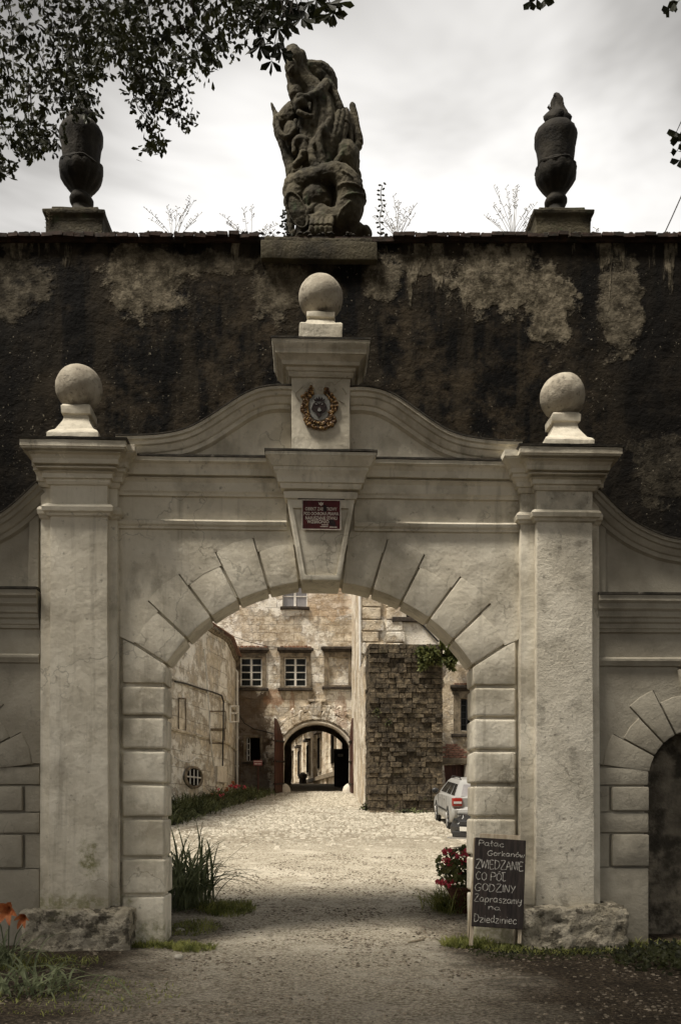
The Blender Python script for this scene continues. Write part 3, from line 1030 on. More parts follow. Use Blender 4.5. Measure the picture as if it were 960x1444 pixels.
for sg in (-1, 1):
    pa = dense(half, 3)
    gb = sweep_gable(pa, gprof, sg, 'gable_moulding', 'plaster', gate)
    sweep_gable([(x, z + .016) for x, z in pa], [(0.0, -.215), (0.014, -.215)], sg, 'ledge_covering', 'ledge', gate)
    fld = [(x, z - .12) for x, z in pa] + [(2.36, 5.66), (0.30, 5.66)]
    fld = [(sg * x, z) for x, z in fld]
    MB().prism(fld, -.012, .22).build('gable_field', 'plaster', gate, (0.004, 1.7), smooth=30, cut=.4)


def ball_finial(x, y, zb, zt, rb, wb, nm='ball_finial', lv=(.22, .28, .36, .62, .76, .78, .95)):
    f = MB()
    hw = wb / 2
    h = zt - zb
    f.steps(x - .15, x + .15, y - .15, y + .15, [(hw - .15, zb), (hw - .15, zb + h * lv[0]), (hw - .17, zb + h * lv[1]), (hw - .22, zb + h * lv[2]), (0.0, zb + h * lv[3]), (-.015, zb + h * lv[4]),
                                                 (0.015, zb + h * lv[5]), (0.018, zb + h * lv[6]), (0.0, zt)], (1, 1))
    # back side carries no offset, so add it as a mirrored skirt
    f.steps(x - .15, x + .15, -(y + .15), -(y + .15) + .02, [(hw - .15, zb), (hw - .15, zb + h * lv[0]), (hw - .17, zb + h * lv[1]), (hw - .22, zb + h * lv[2]), (0.0, zb + h * lv[3]), (-.015, zb + h * lv[4]),
                                                 (0.015, zb + h * lv[5]), (0.018, zb + h * lv[6]), (0.0, zt)], (1, 1))
    k = len(f.v) // 2
    f.v = f.v[:k] + [(vx, -vy, vz) for vx, vy, vz in f.v[k:]]
    p = f.build(nm, 'plaster', gate, (0.012, 5), (.008, 2), smooth=30, merge=True, cut=.07)
    b = MB().ell((x, y, zt + rb * .93), (rb, rb, rb * .985), 32, 20)
    b.build('ball', 'ballstone', p, (0.008, 5), smooth=0)
    return p


ball_finial(0.0, 0.0, 6.97, 7.40, .262, .50, lv=(.55, .60, .66, .78, .84, .85, .98))
ball_finial(-2.82, -.03, 5.77, 6.26, .268, .58)
ball_finial(2.88, -.03, 5.77, 6.26, .268, .58)

# pilasters with their capitals and rough stone plinths
cap_main = [(0.0, 5.32), (0.025, 5.322), (0.045, 5.35), (0.045, 5.375), (0.075, 5.38), (0.08, 5.43), (0.11, 5.465), (0.14, 5.475), (0.14, 5.51),
            (0.165, 5.515), (0.17, 5.565), (0.20, 5.60), (0.25, 5.635), (0.27, 5.645), (0.27, 5.66), (0.285, 5.665), (0.285, 5.735)]
neck = [(0.0, 4.955), (0.012, 4.956), (0.012, 4.962), (0.03, 4.965), (0.04, 4.99), (0.07, 5.005), (0.08, 5.05), (0.065, 5.075), (0.025, 5.10), (0.0, 5.105)]


def sc_(prof, k):
    return [(o_ * k, z) for o_, z in prof]


for sg in (-1, 1):
    mt = 'plaster' if sg < 0 else 'plaster_rough'

    def ab(a, b):
        return (min(sg * a, sg * b), max(sg * a, sg * b))
    a, b = (-3.105, -2.455) if sg < 0 else (2.53, 3.185)
    pil = MB()
    rr = []
    for z, e_ in ((0.36, .018), (1.5, .012), (3.0, .004), (4.97, 0.0), (5.34, 0.0)):
        rr.append((e_, z))
    pil.steps(a, b, -.20, .2, rr)
    p = pil.build('pilaster', mt, gate, (0.008, 1.6), (.012, 2), smooth=35, cut=.35)
    # the narrow strip behind it, stepping back on both sides
    a2, b2 = (-3.245, -2.362) if sg < 0 else (2.362, 3.30)
    ks_ = (.35, .95) if sg < 0 else (.95, .35)
    MB().steps(a2, b2, -.10, .3, [(0.01, .36), (0.0, 3), (0.0, 5.34)]).build('back_strip', 'plaster', p, (0.006, 1.6), (.01, 2), smooth=35, cut=.35)
    MB().steps(a, b, -.20, .2, neck).build('necking', 'plaster', p, (0.004, 1.7), smooth=25, cut=.3)
    MB().steps(a2, b2, -.10, .3, sc_(neck, .8), ks_).build('necking', 'plaster', p, (0.004, 1.7), smooth=25, cut=.3)
    MB().steps(a, b, -.20, .2, sc_(quirk(cap_main), .92)).build('capital', 'plaster', p, (0.005, 1.7), smooth=25, cut=.3)
    MB().steps(a2, b2, -.10, .3, sc_(cap_main, .92), ks_).build('capital', 'plaster', p, (0.005, 1.7), smooth=25, cut=.3)
    MB().steps(a, b, -.20, .35, [(0.275, 5.738), (0.28, 5.765), (0.20, 5.785)]).build('ledge_covering', 'ledge', p, (0.008, 3), smooth=30, cut=.15)
    pa, pb = ((-3.36, -2.17) if sg < 0 else (2.30, 3.52))
    pl = MB().box(pa, pb, -.47, .2, -.25, .44 if sg < 0 else .47)
    po = pl.build('plinth_stone', 'rubble', gate, (0.045, 4.0), (.05, 2), smooth=0, cut=.028)
    for v in po.data.vertices:
        c_ = v.co
        v.co += noise.noise_vector(c_ * 13) * .022 + noise.noise_vector(c_ * 31) * .008

# ------------------------------------------------------------------ side wings with their own small arches
SX, SZ, SR = 4.53, 1.95, 0.60
for sg in (-1, 1):
    def mx(pts):
        return [(sg * x, z) for x, z in pts]
    wing = MB()
    pts = [(3.26, -.1), (SX - SR - .04, -.1)] + [(SX + (SR + .04) * math.sin(R(a)), SZ + (SR + .04) * math.cos(R(a))) for a in range(-90, 91, 10)] + [(SX + SR + .04, -.1), (5.85, -.1), (5.85, 4.16), (3.26, 4.16)]
    wall = wing.prism(mx(pts), .05, T - .03).build('wing_wall', 'plaster_wing', gate, W_, cut=.6, smooth=30)
    # voussoirs of the small arch, grooves of unequal length
    an = [9, 27, 44, 62, 82]
    ros = [1.02, 1.20, 1.02, 1.16]
    zt_ = 3.30
    for s2 in (-1, 1):
        for i in range(4):
            vous('wing_voussoir', sg * s2 * an[i], sg * s2 * an[i + 1], ros[i] + .01, wall, .008, SR, (sg * SX, SZ), -.012, T, 'plaster_wing', .018)
    kk = mx([(SX + q * SR * math.sin(R(8)), SZ + SR * math.cos(R(8)) - .02) for q in (-1, 1)] + [(SX + .26, 3.26), (SX - .26, 3.26)])
    MB().ngon(kk, -.07, T).build('wing_keystone', 'plaster_wing', wall, (0.005, 2), (.012, 2), smooth=35)
    # plate round them
    e_ = [(3.27, 2.13), (3.36, 2.13)]
    lst = list(reversed(an))
    rs = list(reversed(ros))
    for i in range(4):
        for a_ in (lst[i], (lst[i] + lst[i + 1]) / 2, lst[i + 1]):
            e_.append((SX - rs[i] * math.sin(R(a_)), SZ + rs[i] * math.cos(R(a_))))
    e_ += [(SX - .21, 3.05), (SX - .265, 3.34), (3.27, 3.34)]
    e_ = [p_ for p_ in e_ if p_[0] > 3.265]
    MB().prism(mx(e_), 0.0, .052).build('wing_spandrel', 'plaster_wing', wall, (0.004, 1.6), smooth=30, cut=.4)
    e2 = [(2 * SX - x, z) for x, z in e_]
    MB().prism(mx(e2), 0.0, .052).build('wing_spandrel', 'plaster_wing', wall, (0.004, 1.6), smooth=30, cut=.4)
    # jamb blocks: full courses and short framed ones by turns
    zz = [2.10, 1.86, 1.555, 1.21, 0.80, 0.42, -.1]
    zz = [2.10, 1.87, 1.56, 1.30, 0.90, -.12]
    for xa, xb in ((3.285, SX - SR), (SX + SR, 5.78)):
        for k in range(5):
            short = k in (1, 3)
            inner0, inner1 = (xa, xb)
            if short:
                if xa < SX:
                    MB().box(*sorted((sg * xa, sg * (xa + .17))), .012, T - .05, zz[k + 1] + .004, zz[k] - .004).build('jamb_backing', 'plaster_wing', wall, (0.004, 2), smooth=30)
                    inner0 = xa + .2
                else:
                    inner1 = xb - .2
            MB().box(*sorted((sg * inner0, sg * inner1)), -.02 if short else -.004, T, zz[k + 1] + .012, zz[k] - .012).build('wing_block', 'plaster_wing', wall, (0.006, 2.4), (.02, 2), smooth=45)
    # blind infill of the small arch
    MB().box(*sorted((sg * (SX - SR - .03), sg * (SX + SR + .03))), .44, .465, -.1, SZ + SR + .05).build('blind_infill', 'niche', wall, (0.006, 1.5), smooth=30, cut=.3)
    # wing entablature
    pe = [(0.0, 3.70), (0.03, 3.705), (0.035, 3.74), (0.05, 3.75), (0.05, 3.80), (0.075, 3.82), (0.075, 3.86), (0.10, 3.88), (0.10, 3.94), (0.13, 3.97), (0.13, 4.03), (0.16, 4.06), (0.16, 4.125)]
    a, b = sorted((sg * 3.28, sg * 5.80))
    straight(a, b, .0, .3, quirk(pe), 'wing_cornice', 'plaster_wing', wall)
    straight(a, b, .0, .3, [(0.175, 4.128), (0.175, 4.155), (0.09, 4.17)], 'ledge_covering', 'ledge', wall, .15)
    straight(a, b, .006, .3, [(0.0, 3.40), (0.0, 3.702)], 'wing_frieze', 'plaster_wing', wall)
    straight(a, b, .0, .3, [(0.0, 3.30), (0.03, 3.305), (0.035, 3.33), (0.055, 3.36), (0.055, 3.385), (0.02, 3.41)], 'wing_architrave', 'plaster_wing', wall)
    wh = [(3.28, 5.36), (3.42, 5.22), (3.56, 5.09), (3.74, 4.96), (3.92, 4.87), (4.12, 4.80), (4.35, 4.76), (4.60, 4.74), (5.2, 4.735), (5.85, 4.735)]
    pa = dense(wh, 3)
    sweep_gable(pa, [(o_ * 1.05, y_ * .8) for o_, y_ in gprof], sg, 'wing_gable_moulding', 'plaster_wing', wall)
    sweep_gable([(x, z + .016) for x, z in pa], [(0.0, -.175), (0.014, -.175)], sg, 'ledge_covering', 'ledge', wall)
    fld = mx([(x, z - .12) for x, z in pa] + [(5.85, 4.14), (3.26, 4.14)])
    MB().prism(fld, -.008, .22).build('wing_gable_field', 'plaster_wing', wall, (0.004, 1.7), smooth=30, cut=.5)
    MB().box(*sorted((sg * 3.28, sg * 3.40)), -.045, .2, 4.17, 5.02).build('wing_strip', 'plaster_wing', wall, (0.004, 2), (.008, 1), smooth=35)

# ================================================================== COAT OF ARMS on the crowning block
coat = thing('coat_of_arms', 'gilded coat of arms with crowned black eagle on the block above the keystone', 'coat of arms', (0.0, -.2, 5.95))
cz0, cxo = 6.225, 0.0
yc = -.196


def crest_px(u, v):                          # 0..960 crop of the crest, 9.6 crop pixels to one photo pixel
    p = P(400 + u / 9.6, 525 + v / 9.6, yc)
    return p


mb = MB()
sh = [(345, 380), (400, 320), (480, 305), (560, 315), (610, 370), (630, 450), (615, 560), (570, 640), (490, 670), (420, 650), (365, 590), (335, 480)]
q = [crest_px(u, v) for u, v in reversed(sh)]
mb.ngon([(p.x, p.z) for p in q], yc - .022, yc + .01)
shield = mb.build('shield', 'shield', coat, (0.002, 8), (.008, 2), smooth=40)
rnd = random.Random(11)
gold = MB()
ring = [(370, 215), (345, 255), (300, 300), (265, 340), (280, 395), (265, 440), (250, 490), (245, 530), (290, 560), (310, 600), (290, 645), (310, 690), (345, 720), (390, 745), (440, 765),
        (500, 768), (560, 762), (610, 745), (650, 715), (690, 680), (690, 640), (650, 600), (660, 555), (700, 520), (715, 470), (705, 420), (690, 370), (650, 320), (610, 280), (575, 240),
        (560, 290), (620, 360), (650, 400), (655, 480), (640, 560), (600, 660), (540, 700), (480, 700), (420, 690), (360, 650), (325, 570), (310, 470), (320, 400), (350, 340), (385, 300)]
for i, (u, v) in enumerate(ring):
    p = crest_px(u, v)
    r1 = rnd.uniform(.014, .025)
    M_ = Matrix.Rotation(rnd.uniform(0, 3), 3, 'Y')
    gold.ell((p.x, yc - .018, p.z), (r1 * 1.5, .026 + rnd.uniform(0, .01), r1), 8, 6, M_)
for i in range(0, len(ring) - 1, 1):
    if i in (29,):
        continue
    a, b = crest_px(*ring[i]), crest_px(*ring[i + 1])
    gold.tube([(a.x, yc - .02, a.z), ((a.x + b.x) / 2 + rnd.uniform(-.01, .01), yc - .034, (a.z + b.z) / 2), (b.x, yc - .02, b.z)], .009, 5)
for k in range(170):
    i = rnd.randrange(25)
    u = ring[i][0] + (480 - ring[i][0]) * rnd.uniform(-.06, .28)
    v = ring[i][1] + (520 - ring[i][1]) * rnd.uniform(-.06, .28)
    p = crest_px(u, v)
    gold.ell((p.x, yc - .022 - rnd.uniform(0, .012), p.z), (rnd.uniform(.010, .020), .016, rnd.uniform(.005, .010)), 6, 4, Matrix.Rotation(rnd.uniform(0, 3.1), 3, 'Y'))
for cu, cv, s_ in ((375, 225, 1), (585, 240, -1), (250, 520, 1), (705, 510, -1), (320, 690, 1), (660, 690, -1), (500, 700, 1)):   # scroll ends
    pts = []
    for k in range(9):
        a = k * .75
        rr = 34 - k * 3.2
        p = crest_px(cu + s_ * rr * math.cos(a), cv + rr * math.sin(a))
        pts.append((p.x, yc - .03, p.z))
    gold.tube(pts, .008, 5)
gold.build('gilded_scrollwork', 'gold', coat, smooth=0, merge=False)
ch = MB()


def flat(m, uv, d=.03):
    q_ = [crest_px(u, v) for u, v in uv]
    ar = sum(q_[i].x * q_[(i + 1) % len(q_)].z - q_[(i + 1) % len(q_)].x * q_[i].z for i in range(len(q_)))
    if ar < 0:
        q_ = q_[::-1]
    m.prism([(p.x, p.z) for p in q_], yc - d, yc + .005)


flat(ch, [(420, 405), (405, 375), (432, 385), (445, 350), (462, 378), (480, 338), (498, 378), (518, 348), (530, 385), (560, 372), (540, 405)])
flat(ch, [(430, 418), (400, 440), (385, 480), (375, 510), (400, 540), (425, 555), (445, 570), (450, 600), (480, 625), (510, 600), (515, 570), (545, 555), (575, 525), (585, 490), (570, 450), (540, 418), (500, 430), (480, 445), (460, 430)], .034)
ch.build('crowned_eagle', 'charge', coat, (0.002, 20), smooth=None)
hi_ = MB()
flat(hi_, [(470, 500), (455, 540), (480, 552), (505, 540), (492, 500)], .04)
flat(hi_, [(420, 440), (445, 462), (455, 448)], .04)
flat(hi_, [(505, 452), (530, 440), (520, 462)], .04)
hi_.build('pale_charge', 'shield', coat)
sc = MB()
for pts in ([(262, 185), (215, 235), (165, 285), (170, 335), (215, 385)], [(790, 215), (840, 265), (850, 300)], [(740, 360), (770, 400), (820, 425)]):
    q_ = [crest_px(u, v) for u, v in pts]
    sc.tube([(p.x, yc - .008, p.z) for p in q_], .006, 5)
sc.build('incised_ribbon', 'plaster', coat, smooth=0)

# ================================================================== MONUMENT PLAQUE on the keystone
plq = thing('heritage_plaque', 'dark red enamel heritage plaque with white Polish lettering on the keystone', 'plaque', (0.0, -.2, 4.87))
yp = -.182
c0, c1 = P(426, 705, yp), P(480, 747, yp)
mb = MB()
mb.box(c0.x, c1.x, yp, yp + .016, c1.z, c0.z)
mb.build('plate', 'signred', plq, (0.002, 6), (.006, 2), smooth=35, cut=.08)
rim = MB()
rim.holed([(c0.x - .006, c1.z - .006), (c1.x + .006, c1.z - .006), (c1.x + .006, c0.z + .006), (c0.x - .006, c0.z + .006)],
          [[(c0.x + .006, c1.z + .006), (c1.x - .006, c1.z + .006), (c1.x - .006, c0.z - .006), (c0.x + .006, c0.z - .006)]], yp - .006, yp + .012)
rim.build('worn_rim', 'signwhite', plq)


def text_mesh(s, size, name, mat, parent, x, y, z, width=None, align='CENTER', bold=.0):
    cu = bpy.data.curves.new(name, 'FONT')
    cu.body = s
    cu.size = size
    cu.align_x = align
    cu.extrude = 0.0012
    cu.offset = bold
    cu.resolution_u = 3
    o = bpy.data.objects.new(name, cu)
    COL.objects.link(o)
    bpy.context.view_layer.update()
    me = bpy.data.meshes.new_from_object(o.evaluated_get(bpy.context.evaluated_depsgraph_get()))
    bpy.data.objects.remove(o)
    xs = [v.co.x for v in me.vertices]
    w = max(xs) - min(xs)
    sx = (width / w) if width else 1.0
    me.transform(Matrix.Rotation(R(90), 4, 'X') @ Matrix.Diagonal((sx, 1, 1, 1)))
    me.transform(Matrix.Translation((x, y, z)))
    return link(name, me, mat, parent)


W0, H0 = c1.x - c0.x, c0.z - c1.z
xm = (c0.x + c1.x) / 2


def pz(v):                                   # v in the 768-high crop, plate spans 130..665
    return c0.z - (v - 130) / 535 * H0


for s_, v, uu0, uu1, sz in (("OBIEKT ZAB", 318, 190, 520, 1), ("TKOWY", 318, 575, 760, 1), ("POD OCHRONĄ PRAWA", 405, 165, 790, 1), ("NARUSZANIE STANU", 485, 195, 765, 1), ("WZBRONIO", 552, 225, 620, 1)):
    w_ = (uu1 - uu0) / 690 * W0
    xc_ = c0.x + ((uu0 + uu1) / 2 - 135) / 690 * W0
    text_mesh(s_, .052, 'lettering', 'signwhite', plq, xc_, yp - .002, pz(v), w_, bold=.0012)
ins = MB()
for u0, u1, v in ((485, 605, 580), (460, 600, 612), (625, 760, 620)):
    ins.box(c0.x + (u0 - 135) / 690 * W0, c0.x + (u1 - 135) / 690 * W0, yp - .003, yp + .002, pz(v + 7), pz(v - 7))
em = [(430, 165), (455, 185), (475, 160), (495, 185), (520, 168), (510, 215), (490, 220), (480, 240), (465, 222), (440, 212)]
q_ = [(c0.x + (u - 135) / 690 * W0, pz(v)) for u, v in reversed(em)]
ins.prism(q_, yp - .003, yp + .002)
ins.build('emblem_and_fine_print', 'signwhite', plq)
for pts in ([(515, 225), (550, 215), (575, 250), (570, 330), (540, 345), (512, 320)], [(610, 490), (690, 480), (735, 530), (740, 590), (690, 605), (625, 580)]):
    q_ = [(c0.x + (u - 135) / 690 * W0, pz(v)) for u, v in reversed(pts)]
    MB().prism(q_, yp - .0045, yp + .002).build('bare_chip', 'chip', plq)
br = MB()
br.box(c0.x - .05, c1.x + .05, yp - .004, yp + .03, c0.z + .012, c0.z + .026)
br.build('top_bracket', 'chip', plq)

# ================================================================== THE RAMPART WALL BEHIND
YW, YWB = 0.62, 1.60
ramp = thing('rampart_wall', 'tall algae-blackened plaster wall with brick coping rising behind the gateway', 'wall', (0, 1.1, 0))


def wtop(x):
    return 8.72 + 0.022 * x


outer = [(-13, -.3), (-2.35, -.3)]
outer += [(2.35 * math.sin(R(a)), 3.4 + 1.45 * math.cos(R(a))) for a in range(-90, 91, 10)]
outer += [(2.35, -.3), (13, -.3)] + [(x, wtop(x)) for x in (13, 6, 0, -6, -13)]
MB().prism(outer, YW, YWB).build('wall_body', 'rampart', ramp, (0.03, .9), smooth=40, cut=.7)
# brick coping, headers laid side by side
bme = [MB().box(-.5, .5, -.5, .5, -.5, .5).mesh('coping_brick_%d' % k, (0.012, 1.7 + k), (.03, 1), smooth=40) for k in range(4)]
for m_ in bme:
    m_.materials.append(MT['coping'])
rnd = random.Random(21)
MB().prism([(-6.6, wtop(-6.6) - .03), (6.8, wtop(6.8) - .03), (6.8, wtop(6.8) + .03), (-6.6, wtop(-6.6) + .03)], YW - .035, YWB - .02).build('coping_mortar', 'coping', ramp, (0.008, 3), cut=.4)
x = -6.6
while x < 6.8:
    w = rnd.uniform(.125, .15)
    if not (-.72 < x + w / 2 < .92):
        link('brick', rnd.choice(bme), None, ramp, (x + w / 2, (YW + YWB) / 2 - .03 + rnd.uniform(-.006, .006), wtop(x) + .035 + rnd.uniform(-.003, .003)),
             (rnd.uniform(-.03, .03), rnd.uniform(-.03, .03), rnd.uniform(-.02, .02)), (w - .001, YWB - YW + .11, .05))
    x += w
mb = MB()
mb.box(-13, -6.6, YW - .08, YWB + .05, wtop(-8), wtop(-8) + .07)
mb.box(6.8, 13, YW - .08, YWB + .05, wtop(9), wtop(9) + .07)
mb.box(-6.65, 6.85, YW + .05, YWB - .05, 8.4, 8.56)
mb.build('coping_bed', 'coping', ramp, (0.01, 2), cut=.6)
# mortar bed with moss and crumbs on the coping
mb = MB()
rnd = random.Random(77)
for _ in range(900):
    x = rnd.uniform(-5.6, 6.2)
    chip(mb, x, YW - .05 + rnd.random() ** 2 * .5, rnd.uniform(.01, .035), rnd, wtop(x) + .072)
o = mb.build('coping_moss', 'ledge', ramp, merge=False)
tag(o, kind='stuff')

# ================================================================== STATUE AND URNS ON THE WALL
YS = 1.05
ms = MB()
sa, sb = P(368, 340, YW - .09), P(532, 340, YW - .09)
ms.box(sa.x, sb.x, YW - .10, YWB + .1, 8.43, 8.66)
ms.box(sa.x + .05, sb.x - .05, YW - .05, YWB + .05, 8.661, 8.735)
o = ms.build('statue_plinth', 'statue', None, (0.02, 2), (.02, 2), smooth=40, cut=.2)
tag(o, 'broad mossy stone slab under the statue at the middle of the wall top', 'plinth')


def sp_(u, v, dy=0.0):
    """statue crop: 4.81 crop pixels to one photo pixel"""
    return P(370 + u / 4.81, 50 + v / 4.81, YS + dy)


KU = 11.4 / F / 4.81                         # metres per crop pixel
st = MB()


def E_(u, v, ru, rv, dy=0.0, rd=None, rot=0.0):
    rd = rd if rd is not None else (ru + rv) / 2
    st.ell(sp_(u, v, dy), (ru * KU, rd * KU, rv * KU), 14, 10, Matrix.Rotation(R(rot), 3, 'Y'))


def T_(pts, n=10):
    q, r = [], []
    for p in pts:
        q.append(sp_(p[0], p[1], p[3] if len(p) > 3 else 0.0))
        r.append(p[2] * KU)
    # smooth path
    qq, rr = [], []
    m = len(q)
    for i in range(m - 1):
        for j in range(4):
            t = j / 4
            p0, p1, p2, p3 = q[max(0, i - 1)], q[i], q[i + 1], q[min(m - 1, i + 2)]
            qq.append(0.5 * ((2 * p1) + (-p0 + p2) * t + (2 * p0 - 5 * p1 + 4 * p2 - p3) * t * t + (-p0 + 3 * p1 - 3 * p2 + p3) * t ** 3))
            rr.append(r[i] * (1 - t) + r[i + 1] * t)
    qq.append(q[-1])
    rr.append(r[-1])
    st.tube(qq, rr, n)
    for e_ in (0, -1):
        st.ell(qq[e_], (rr[e_],) * 3, 8, 6)


# head bent forward, cap of hair, face turned down to the left
E_(215, 165, 62, 78, -.16)
E_(258, 158, 45, 58, -.10)
E_(205, 120, 58, 48, -.12)
E_(192, 215, 42, 52, -.22)
T_([(205, 215, 16, -.28), (185, 245, 12, -.27)])
E_(170, 150, 22, 40, -.15)
# bull-like back and raised shoulder
T_([(300, 235, 55, -.05), (350, 230, 52, -.02), (410, 235, 48, 0), (455, 280, 42, .02), (480, 350, 26, .02)])
T_([(330, 205, 26, .0), (400, 200, 24, .02), (455, 235, 22, .03), (488, 300, 20, .03), (497, 365, 14, .02)])
# torso leaning over
T_([(235, 265, 80, -.08), (270, 340, 92, -.05), (330, 420, 110, 0), (370, 520, 130, .02), (390, 650, 150, .03), (400, 800, 160, .03), (380, 950, 150, .03)])
T_([(200, 350, 38, -.12), (235, 430, 42, -.16), (260, 480, 48, -.2)])
E_(225, 400, 48, 60, -.16)
T_([(430, 330, 34, -.12), (380, 385, 30, -.22), (310, 420, 26, -.28), (250, 415, 24, -.3)])     # arm across the chest
T_([(455, 330, 26, -.06), (500, 430, 32, -.04), (530, 510, 30, -.04)])
E_(265, 460, 45, 42, -.26)
T_([(345, 430, 16, -.24), (352, 520, 18, -.25), (340, 600, 20, -.24)])
T_([(245, 520, 18, -.26), (300, 545, 18, -.28), (345, 545, 14, -.26)])
E_(290, 600, 52, 70, -.05)
E_(365, 300, 95, 80, .06)
E_(430, 350, 55, 85, .06)
E_(590, 650, 50, 120, .06)
E_(300, 640, 90, 120, .08)
E_(240, 820, 60, 90, .06)
E_(365, 1120, 110, 110, -.08)
E_(300, 1240, 60, 80, -.10)
# left wing with its spike
T_([(60, 458, 4, 0), (80, 510, 15, 0), (98, 560, 28, 0)])
E_(110, 600, 42, 62, 0)
T_([(190, 490, 36, 0), (150, 540, 40, 0), (120, 600, 46, 0), (115, 660, 38, 0), (150, 720, 40, 0), (165, 790, 42, 0), (195, 880, 48, 0), (210, 950, 55, 0)])
T_([(90, 560, 16, -.1), (120, 660, 18, -.12), (165, 690, 18, -.14), (215, 640, 16, -.16), (225, 580, 14, -.16)])
T_([(110, 690, 20, -.02), (128, 740, 20, -.02), (140, 780, 18, -.02)])
E_(190, 560, 70, 90, .03)
E_(200, 700, 70, 110, .03)
# seated small figure
E_(245, 720, 38, 34, -.22)
T_([(215, 790, 18, -.2), (222, 720, 22, -.2), (262, 690, 20, -.22), (300, 715, 24, -.22)])
T_([(275, 740, 34, -.2), (280, 800, 34, -.22), (255, 850, 26, -.2), (220, 880, 22, -.18)])
T_([(330, 790, 26, -.24), (345, 850, 28, -.26), (370, 900, 28, -.26)])
# upright flame or ear shapes
T_([(438, 440, 24, -.16), (455, 500, 22, -.18), (452, 580, 26, -.2), (415, 650, 36, -.22), (380, 700, 34, -.22), (340, 770, 32, -.22), (330, 830, 26, -.2)])
T_([(425, 455, 18, -.14), (400, 530, 24, -.16), (370, 610, 28, -.18), (335, 670, 28, -.18), (320, 740, 28, -.2), (325, 820, 26, -.2), (355, 880, 28, -.22)])
E_(410, 650, 34, 44, -.26)
T_([(610, 478, 23, 0), (622, 540, 26, 0), (632, 620, 32, 0), (645, 690, 36, 0), (648, 745, 34, 0), (610, 770, 30, -.04), (560, 780, 30, -.08)])
T_([(520, 525, 20, -.14), (500, 600, 22, -.18), (480, 690, 22, -.2), (450, 780, 26, -.2), (440, 860, 26, -.2)])
T_([(548, 515, 18, -.12), (530, 590, 22, -.16), (508, 680, 22, -.18), (490, 730, 20, -.18)])
T_([(572, 510, 18, -.08), (566, 590, 22, -.12), (550, 670, 22, -.14), (530, 730, 24, -.15)])
T_([(505, 485, 10, -.02), (520, 520, 18, -.04), (570, 500, 12, -.02)])
T_([(585, 560, 16, -.05), (592, 640, 18, -.08), (600, 710, 18, -.08)])
T_([(395, 640, 16, -.28), (385, 720, 20, -.28), (400, 800, 22, -.27), (420, 880, 22, -.26)])
# haunch
E_(560, 850, 100, 130, -.02)
E_(620, 850, 42, 110, .02)
E_(640, 960, 30, 60, .02)
E_(665, 988, 14, 18, .0)
T_([(590, 770, 18, -.16), (540, 800, 20, -.2), (500, 860, 22, -.22)])
# coils: belly, banded tail
T_([(210, 1020, 62, -.04), (265, 1000, 75, -.1), (330, 985, 80, -.14), (400, 960, 72, -.2), (450, 935, 60, -.24), (520, 945, 72, -.26), (580, 1010, 88, -.26),
    (600, 1110, 95, -.24), (575, 1210, 98, -.22), (510, 1255, 88, -.2), (440, 1240, 70, -.22), (400, 1200, 52, -.22)], 16)
for (u, v, r_, an) in ((520, 900, 0, 0),):
    pass
# raised bands over the tail
for (cu, cv, rad, ang, dy) in ((528, 948, 77, 62, -.26), (575, 1000, 90, 35, -.26), (600, 1070, 97, 8, -.25), (603, 1140, 99, -12, -.24), (580, 1205, 101, -38, -.22), (530, 1245, 94, -65, -.2)):
    c = sp_(cu, cv, dy)
    rr_ = rad * KU
    ax = Matrix.Rotation(R(ang), 3, 'Y')
    pts = []
    for k in range(17):
        a = 2 * math.pi * k / 16
        pts.append(c + ax @ Vector((rr_ * math.cos(a), rr_ * math.sin(a), 0)))
    st.tube(pts, .016, 6, cap=False)
E_(240, 1100, 90, 110, -.02)
E_(330, 1100, 80, 90, -.04)
E_(190, 1010, 40, 60, -.04)
T_([(165, 985, 18, 0), (152, 1030, 16, 0), (150, 1075, 14, 0)])
T_([(175, 1060, 26, 0), (158, 1100, 16, -.02), (152, 1150, 10, -.02)])
# leaf-like folded wing lower left
M1 = Matrix.Rotation(R(-24), 3, 'Y')
st.ell(sp_(232, 1185, -.26), (58 * KU, 26 * KU, 125 * KU), 14, 10, M1)
rim_pts = []
for k in range(25):
    a = 2 * math.pi * k / 24
    rim_pts.append(sp_(232, 1185, -.30) + M1 @ Vector((60 * KU * math.cos(a), 0, 127 * KU * math.sin(a))))
st.tube(rim_pts, .017, 6, cap=False)
T_([(270, 1270, 36, -.22), (270, 1330, 40, -.2), (250, 1370, 30, -.2)])
# clawed paw
E_(395, 1275, 78, 66, -.26)
for k, u in enumerate((335, 368, 402, 436, 462)):
    T_([(u + 8, 1235, 17, -.34), (u, 1290, 19, -.42), (u - 4, 1335, 15, -.42), (u - 6, 1352, 8, -.40)], 8)
T_([(330, 1190, 30, -.2), (380, 1150, 36, -.18), (430, 1130, 36, -.18)])
T_([(230, 1372, 16, -.2), (290, 1350, 22, -.25), (330, 1335, 20, -.28)])
# rock mass and tree stump behind
E_(450, 1330, 240, 60, 0, 190)
E_(540, 1310, 110, 90, -.1)
E_(695, 1345, 48, 55, -.05)
E_(640, 1330, 60, 60, -.05)
T_([(185, 1180, 24, .05), (190, 1280, 28, .05), (192, 1375, 34, .05)])
E_(400, 1100, 150, 260, .1, 160)
st_o = st.build('statue', 'statue', None, merge=False)
tag(st_o, 'weathered stone statue of a stooping figure wrestling a coiled beast on the wall top', 'statue')
rm = st_o.modifiers.new('fuse', 'REMESH')
rm.mode = 'VOXEL'
rm.voxel_size = 0.010
rm.use_smooth_shade = True
tx = bpy.data.textures.new('erosion', 'CLOUDS')
tx.noise_scale = 0.07
tx.noise_depth = 3
dm = st_o.modifiers.new('erosion', 'DISPLACE')
dm.texture = tx
dm.texture_coords = 'GLOBAL'
dm.strength = 0.022
dm.mid_level = 0.5


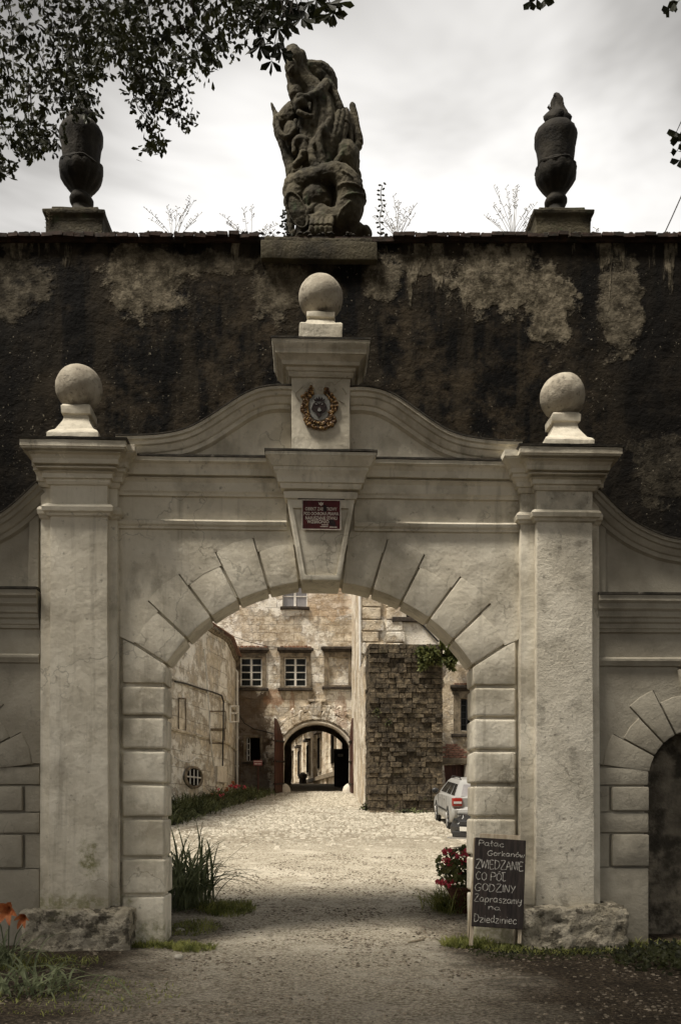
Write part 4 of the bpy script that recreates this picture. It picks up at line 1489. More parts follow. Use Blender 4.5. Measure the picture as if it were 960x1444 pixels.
def flame_urn(px, label, k=1.0, tilt=0.0):
    """base centred under photo column px"""
    c = P(px, 335, YS)
    x, y, z0 = c.x, YS, wtop(c.x) + .06
    u = thing('flame_urn', label, 'urn', (x, y, z0), 0, 'flame-topped stone urns on the rampart wall')
    m = MB()
    pr = [(.30, 0), (.30, .25), (.33, .27), (.335, .31), (.375, .33), (.385, .375), (.26, .375), (.26, .43), (.0, .43)]
    for i in range(len(pr) - 1):
        pass
    rings = [[(x - r, y - r, z0 + z), (x + r, y - r, z0 + z), (x + r, y + r, z0 + z), (x - r, y + r, z0 + z)] for r, z in
             [(.355, -.05), (.355, .24), (.36, .25), (.36, .29), (.385, .32), (.39, .37), (.30, .375), (.295, .46), (.10, .465)]]
    m.loft(rings)
    m.build('pedestal', 'statue', u, (0.014, 3), (.008, 1), smooth=35, cut=.12)
    b0 = z0 + .45
    prof = [(.22, 0), (.22, .05), (.16, .09), (.12, .14), (.115, .19), (.135, .215), (.152, .25), (.152, .285), (.13, .33), (.108, .355), (.115, .38), (.16, .43), (.212, .50), (.248, .57), (.262, .65), (.255, .71), (.226, .74), (.222, .77),
            (.230, .88), (.242, .98), (.262, 1.05), (.268, 1.11), (.255, 1.17), (.215, 1.23), (.16, 1.27), (.12, 1.29)]
    n = 48
    rings = []
    for r, z in prof:
        ring = []
        for i in range(n):
            a = 2 * math.pi * i / n
            fl = 0
            if .40 < z < .72:
                fl = .014 * abs(math.cos(a * 6))
            elif .76 <= z < 1.18:
                fl = .012 * abs(math.cos(a * 8))
            ring.append((x + (r + fl) * math.cos(a) + tilt * z, y + (r + fl) * math.sin(a), b0 + z))
        rings.append(ring)
    m = MB().loft(rings)
    # drapery swag
    pts = []
    for i in range(33):
        a = 2 * math.pi * i / 32
        pts.append((x + .255 * math.cos(a), y + .255 * math.sin(a), b0 + .72 - .05 * abs(math.sin(a * 2.5))))
    m.tube(pts, .022, 6, cap=False)
    m.build('urn_body', 'urn', u, (0.012, 5), smooth=40, merge=False)
    # flame finial: twisted tongues
    fl = MB()
    rings = []
    h = .44
    for j in range(12):
        t = j / 11
        r = (.150 + .03 * math.sin(t * 9)) * (1 - t) ** .62 + .008
        if j == 0:
            r = .15
        ox = .03 * math.sin(t * 2.4) - .015 * t
        ring = []
        for i in range(20):
            a = 2 * math.pi * i / 20
            q = r * (1 + .22 * math.cos(a * 5 + t * 7))
            ring.append((x + ox + q * math.cos(a), y + q * math.sin(a), b0 + 1.27 + t * h))
        rings.append(ring)
    fl.loft(rings)
    for j in range(9):
        t = .1 + j * .09
        a = j * 2.4
        r = .14 * (1 - t) ** .6
        fl.tube([(x + r * .6 * math.cos(a), y + r * .6 * math.sin(a), b0 + 1.26 + t * h), (x + r * 1.1 * math.cos(a), y + r * 1.1 * math.sin(a), b0 + 1.30 + t * h), (x + r * math.cos(a), y + r * math.sin(a), b0 + 1.34 + t * h)], [.022, .018, .004], 6)
    fl.build('flame', 'urn', u, (0.01, 7), smooth=50, merge=False)
    return u


flame_urn(115, 'dark stone urn with flame finial on the left of the wall, half under leaves')
flame_urn(783, 'dark stone urn with flame finial standing clear on the right of the wall')


# ---- weeds on the coping
def weed(px, top, spread, n, label, seed, kind='grass', y=.75):
    rnd = random.Random(seed)
    c = P(px, 335, y)
    z0 = wtop(c.x) + .06
    h = (335 - top) * 13.5 / F
    m = MB()
    for _ in range(n):
        a = rnd.uniform(-1, 1)
        dx = a * spread * 11.3 / F
        dy = rnd.uniform(-.15, .2)
        hh = h * rnd.uniform(.45, 1.0) * (1 - .25 * abs(a))
        b = Vector((c.x + rnd.uniform(-.04, .04), y + rnd.uniform(-.04, .04), z0 - .03))
        pts = []
        for k in range(6):
            t = k / 5
            pts.append(b + Vector((dx * t ** 1.4, dy * t, hh * (t - .12 * t * t * abs(a)))))
        m.tube(pts, [.0042 * (1 - .6 * k / 5) for k in range(6)], 3)
        # seed head
        for k in range(9):
            t = .62 + .38 * k / 8
            p = b + Vector((dx * t ** 1.4, dy * t, hh * (t - .12 * t * t * abs(a))))
            s_ = rnd.choice((-1, 1))
            q = p + Vector((s_ * rnd.uniform(.012, .035), rnd.uniform(-.02, .02), rnd.uniform(.01, .04)))
            m.tube([p, q], [.002, .004], 3)
            if rnd.random() < .6:
                m.ell(q, (.004, .004, .009), 4, 3)
    for _ in range(n):
        a = rnd.uniform(-1, 1)
        b = Vector((c.x + rnd.uniform(-.06, .06), y + rnd.uniform(-.04, .04), z0 - .03))
        blade(m, b, a * 90, .32 * h * rnd.uniform(.5, 1.1), .007, .5, rnd)
    o = m.build('wall_weed', 'drygrass', None, merge=False)
    tag(o, label, 'weed', 'dry weeds growing on the wall coping')


def blade(m, b, az, L, w, droop, rnd, seg=5, lean=None, vy=None):
    """one arching strap leaf"""
    lean = rnd.uniform(.15, .6) if lean is None else lean
    d = Vector((math.sin(R(az)), math.cos(R(az)) * .8, 0))
    side = Vector((math.cos(R(az)), -math.sin(R(az)), 0))
    k = len(m.v)
    for i in range(seg + 1):
        t = i / seg
        p = Vector(b) + d * (L * (lean * t + droop * .8 * t * t)) + Vector((0, 0, L * (t * (1 - .25 * lean) - droop * t ** 2.4)))
        ww = w * (1 - t ** 2) ** .7 * (.7 + .6 * min(1, t * 3)) / 1.3 + .0008
        m.v += [tuple(p - side * ww), tuple(p + Vector((0, 0, -ww * .5))), tuple(p + side * ww)]
    for i in range(seg):
        a = k + i * 3
        m.f += [(a, a + 1, a + 4, a + 3), (a + 1, a + 2, a + 5, a + 4)]


weed(245, 262, 38, 11, 'tuft of dry seeding grass on the wall just right of the left urn', 31)
weed(352, 290, 42, 12, 'low dry grass tuft on the wall just left of the statue', 32)
weed(560, 272, 40, 14, 'arching dry grass tuft on the wall just right of the statue', 33)
weed(722, 252, 42, 15, 'tall dry grass tuft against the left side of the right urn', 34)
weed(838, 305, 22, 2, 'two thin bent grass stalks on the wall right of the right urn', 35)
weed(66, 295, 16, 3, 'thin dry stalks on the wall beside the left urn pedestal', 36)
# climbing dark shoot standing upright beside the statue
rnd = random.Random(8)
m = MB()
c = P(535, 335, .8)
pts = [c + Vector((.012 * math.sin(k * 1.3) + k * .003, 0, -.03 + k * .07)) for k in range(11)]
m.tube(pts, .006, 5)
for p in pts[1:]:
    for s_ in (-1, 1):
        q = p + Vector((s_ * .03, rnd.uniform(-.02, .02), .012))
        m.ell(q, (.024, .006, .014), 6, 4, Matrix.Rotation(rnd.uniform(-.8, .8), 3, 'Y'))
o = m.build('climbing_shoot', 'chestnut', None, merge=False)
tag(o, 'single dark leafy shoot standing upright on the wall right of the statue', 'plant')
m = MB()
for i, (px, py) in enumerate(((402, 298), (400, 304), (398, 318), (403, 330), (404, 322), (401, 312), (410, 332))):
    q = P(px, py, .85)
    for k in range(5):
        m.ell(q + Vector((rnd.uniform(-.03, .03), rnd.uniform(-.03, .03), rnd.uniform(-.03, .03))), (.022, .007, .013), 6, 4, Matrix.Rotation(rnd.uniform(-1.5, 1.5), 3, 'Y'))
m.tube([P(408, 337, .85), P(404, 315, .85), P(400, 297, .85)], .005, 4)
o = m.build('climbing_shoot', 'chestnut', None, merge=False)
tag(o, 'small leafy shoot clinging to the left foot of the statue', 'plant')
# cable rising from the wall on the right
m = MB()
m.tube([P(934, 334, 1.0), P(946, 308, 1.0), P(962, 272, 1.0), P(1010, 160, 1.0)], .008, 5)
o = m.build('overhead_cable', 'cable', None)
tag(o, 'thin dark cable slanting up from the wall top at far right', 'cable')

# ================================================================== COURTYARD
def arch_pts(cx, zs, hw, rise, n=24, a0=-1, a1=1):
    """segmental arch: half width hw, rise above springing zs"""
    Rr = (hw * hw + rise * rise) / (2 * rise)
    t = math.asin(hw / Rr)
    zc = zs + rise - Rr
    return [(cx + Rr * math.sin(-t + 2 * t * i / n), zc + Rr * math.cos(-t + 2 * t * i / n)) for i in range(n + 1)]


def mould_frame(m, x0, x1, z0, z1, w, y, d):
    """stone surround of an opening"""
    m.holed([(x0 - w, z0 - w * .4), (x1 + w, z0 - w * .4), (x1 + w, z1 + w), (x0 - w, z1 + w)], [[(x0, z0), (x1, z0), (x1, z1), (x0, z1)]], y - d, y + .12)


def window(parent, px0, px1, py0, py1, y, cols, rows, mats=('white', 'glass'), surround=.22, lint=True, sill=True, bars=.035, recess=.16, centre=True):
    a, b = P(px0, py0, y), P(px1, py1, y)
    x0, x1, z0, z1 = a.x, b.x, b.z, a.z
    m = MB()
    m.box(x0 - .02, x1 + .02, y + recess + .05, y + recess + .09, z0 - .02, z1 + .02)
    m2 = MB()
    fw = .055
    yb = y + recess
    m2.box(x0, x1, yb - .02, yb + .05, z1 - fw, z1)
    m2.box(x0, x1, yb - .02, yb + .05, z0, z0 + fw)
    m2.box(x0, x0 + fw, yb - .02, yb + .05, z0 + fw, z1 - fw)
    m2.box(x1 - fw, x1, yb - .02, yb + .05, z0 + fw, z1 - fw)
    for i in range(1, cols):
        xx = x0 + (x1 - x0) * i / cols
        ww = bars * (1.6 if centre and i * 2 == cols else .8)
        m2.box(xx - ww, xx + ww, yb - .014, yb + .045, z0 + fw, z1 - fw)
    xs_ = [x0 + fw + .001] + [x0 + (x1 - x0) * i / cols for i in range(1, cols)] + [x1 - fw - .001]
    for j in range(1, rows):
        zz = z0 + (z1 - z0) * j / rows
        m2.box(x0 + fw, x1 - fw, yb - .008, yb + .04, zz - bars * .7, zz + bars * .7)
    w = m2.build('window', mats[0], parent, merge=False)
    # every pane a piece of its own
    for i in range(cols):
        for j in range(rows):
            xa, xb = x0 + (x1 - x0) * i / cols, x0 + (x1 - x0) * (i + 1) / cols
            za, zb = z0 + (z1 - z0) * j / rows, z0 + (z1 - z0) * (j + 1) / rows
            pm_ = MB()
            t = .01 * math.sin(i * 3 + j * 5)
            pm_.add([(xa, yb + .03 + t, za), (xb, yb + .03 - t, za), (xb, yb + .03, zb), (xa, yb + .03, zb),
                     (xa, yb + .035 + t, za), (xb, yb + .035 - t, za), (xb, yb + .035, zb), (xa, yb + .035, zb)],
                    [(0, 1, 2, 3), (7, 6, 5, 4), (0, 4, 5, 1), (1, 5, 6, 2), (2, 6, 7, 3), (3, 7, 4, 0)])
            pm_.build('pane', mats[1], w, merge=False)
    if surround:
        s_ = MB()
        mould_frame(s_, x0, x1, z0, z1, surround, y, .05)
        s_.build('frame', 'darkstone', w, (0.012, 2), cut=.4, smooth=30)
    if lint:
        l_ = MB()
        e_ = surround + .10
        l_.steps(x0 - e_ + .12, x1 + e_ - .12, y - .06, y + .1, [(0, z1 + surround + .0), (.05, z1 + surround + .01), (.10, z1 + surround + .10), (.16, z1 + surround + .13), (.16, z1 + surround + .22), (.04, z1 + surround + .28)])
        l_.build('lintel', 'lintel', w, (0.02, 2), cut=.3, smooth=30)
        t_ = MB()
        rnd_ = random.Random(int(px0))
        for k in range(int((x1 - x0 + 2 * e_) / .2)):
            xx = x0 - e_ + .12 + k * .2
            t_.box(xx, xx + .17, y - .16, y + .05, z1 + surround + .26, z1 + surround + .31 + rnd_.uniform(0, .05))
        t_.build('lintel_tiles', 'tile', w, (0.02, 3), merge=False)
    if sill:
        s_ = MB()
        e_ = surround + .10
        s_.box(x0 - e_, x1 + e_, y - .17, y + .1, z0 - surround * .4 - .14, z0 - surround * .4)
        s_.build('sill', 'lintel', w, (0.015, 2), (.02, 1), cut=.3)
    return (x0, x1, z0, z1)


def rect(x0, x1, z0, z1):
    return [(x0, z0), (x1, z0), (x1, z1), (x0, z1)]


def win_hole(px0, px1, py0, py1, y):
    a, b = P(px0, py0, y), P(px1, py1, y)
    return rect(a.x, b.x, b.z, a.z)


def stone_meshes(prefix, mat, n=6, amp=.07, seed=0, bev=.07):
    out = []
    for k in range(n):
        m = MB().box(-.5, .5, -.5, .5, -.5, .5)
        me = m.mesh(prefix, None, (bev, 1), smooth=35, cut=None)
        for v in me.vertices:
            v.co += noise.noise_vector(v.co * 2.6 + Vector((k * 7.3 + seed, 0, 0))) * amp
        me.materials.append(MT[mat])
        out.append(me)
    return out


# ---- gatehouse block with the passage
gh = thing('gatehouse', 'tall decayed ochre stucco building with the arched passage at its foot', 'building', (0, YF + 5, 2.4))
gl, gr_ = P(400, 1116, YF), P(492.5, 1116, YF)
pcx, phw = (gl.x + gr_.x) / 2, (gr_.x - gl.x) / 2
pz0 = GZ(0, YF)
zsp = P(447, 1052, YF).z
zcr = P(447, 1021, YF).z
ap = arch_pts(pcx, zsp, phw, zcr - zsp)
XL, XR = -9.0, 2.2
outer = [(XL, 1.0), (pcx - phw, 1.0)] + ap + [(pcx + phw, 1.0), (XR, 1.0), (XR, 17), (XL, 17)]
holes = [win_hole(339, 369.5, 927, 968, YF), win_hole(401, 432, 927, 968, YF), win_hole(463.5, 491, 926, 966, YF), win_hole(398, 433.5, 824, 856, YF), win_hole(347, 367, 1040, 1073, YF)]
MB().holed(outer, holes, YF, YF + .6).build('wall', 'facade', gh, (0.03, 1.1), cut=.8, smooth=35)
mb = MB()
mb.box(XL, -5, YF + .6, YF + 10, 1, 17)
mb.box(XL + .01, pcx - phw - .35, YF + 9.4, YF + 10, 1, 17)
mb.box(pcx + phw + .35, 8, YF + 9.4, YF + 10.01, 1, 17)
mb.box(pcx - phw - .36, pcx + phw + .36, YF + 9.41, YF + 9.99, 7.2, 17)
mb.box(XL, 8, YF + .61, YF + 9.99, 16.9, 17.1)
mb.build('rear_walls', 'facade', gh, cut=None)
# rooms behind the windows stay dark: floor and partition
mb = MB()
mb.box(-5, 2.2, YF + 3, YF + 3.1, 7.3, 16.9)
mb.box(-5, 2.2, YF + .6, YF + 3, 7.25, 7.3)
mb.box(-5, pcx - phw - .4, YF + 2, YF + 2.1, 1, 7.2)
mb.build('room_partitions', 'hole', gh)
window(gh, 339, 369.5, 927, 968, YF, 2, 4)
window(gh, 401, 432, 927, 968, YF, 2, 4)
window(gh, 398, 433.5, 824, 856, YF, 2, 2, ('white', 'glass_sky'), surround=.0, lint=False)
# sills drawn again for the frameless top window come from window(); blind window is plastered shut
a, b = P(463.5, 926, YF), P(491, 966, YF)
MB().box(a.x - .02, b.x + .02, YF + .12, YF + .2, b.z - .02, a.z + .02).build('blind_panel', 'facade', gh, (0.02, 2), cut=.4)
m = MB()
mould_frame(m, a.x, b.x, b.z, a.z, .24, YF, .05)
bw = m.build('blind_window_frame', 'darkstone', gh, (0.012, 2), cut=.4, smooth=30)
l_ = MB()
l_.steps(a.x - .24, b.x + .24, YF - .06, YF + .1, [(0, a.z + .24), (.05, a.z + .25), (.10, a.z + .34), (.16, a.z + .37), (.16, a.z + .46), (.04, a.z + .52)])
l_.build('lintel', 'lintel', bw, (0.02, 2), cut=.3)
MB().box(a.x - .34, b.x + .34, YF - .17, YF + .1, b.z - .23, b.z - .09).build('sill', 'lintel', bw, (0.015, 2), (.02, 1), cut=.3)
# small dark window low on the left: one white casement swung in
a, b = P(347, 1040, YF), P(367, 1073, YF)
m = MB()
m.box(a.x - .01, b.x + .01, YF + .5, YF + .55, b.z, a.z)
sw = m.build('dark_opening', 'hole', gh)
m = MB()
for k in range(5):
    zz = b.z + (a.z - b.z) * k / 4
    m.obox(Matrix.Translation((a.x + .12, YF + .2, zz)) @ Matrix.Rotation(R(65), 4, 'Z'), .26, .03, .04)
for xx in (.0, .22):
    m.box(a.x + .04 + xx * .5, a.x + .08 + xx * .5, YF + .08 + xx, YF + .12 + xx, b.z, a.z)
m.build('open_casement', 'white', sw, merge=False)
m = MB()
mould_frame(m, a.x, b.x, b.z, a.z, .13, YF, .03)
m.build('frame', 'darkstone', sw, (0.012, 2), cut=.4)
MB().box(a.x - .2, b.x + .2, YF - .12, YF + .1, b.z - .16, b.z - .05).build('sill', 'lintel', sw, (0.015, 2), cut=.3)

# pale arch ring and jambs of the passage
Rr = .13
m = MB()
inn = arch_pts(pcx, zsp, phw, zcr - zsp, 32)
out_ = [(pcx + (x - pcx) * (1 + Rr / phw), z + Rr * 1.1) for x, z in inn]
rings = []
for (x, z), (x2, z2) in zip(inn, out_):
    rings.append([(x, YF + .3, z), (x, YF - .05, z), (x + (x2 - x) * .5, YF - .10, z + (z2 - z) * .5), (x2, YF - .07, z2), (x2, YF + .05, z2)])
m.loft(rings)
m.build('arch_ring', 'archstone', gh, (0.008, 2), smooth=40)
for s_ in (-1, 1):
    xa, xb = sorted((pcx + s_ * phw, pcx + s_ * (phw + .13)))
    MB().box(xa, xb, YF - .07, YF + .3, pz0 - .1, zsp).build('jamb', 'archstone', gh, (0.01, 2), (.015, 1), cut=.4)
    g = MB().ell((pcx + s_ * (phw - .06), YF - .12, pz0 + .0), (.30, .28, .46), 14, 10)
    g.build('guard_stone', 'archstone', gh, (0.03, 3), smooth=0)
# rusticated stones radiating round the arch: worn relief blocks
smr = sm = stone_meshes('relief_stone', 'facade', 6, .16, 5)
rnd = random.Random(12)
for i in range(11):
    a = -62 + 124 * i / 10
    Rv = (phw ** 2 + (zcr - zsp) ** 2) / (2 * (zcr - zsp))
    zc_ = zcr - Rv
    aa = R(a * .78)
    for (rr2, rl, tw) in ((Rv + .42, .34, .34), (Rv + .82, .30, .40)) if i % 2 == 0 else ((Rv + .50, .5, .3),):
        link('relief_stone', rnd.choice(smr), None, gh, (pcx + rr2 * math.sin(aa), YF - .01, zc_ + rr2 * math.cos(aa)), (0, aa, 0), (tw * 1.25, .30, rl * 1.1))
# key block
link('relief_stone', sm[2], None, gh, (pcx, YF - .03, zcr + .75), (0, 0, 0), (.55, .34, .75))
link('relief_stone', sm[3], None, gh, (pcx, YF - .06, zcr + 1.18), (0, 0, 0), (.95, .30, .13))
# worn scrolls of a carved hood over the passage arch
for (a0, r0, s_) in ((-50, .52, 1), (-33, .60, -1), (-16, .50, 1), (4, .56, -1), (17, .62, 1), (34, .50, -1), (48, .56, 1), (-42, .85, -1), (28, .95, 1)):
    pts = []
    for k in range(11):
        t = k / 10
        aa = R((a0 + 11 * t) * .78)
        rr2 = Rv + r0 + s_ * .17 * math.sin(t * 5.2)
        pts.append((pcx + rr2 * math.sin(aa), YF - .07 - .03 * math.sin(t * 3), zc_ + rr2 * math.cos(aa)))
    MB().tube(pts, [.045 + .03 * math.sin(k / 10 * 3.14) for k in range(11)], 6).build('carved_scroll', 'archstone', gh, (.03, 4), smooth=0)
# the tunnel
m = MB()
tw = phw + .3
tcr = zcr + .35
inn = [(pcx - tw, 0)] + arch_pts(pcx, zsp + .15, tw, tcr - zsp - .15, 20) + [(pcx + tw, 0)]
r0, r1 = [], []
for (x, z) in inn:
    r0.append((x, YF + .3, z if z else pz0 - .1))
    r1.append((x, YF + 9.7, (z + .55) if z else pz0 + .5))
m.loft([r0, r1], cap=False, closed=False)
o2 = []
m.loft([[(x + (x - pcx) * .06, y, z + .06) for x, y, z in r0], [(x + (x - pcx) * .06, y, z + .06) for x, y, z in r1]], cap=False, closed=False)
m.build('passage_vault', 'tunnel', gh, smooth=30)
# far arch of the passage
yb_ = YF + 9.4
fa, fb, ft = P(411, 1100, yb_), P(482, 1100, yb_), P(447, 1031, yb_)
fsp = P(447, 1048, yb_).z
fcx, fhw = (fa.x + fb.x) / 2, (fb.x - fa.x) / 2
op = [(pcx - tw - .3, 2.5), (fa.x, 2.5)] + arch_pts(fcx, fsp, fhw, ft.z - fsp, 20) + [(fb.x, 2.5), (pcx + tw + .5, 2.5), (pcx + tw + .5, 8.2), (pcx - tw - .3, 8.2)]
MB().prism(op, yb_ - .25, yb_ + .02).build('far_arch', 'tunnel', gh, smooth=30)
# dark door leaf standing in the passage
da, db = P(471, 1056, YF + 6.5), P(496, 1103, YF + 6.5)
m = MB()
m.box(da.x, pcx + tw, YF + 6.5, YF + 6.58, GZ(0, YF + 6.5) - .1, da.z)
for k in range(5):
    xx = da.x + k * (pcx + tw - da.x) / 5
    m.box(xx, xx + .03, YF + 6.47, YF + 6.5, GZ(0, YF + 6.5), da.z - .05)
dl = m.build('passage_door', 'blackwood', gh)
sg_ = P(480, 1065, YF + 6.45)
MB().box(sg_.x - .14, sg_.x + .14, YF + 6.44, YF + 6.465, sg_.z - .08, sg_.z + .08).build('door_notice', 'plate', dl)
m = MB()
m.box(sg_.x - .10, sg_.x + .10, YF + 6.432, YF + 6.439, sg_.z + .02, sg_.z + .045)
m.box(sg_.x - .10, sg_.x + .06, YF + 6.432, YF + 6.439, sg_.z - .04, sg_.z - .015)
m.build('notice_print', 'blackplastic', dl)


# gate leaves: plank by plank
def gate_leaf(px_hinge, px_free, side, label):
    h = P(px_hinge, 1116, YF - .12)
    L = 1.7
    ang = R(97 if side < 0 else 88)          # swung back towards the courtyard
    base = Vector((h.x, YF - .13, pz0 - .05))
    root = thing('gate_leaf', label, 'gate', base, 0, 'open wooden leaves of the passage gate')
    d = Vector((-math.cos(ang) * side * -1 * side if False else 0, 0, 0))
    fx = P(px_free, 1118, YF - L)
    d = Vector((fx.x - h.x, -L, 0))
    Lr = d.length
    d.normalize()
    zt0 = P(px_hinge, 1043, YF - .12).z
    zt1 = P(px_free, 1013, YF - L).z
    n = 8
    for k in range(n):
        t0, t1 = k / n, (k + 1) / n - .012
        za = zt0 + (zt1 - zt0) * math.sin(t0 * math.pi / 2)
        zb = zt0 + (zt1 - zt0) * math.sin(t1 * math.pi / 2)
        p0, p1 = base + d * Lr * t0, base + d * Lr * t1
        nrm = Vector((d.y, -d.x, 0)) * .03
        g0, g1 = GZ(p0.x, p0.y) + .04, GZ(p1.x, p1.y) + .04
        vs = []
        for (p, g, zt) in ((p0, g0, za), (p1, g1, zb)):
            for s_ in (-1, 1):
                q = p + nrm * s_
                vs += [(q.x, q.y, g), (q.x, q.y, zt)]
        m = MB()
        m.add(vs, [(0, 1, 5, 4), (2, 6, 7, 3), (0, 4, 6, 2), (1, 3, 7, 5), (0, 2, 3, 1), (4, 5, 7, 6)])
        m.build('plank', 'redwood' if (side < 0 or k < 6) else 'redwood', root)
    m = MB()
    for zz in (.5, 1.6, 2.6):
        p0, p1 = base + Vector((0, 0, zz)), base + d * Lr * .98 + Vector((0, 0, zz - .07))
        nrm = Vector((d.y, -d.x, 0)).normalized() * (.06 if side > 0 else -.06) * (-1)
        m.tube([p0 + nrm, p1 + nrm], .045, 4)
        m.tube([p0 - nrm, p1 - nrm], .045, 4)
    m.build('ledger', 'blackwood', root)
    return root


gate_leaf(399, 387.5, -1, 'red-brown wooden gate leaf swung open on the left of the passage')
gate_leaf(493.5, 497, 1, 'red-brown wooden gate leaf swung open on the right of the passage')
# black boarding behind the right leaf
a, b = P(494, 1040, YF - .05), P(505, 1118, YF - .05)
o = MB().box(a.x + .02, b.x, YF - .12, YF - .003, b.z, a.z).build('dark_board', 'blackwood', None, (0.01, 3), cut=.4)
tag(o, 'black upright boarding on the wall right of the passage gate', 'boarding')

# ---- left house with its bevelled corner
lh = thing('left_house', 'pale patched stucco house on the left side of the courtyard', 'building', (-6, 25, 1.8))
fp = [(-7.3, 12.0), (-5.13, 22.7), (-3.81, 29.15), (-3.86, 34.45), (-13, 34.45), (-13, 12.0)]
HL = 9.1
vs, fs = [], []


def wall_between(m, p0, p1, z0, z1, th=.35, z1b=None):
    a, b = Vector((p0[0], p0[1], 0)), Vector((p1[0], p1[1], 0))
    d = (b - a).normalized()
    n = Vector((-d.y, d.x, 0)) * th
    zz = z1 if z1b is None else z1b
    m.add([a + Vector((0, 0, z0)), b + Vector((0, 0, z0)), b + n + Vector((0, 0, z0)), a + n + Vector((0, 0, z0)),
           a + Vector((0, 0, z1)), b + Vector((0, 0, zz)), b + n + Vector((0, 0, zz)), a + n + Vector((0, 0, z1))],
          [(3, 2, 1, 0), (4, 5, 6, 7), (0, 1, 5, 4), (1, 2, 6, 5), (2, 3, 7, 6), (3, 0, 4, 7)])


m = MB()
for i in range(3):
    wall_between(m, fp[i], fp[i + 1], .2, HL, .35)
m.build('wall', 'house', lh, (0.045, .9), cut=.7, smooth=35, merge=False)
m = MB()
wall_between(m, fp[4], fp[5], .2, HL)
wall_between(m, fp[5], fp[0], .2, HL)
m.build('rear_wall', 'house', lh)


def course(p0, p1, z, prof, name, mat, par):
    """string course along the wall p0-p1: prof (out, dz)"""
    a, b = Vector((p0[0], p0[1], 0)), Vector((p1[0], p1[1], 0))
    d = (b - a).normalized()
    n = Vector((d.y, -d.x, 0))
    m = MB()
    r0 = [a + n * o_ + Vector((0, 0, z + dz)) for o_, dz in prof]
    r1 = [b + n * o_ + Vector((0, 0, z + dz)) for o_, dz in prof]
    m.loft([r0, r1])
    return m.build(name, mat, par, (0.02, 1.6), cut=.6, smooth=30)


cp_ = [(-.05, 0), (.07, 0.02), (.10, .09), (.04, .14), (-.05, .15)]
for i in range(3):
    for z in (6.35, 4.45):
        course(fp[i], fp[i + 1], z, cp_, 'string_course', 'house', lh)
    course(fp[i], fp[i + 1], HL - .12, [(-.3, 0), (.05, .02), (.10, .10), (.16, .12), (.16, .20), (-.3, .24)], 'eaves', 'darkstone', lh)
# low tiled roof, tile courses as real steps
for i in range(3):
    a, b = Vector((fp[i][0], fp[i][1], 0)), Vector((fp[i + 1][0], fp[i + 1][1], 0))
    d = (b - a).normalized()
    n = Vector((d.y, -d.x, 0))
    m = MB()
    L = (b - a).length
    kx_ = int(L / .28)
    for r_ in range(7):
        for k in range(kx_):
            p = a + d * (k + .5) * L / kx_ + n * (.14 - r_ * .30) + Vector((0, 0, HL + .24 + r_ * .17))
            m.obox(Matrix.Translation(p) @ Matrix.Rotation(math.atan2(d.y, d.x), 4, 'Z') @ Matrix.Rotation(R(28 * (1)), 4, 'X'), .26, .40, .035)
    o = m.build('roof_tiles', 'tile', lh, merge=False)
    tag(o, kind='stuff')


def on_wall(px, py, seg=1, out=0.0):
    """point of the left house wall seen at a photo pixel"""
    k = (px - HX) / F
    dx, dy = SN + k * CS, CS - k * SN
    a, b = fp[seg], fp[seg + 1]
    ex, ey = b[0] - a[0], b[1] - a[1]
    nx, ny = ey, -ex
    l_ = math.hypot(nx, ny)
    nx, ny = nx / l_, ny / l_
    t = ((a[0] + nx * out - CX) * nx + (a[1] + ny * out - CY) * ny) / (dx * nx + dy * ny)
    return Vector((CX + dx * t, CY + dy * t, CZ + (HY - py) / F * t))


# blocked niches and framed panels scratched in relief
for (u0, u1, v0, v1) in ((296, 318, 1003, 1028), (296, 317, 1030, 1048), (252, 262, 985, 1030)):
    q = [on_wall(u0, v0, 1, .03), on_wall(u1, v0, 1, .03), on_wall(u1, v1, 1, .03), on_wall(u0, v1, 1, .03)]
    m = MB()
    for i in range(4):
        m.tube([q[i], q[(i + 1) % 4]], .03, 4)
    m.build('panel_frame', 'darkstone', lh)
# oval cellar window
c = on_wall(272, 1096, 1, .0)
d_ = Vector((fp[2][0] - fp[1][0], fp[2][1] - fp[1][1], 0)).normalized()
nn = Vector((d_.y, -d_.x, 0))
m = MB()
ring0 = [c + nn * .06 + d_ * (1.15 * math.cos(a)) + Vector((0, 0, .45 * math.sin(a))) for a in [2 * math.pi * i / 20 for i in range(20)]]
ring1 = [c + nn * .10 + d_ * (.95 * math.cos(a)) + Vector((0, 0, .36 * math.sin(a))) for a in [2 * math.pi * i / 20 for i in range(20)]]
ring2 = [c + nn * .03 + d_ * (.9 * math.cos(a)) + Vector((0, 0, .34 * math.sin(a))) for a in [2 * math.pi * i / 20 for i in range(20)]]
m.loft([ring0, ring1, ring2], cap=False)
ow = m.build('cellar_window', 'darkstone', lh, smooth=30)
m = MB()
m.add(ring2, [tuple(range(20))])
m.build('pane', 'hole', ow)
m = MB()
for k in (-.45, 0, .45):
    m.tube([c + nn * .05 + d_ * k + Vector((0, 0, -.3)), c + nn * .05 + d_ * k + Vector((0, 0, .3))], .035, 4)
m.tube([c + nn * .05 + d_ * -.85, c + nn * .05 + d_ * .85], .03, 4)
m.build('window_bars', 'white', ow)
# pale grey meter cabinet low on the wall
q0, q1 = on_wall(303, 1080, 1, .0), on_wall(316, 1104, 1, .0)
m = MB()
m.obox(Matrix.Translation((q0 + q1) / 2 + nn * .06) @ Matrix.Rotation(math.atan2(d_.y, d_.x), 4, 'Z'), (Vector((q1.x - q0.x, q1.y - q0.y, 0))).length, .14, abs(q0.z - q1.z))
o = m.build('meter_cabinet', 'archstone', None, bevel=(.015, 1))
tag(o, 'pale grey meter cabinet on the left house wall above the flower bed', 'cabinet')


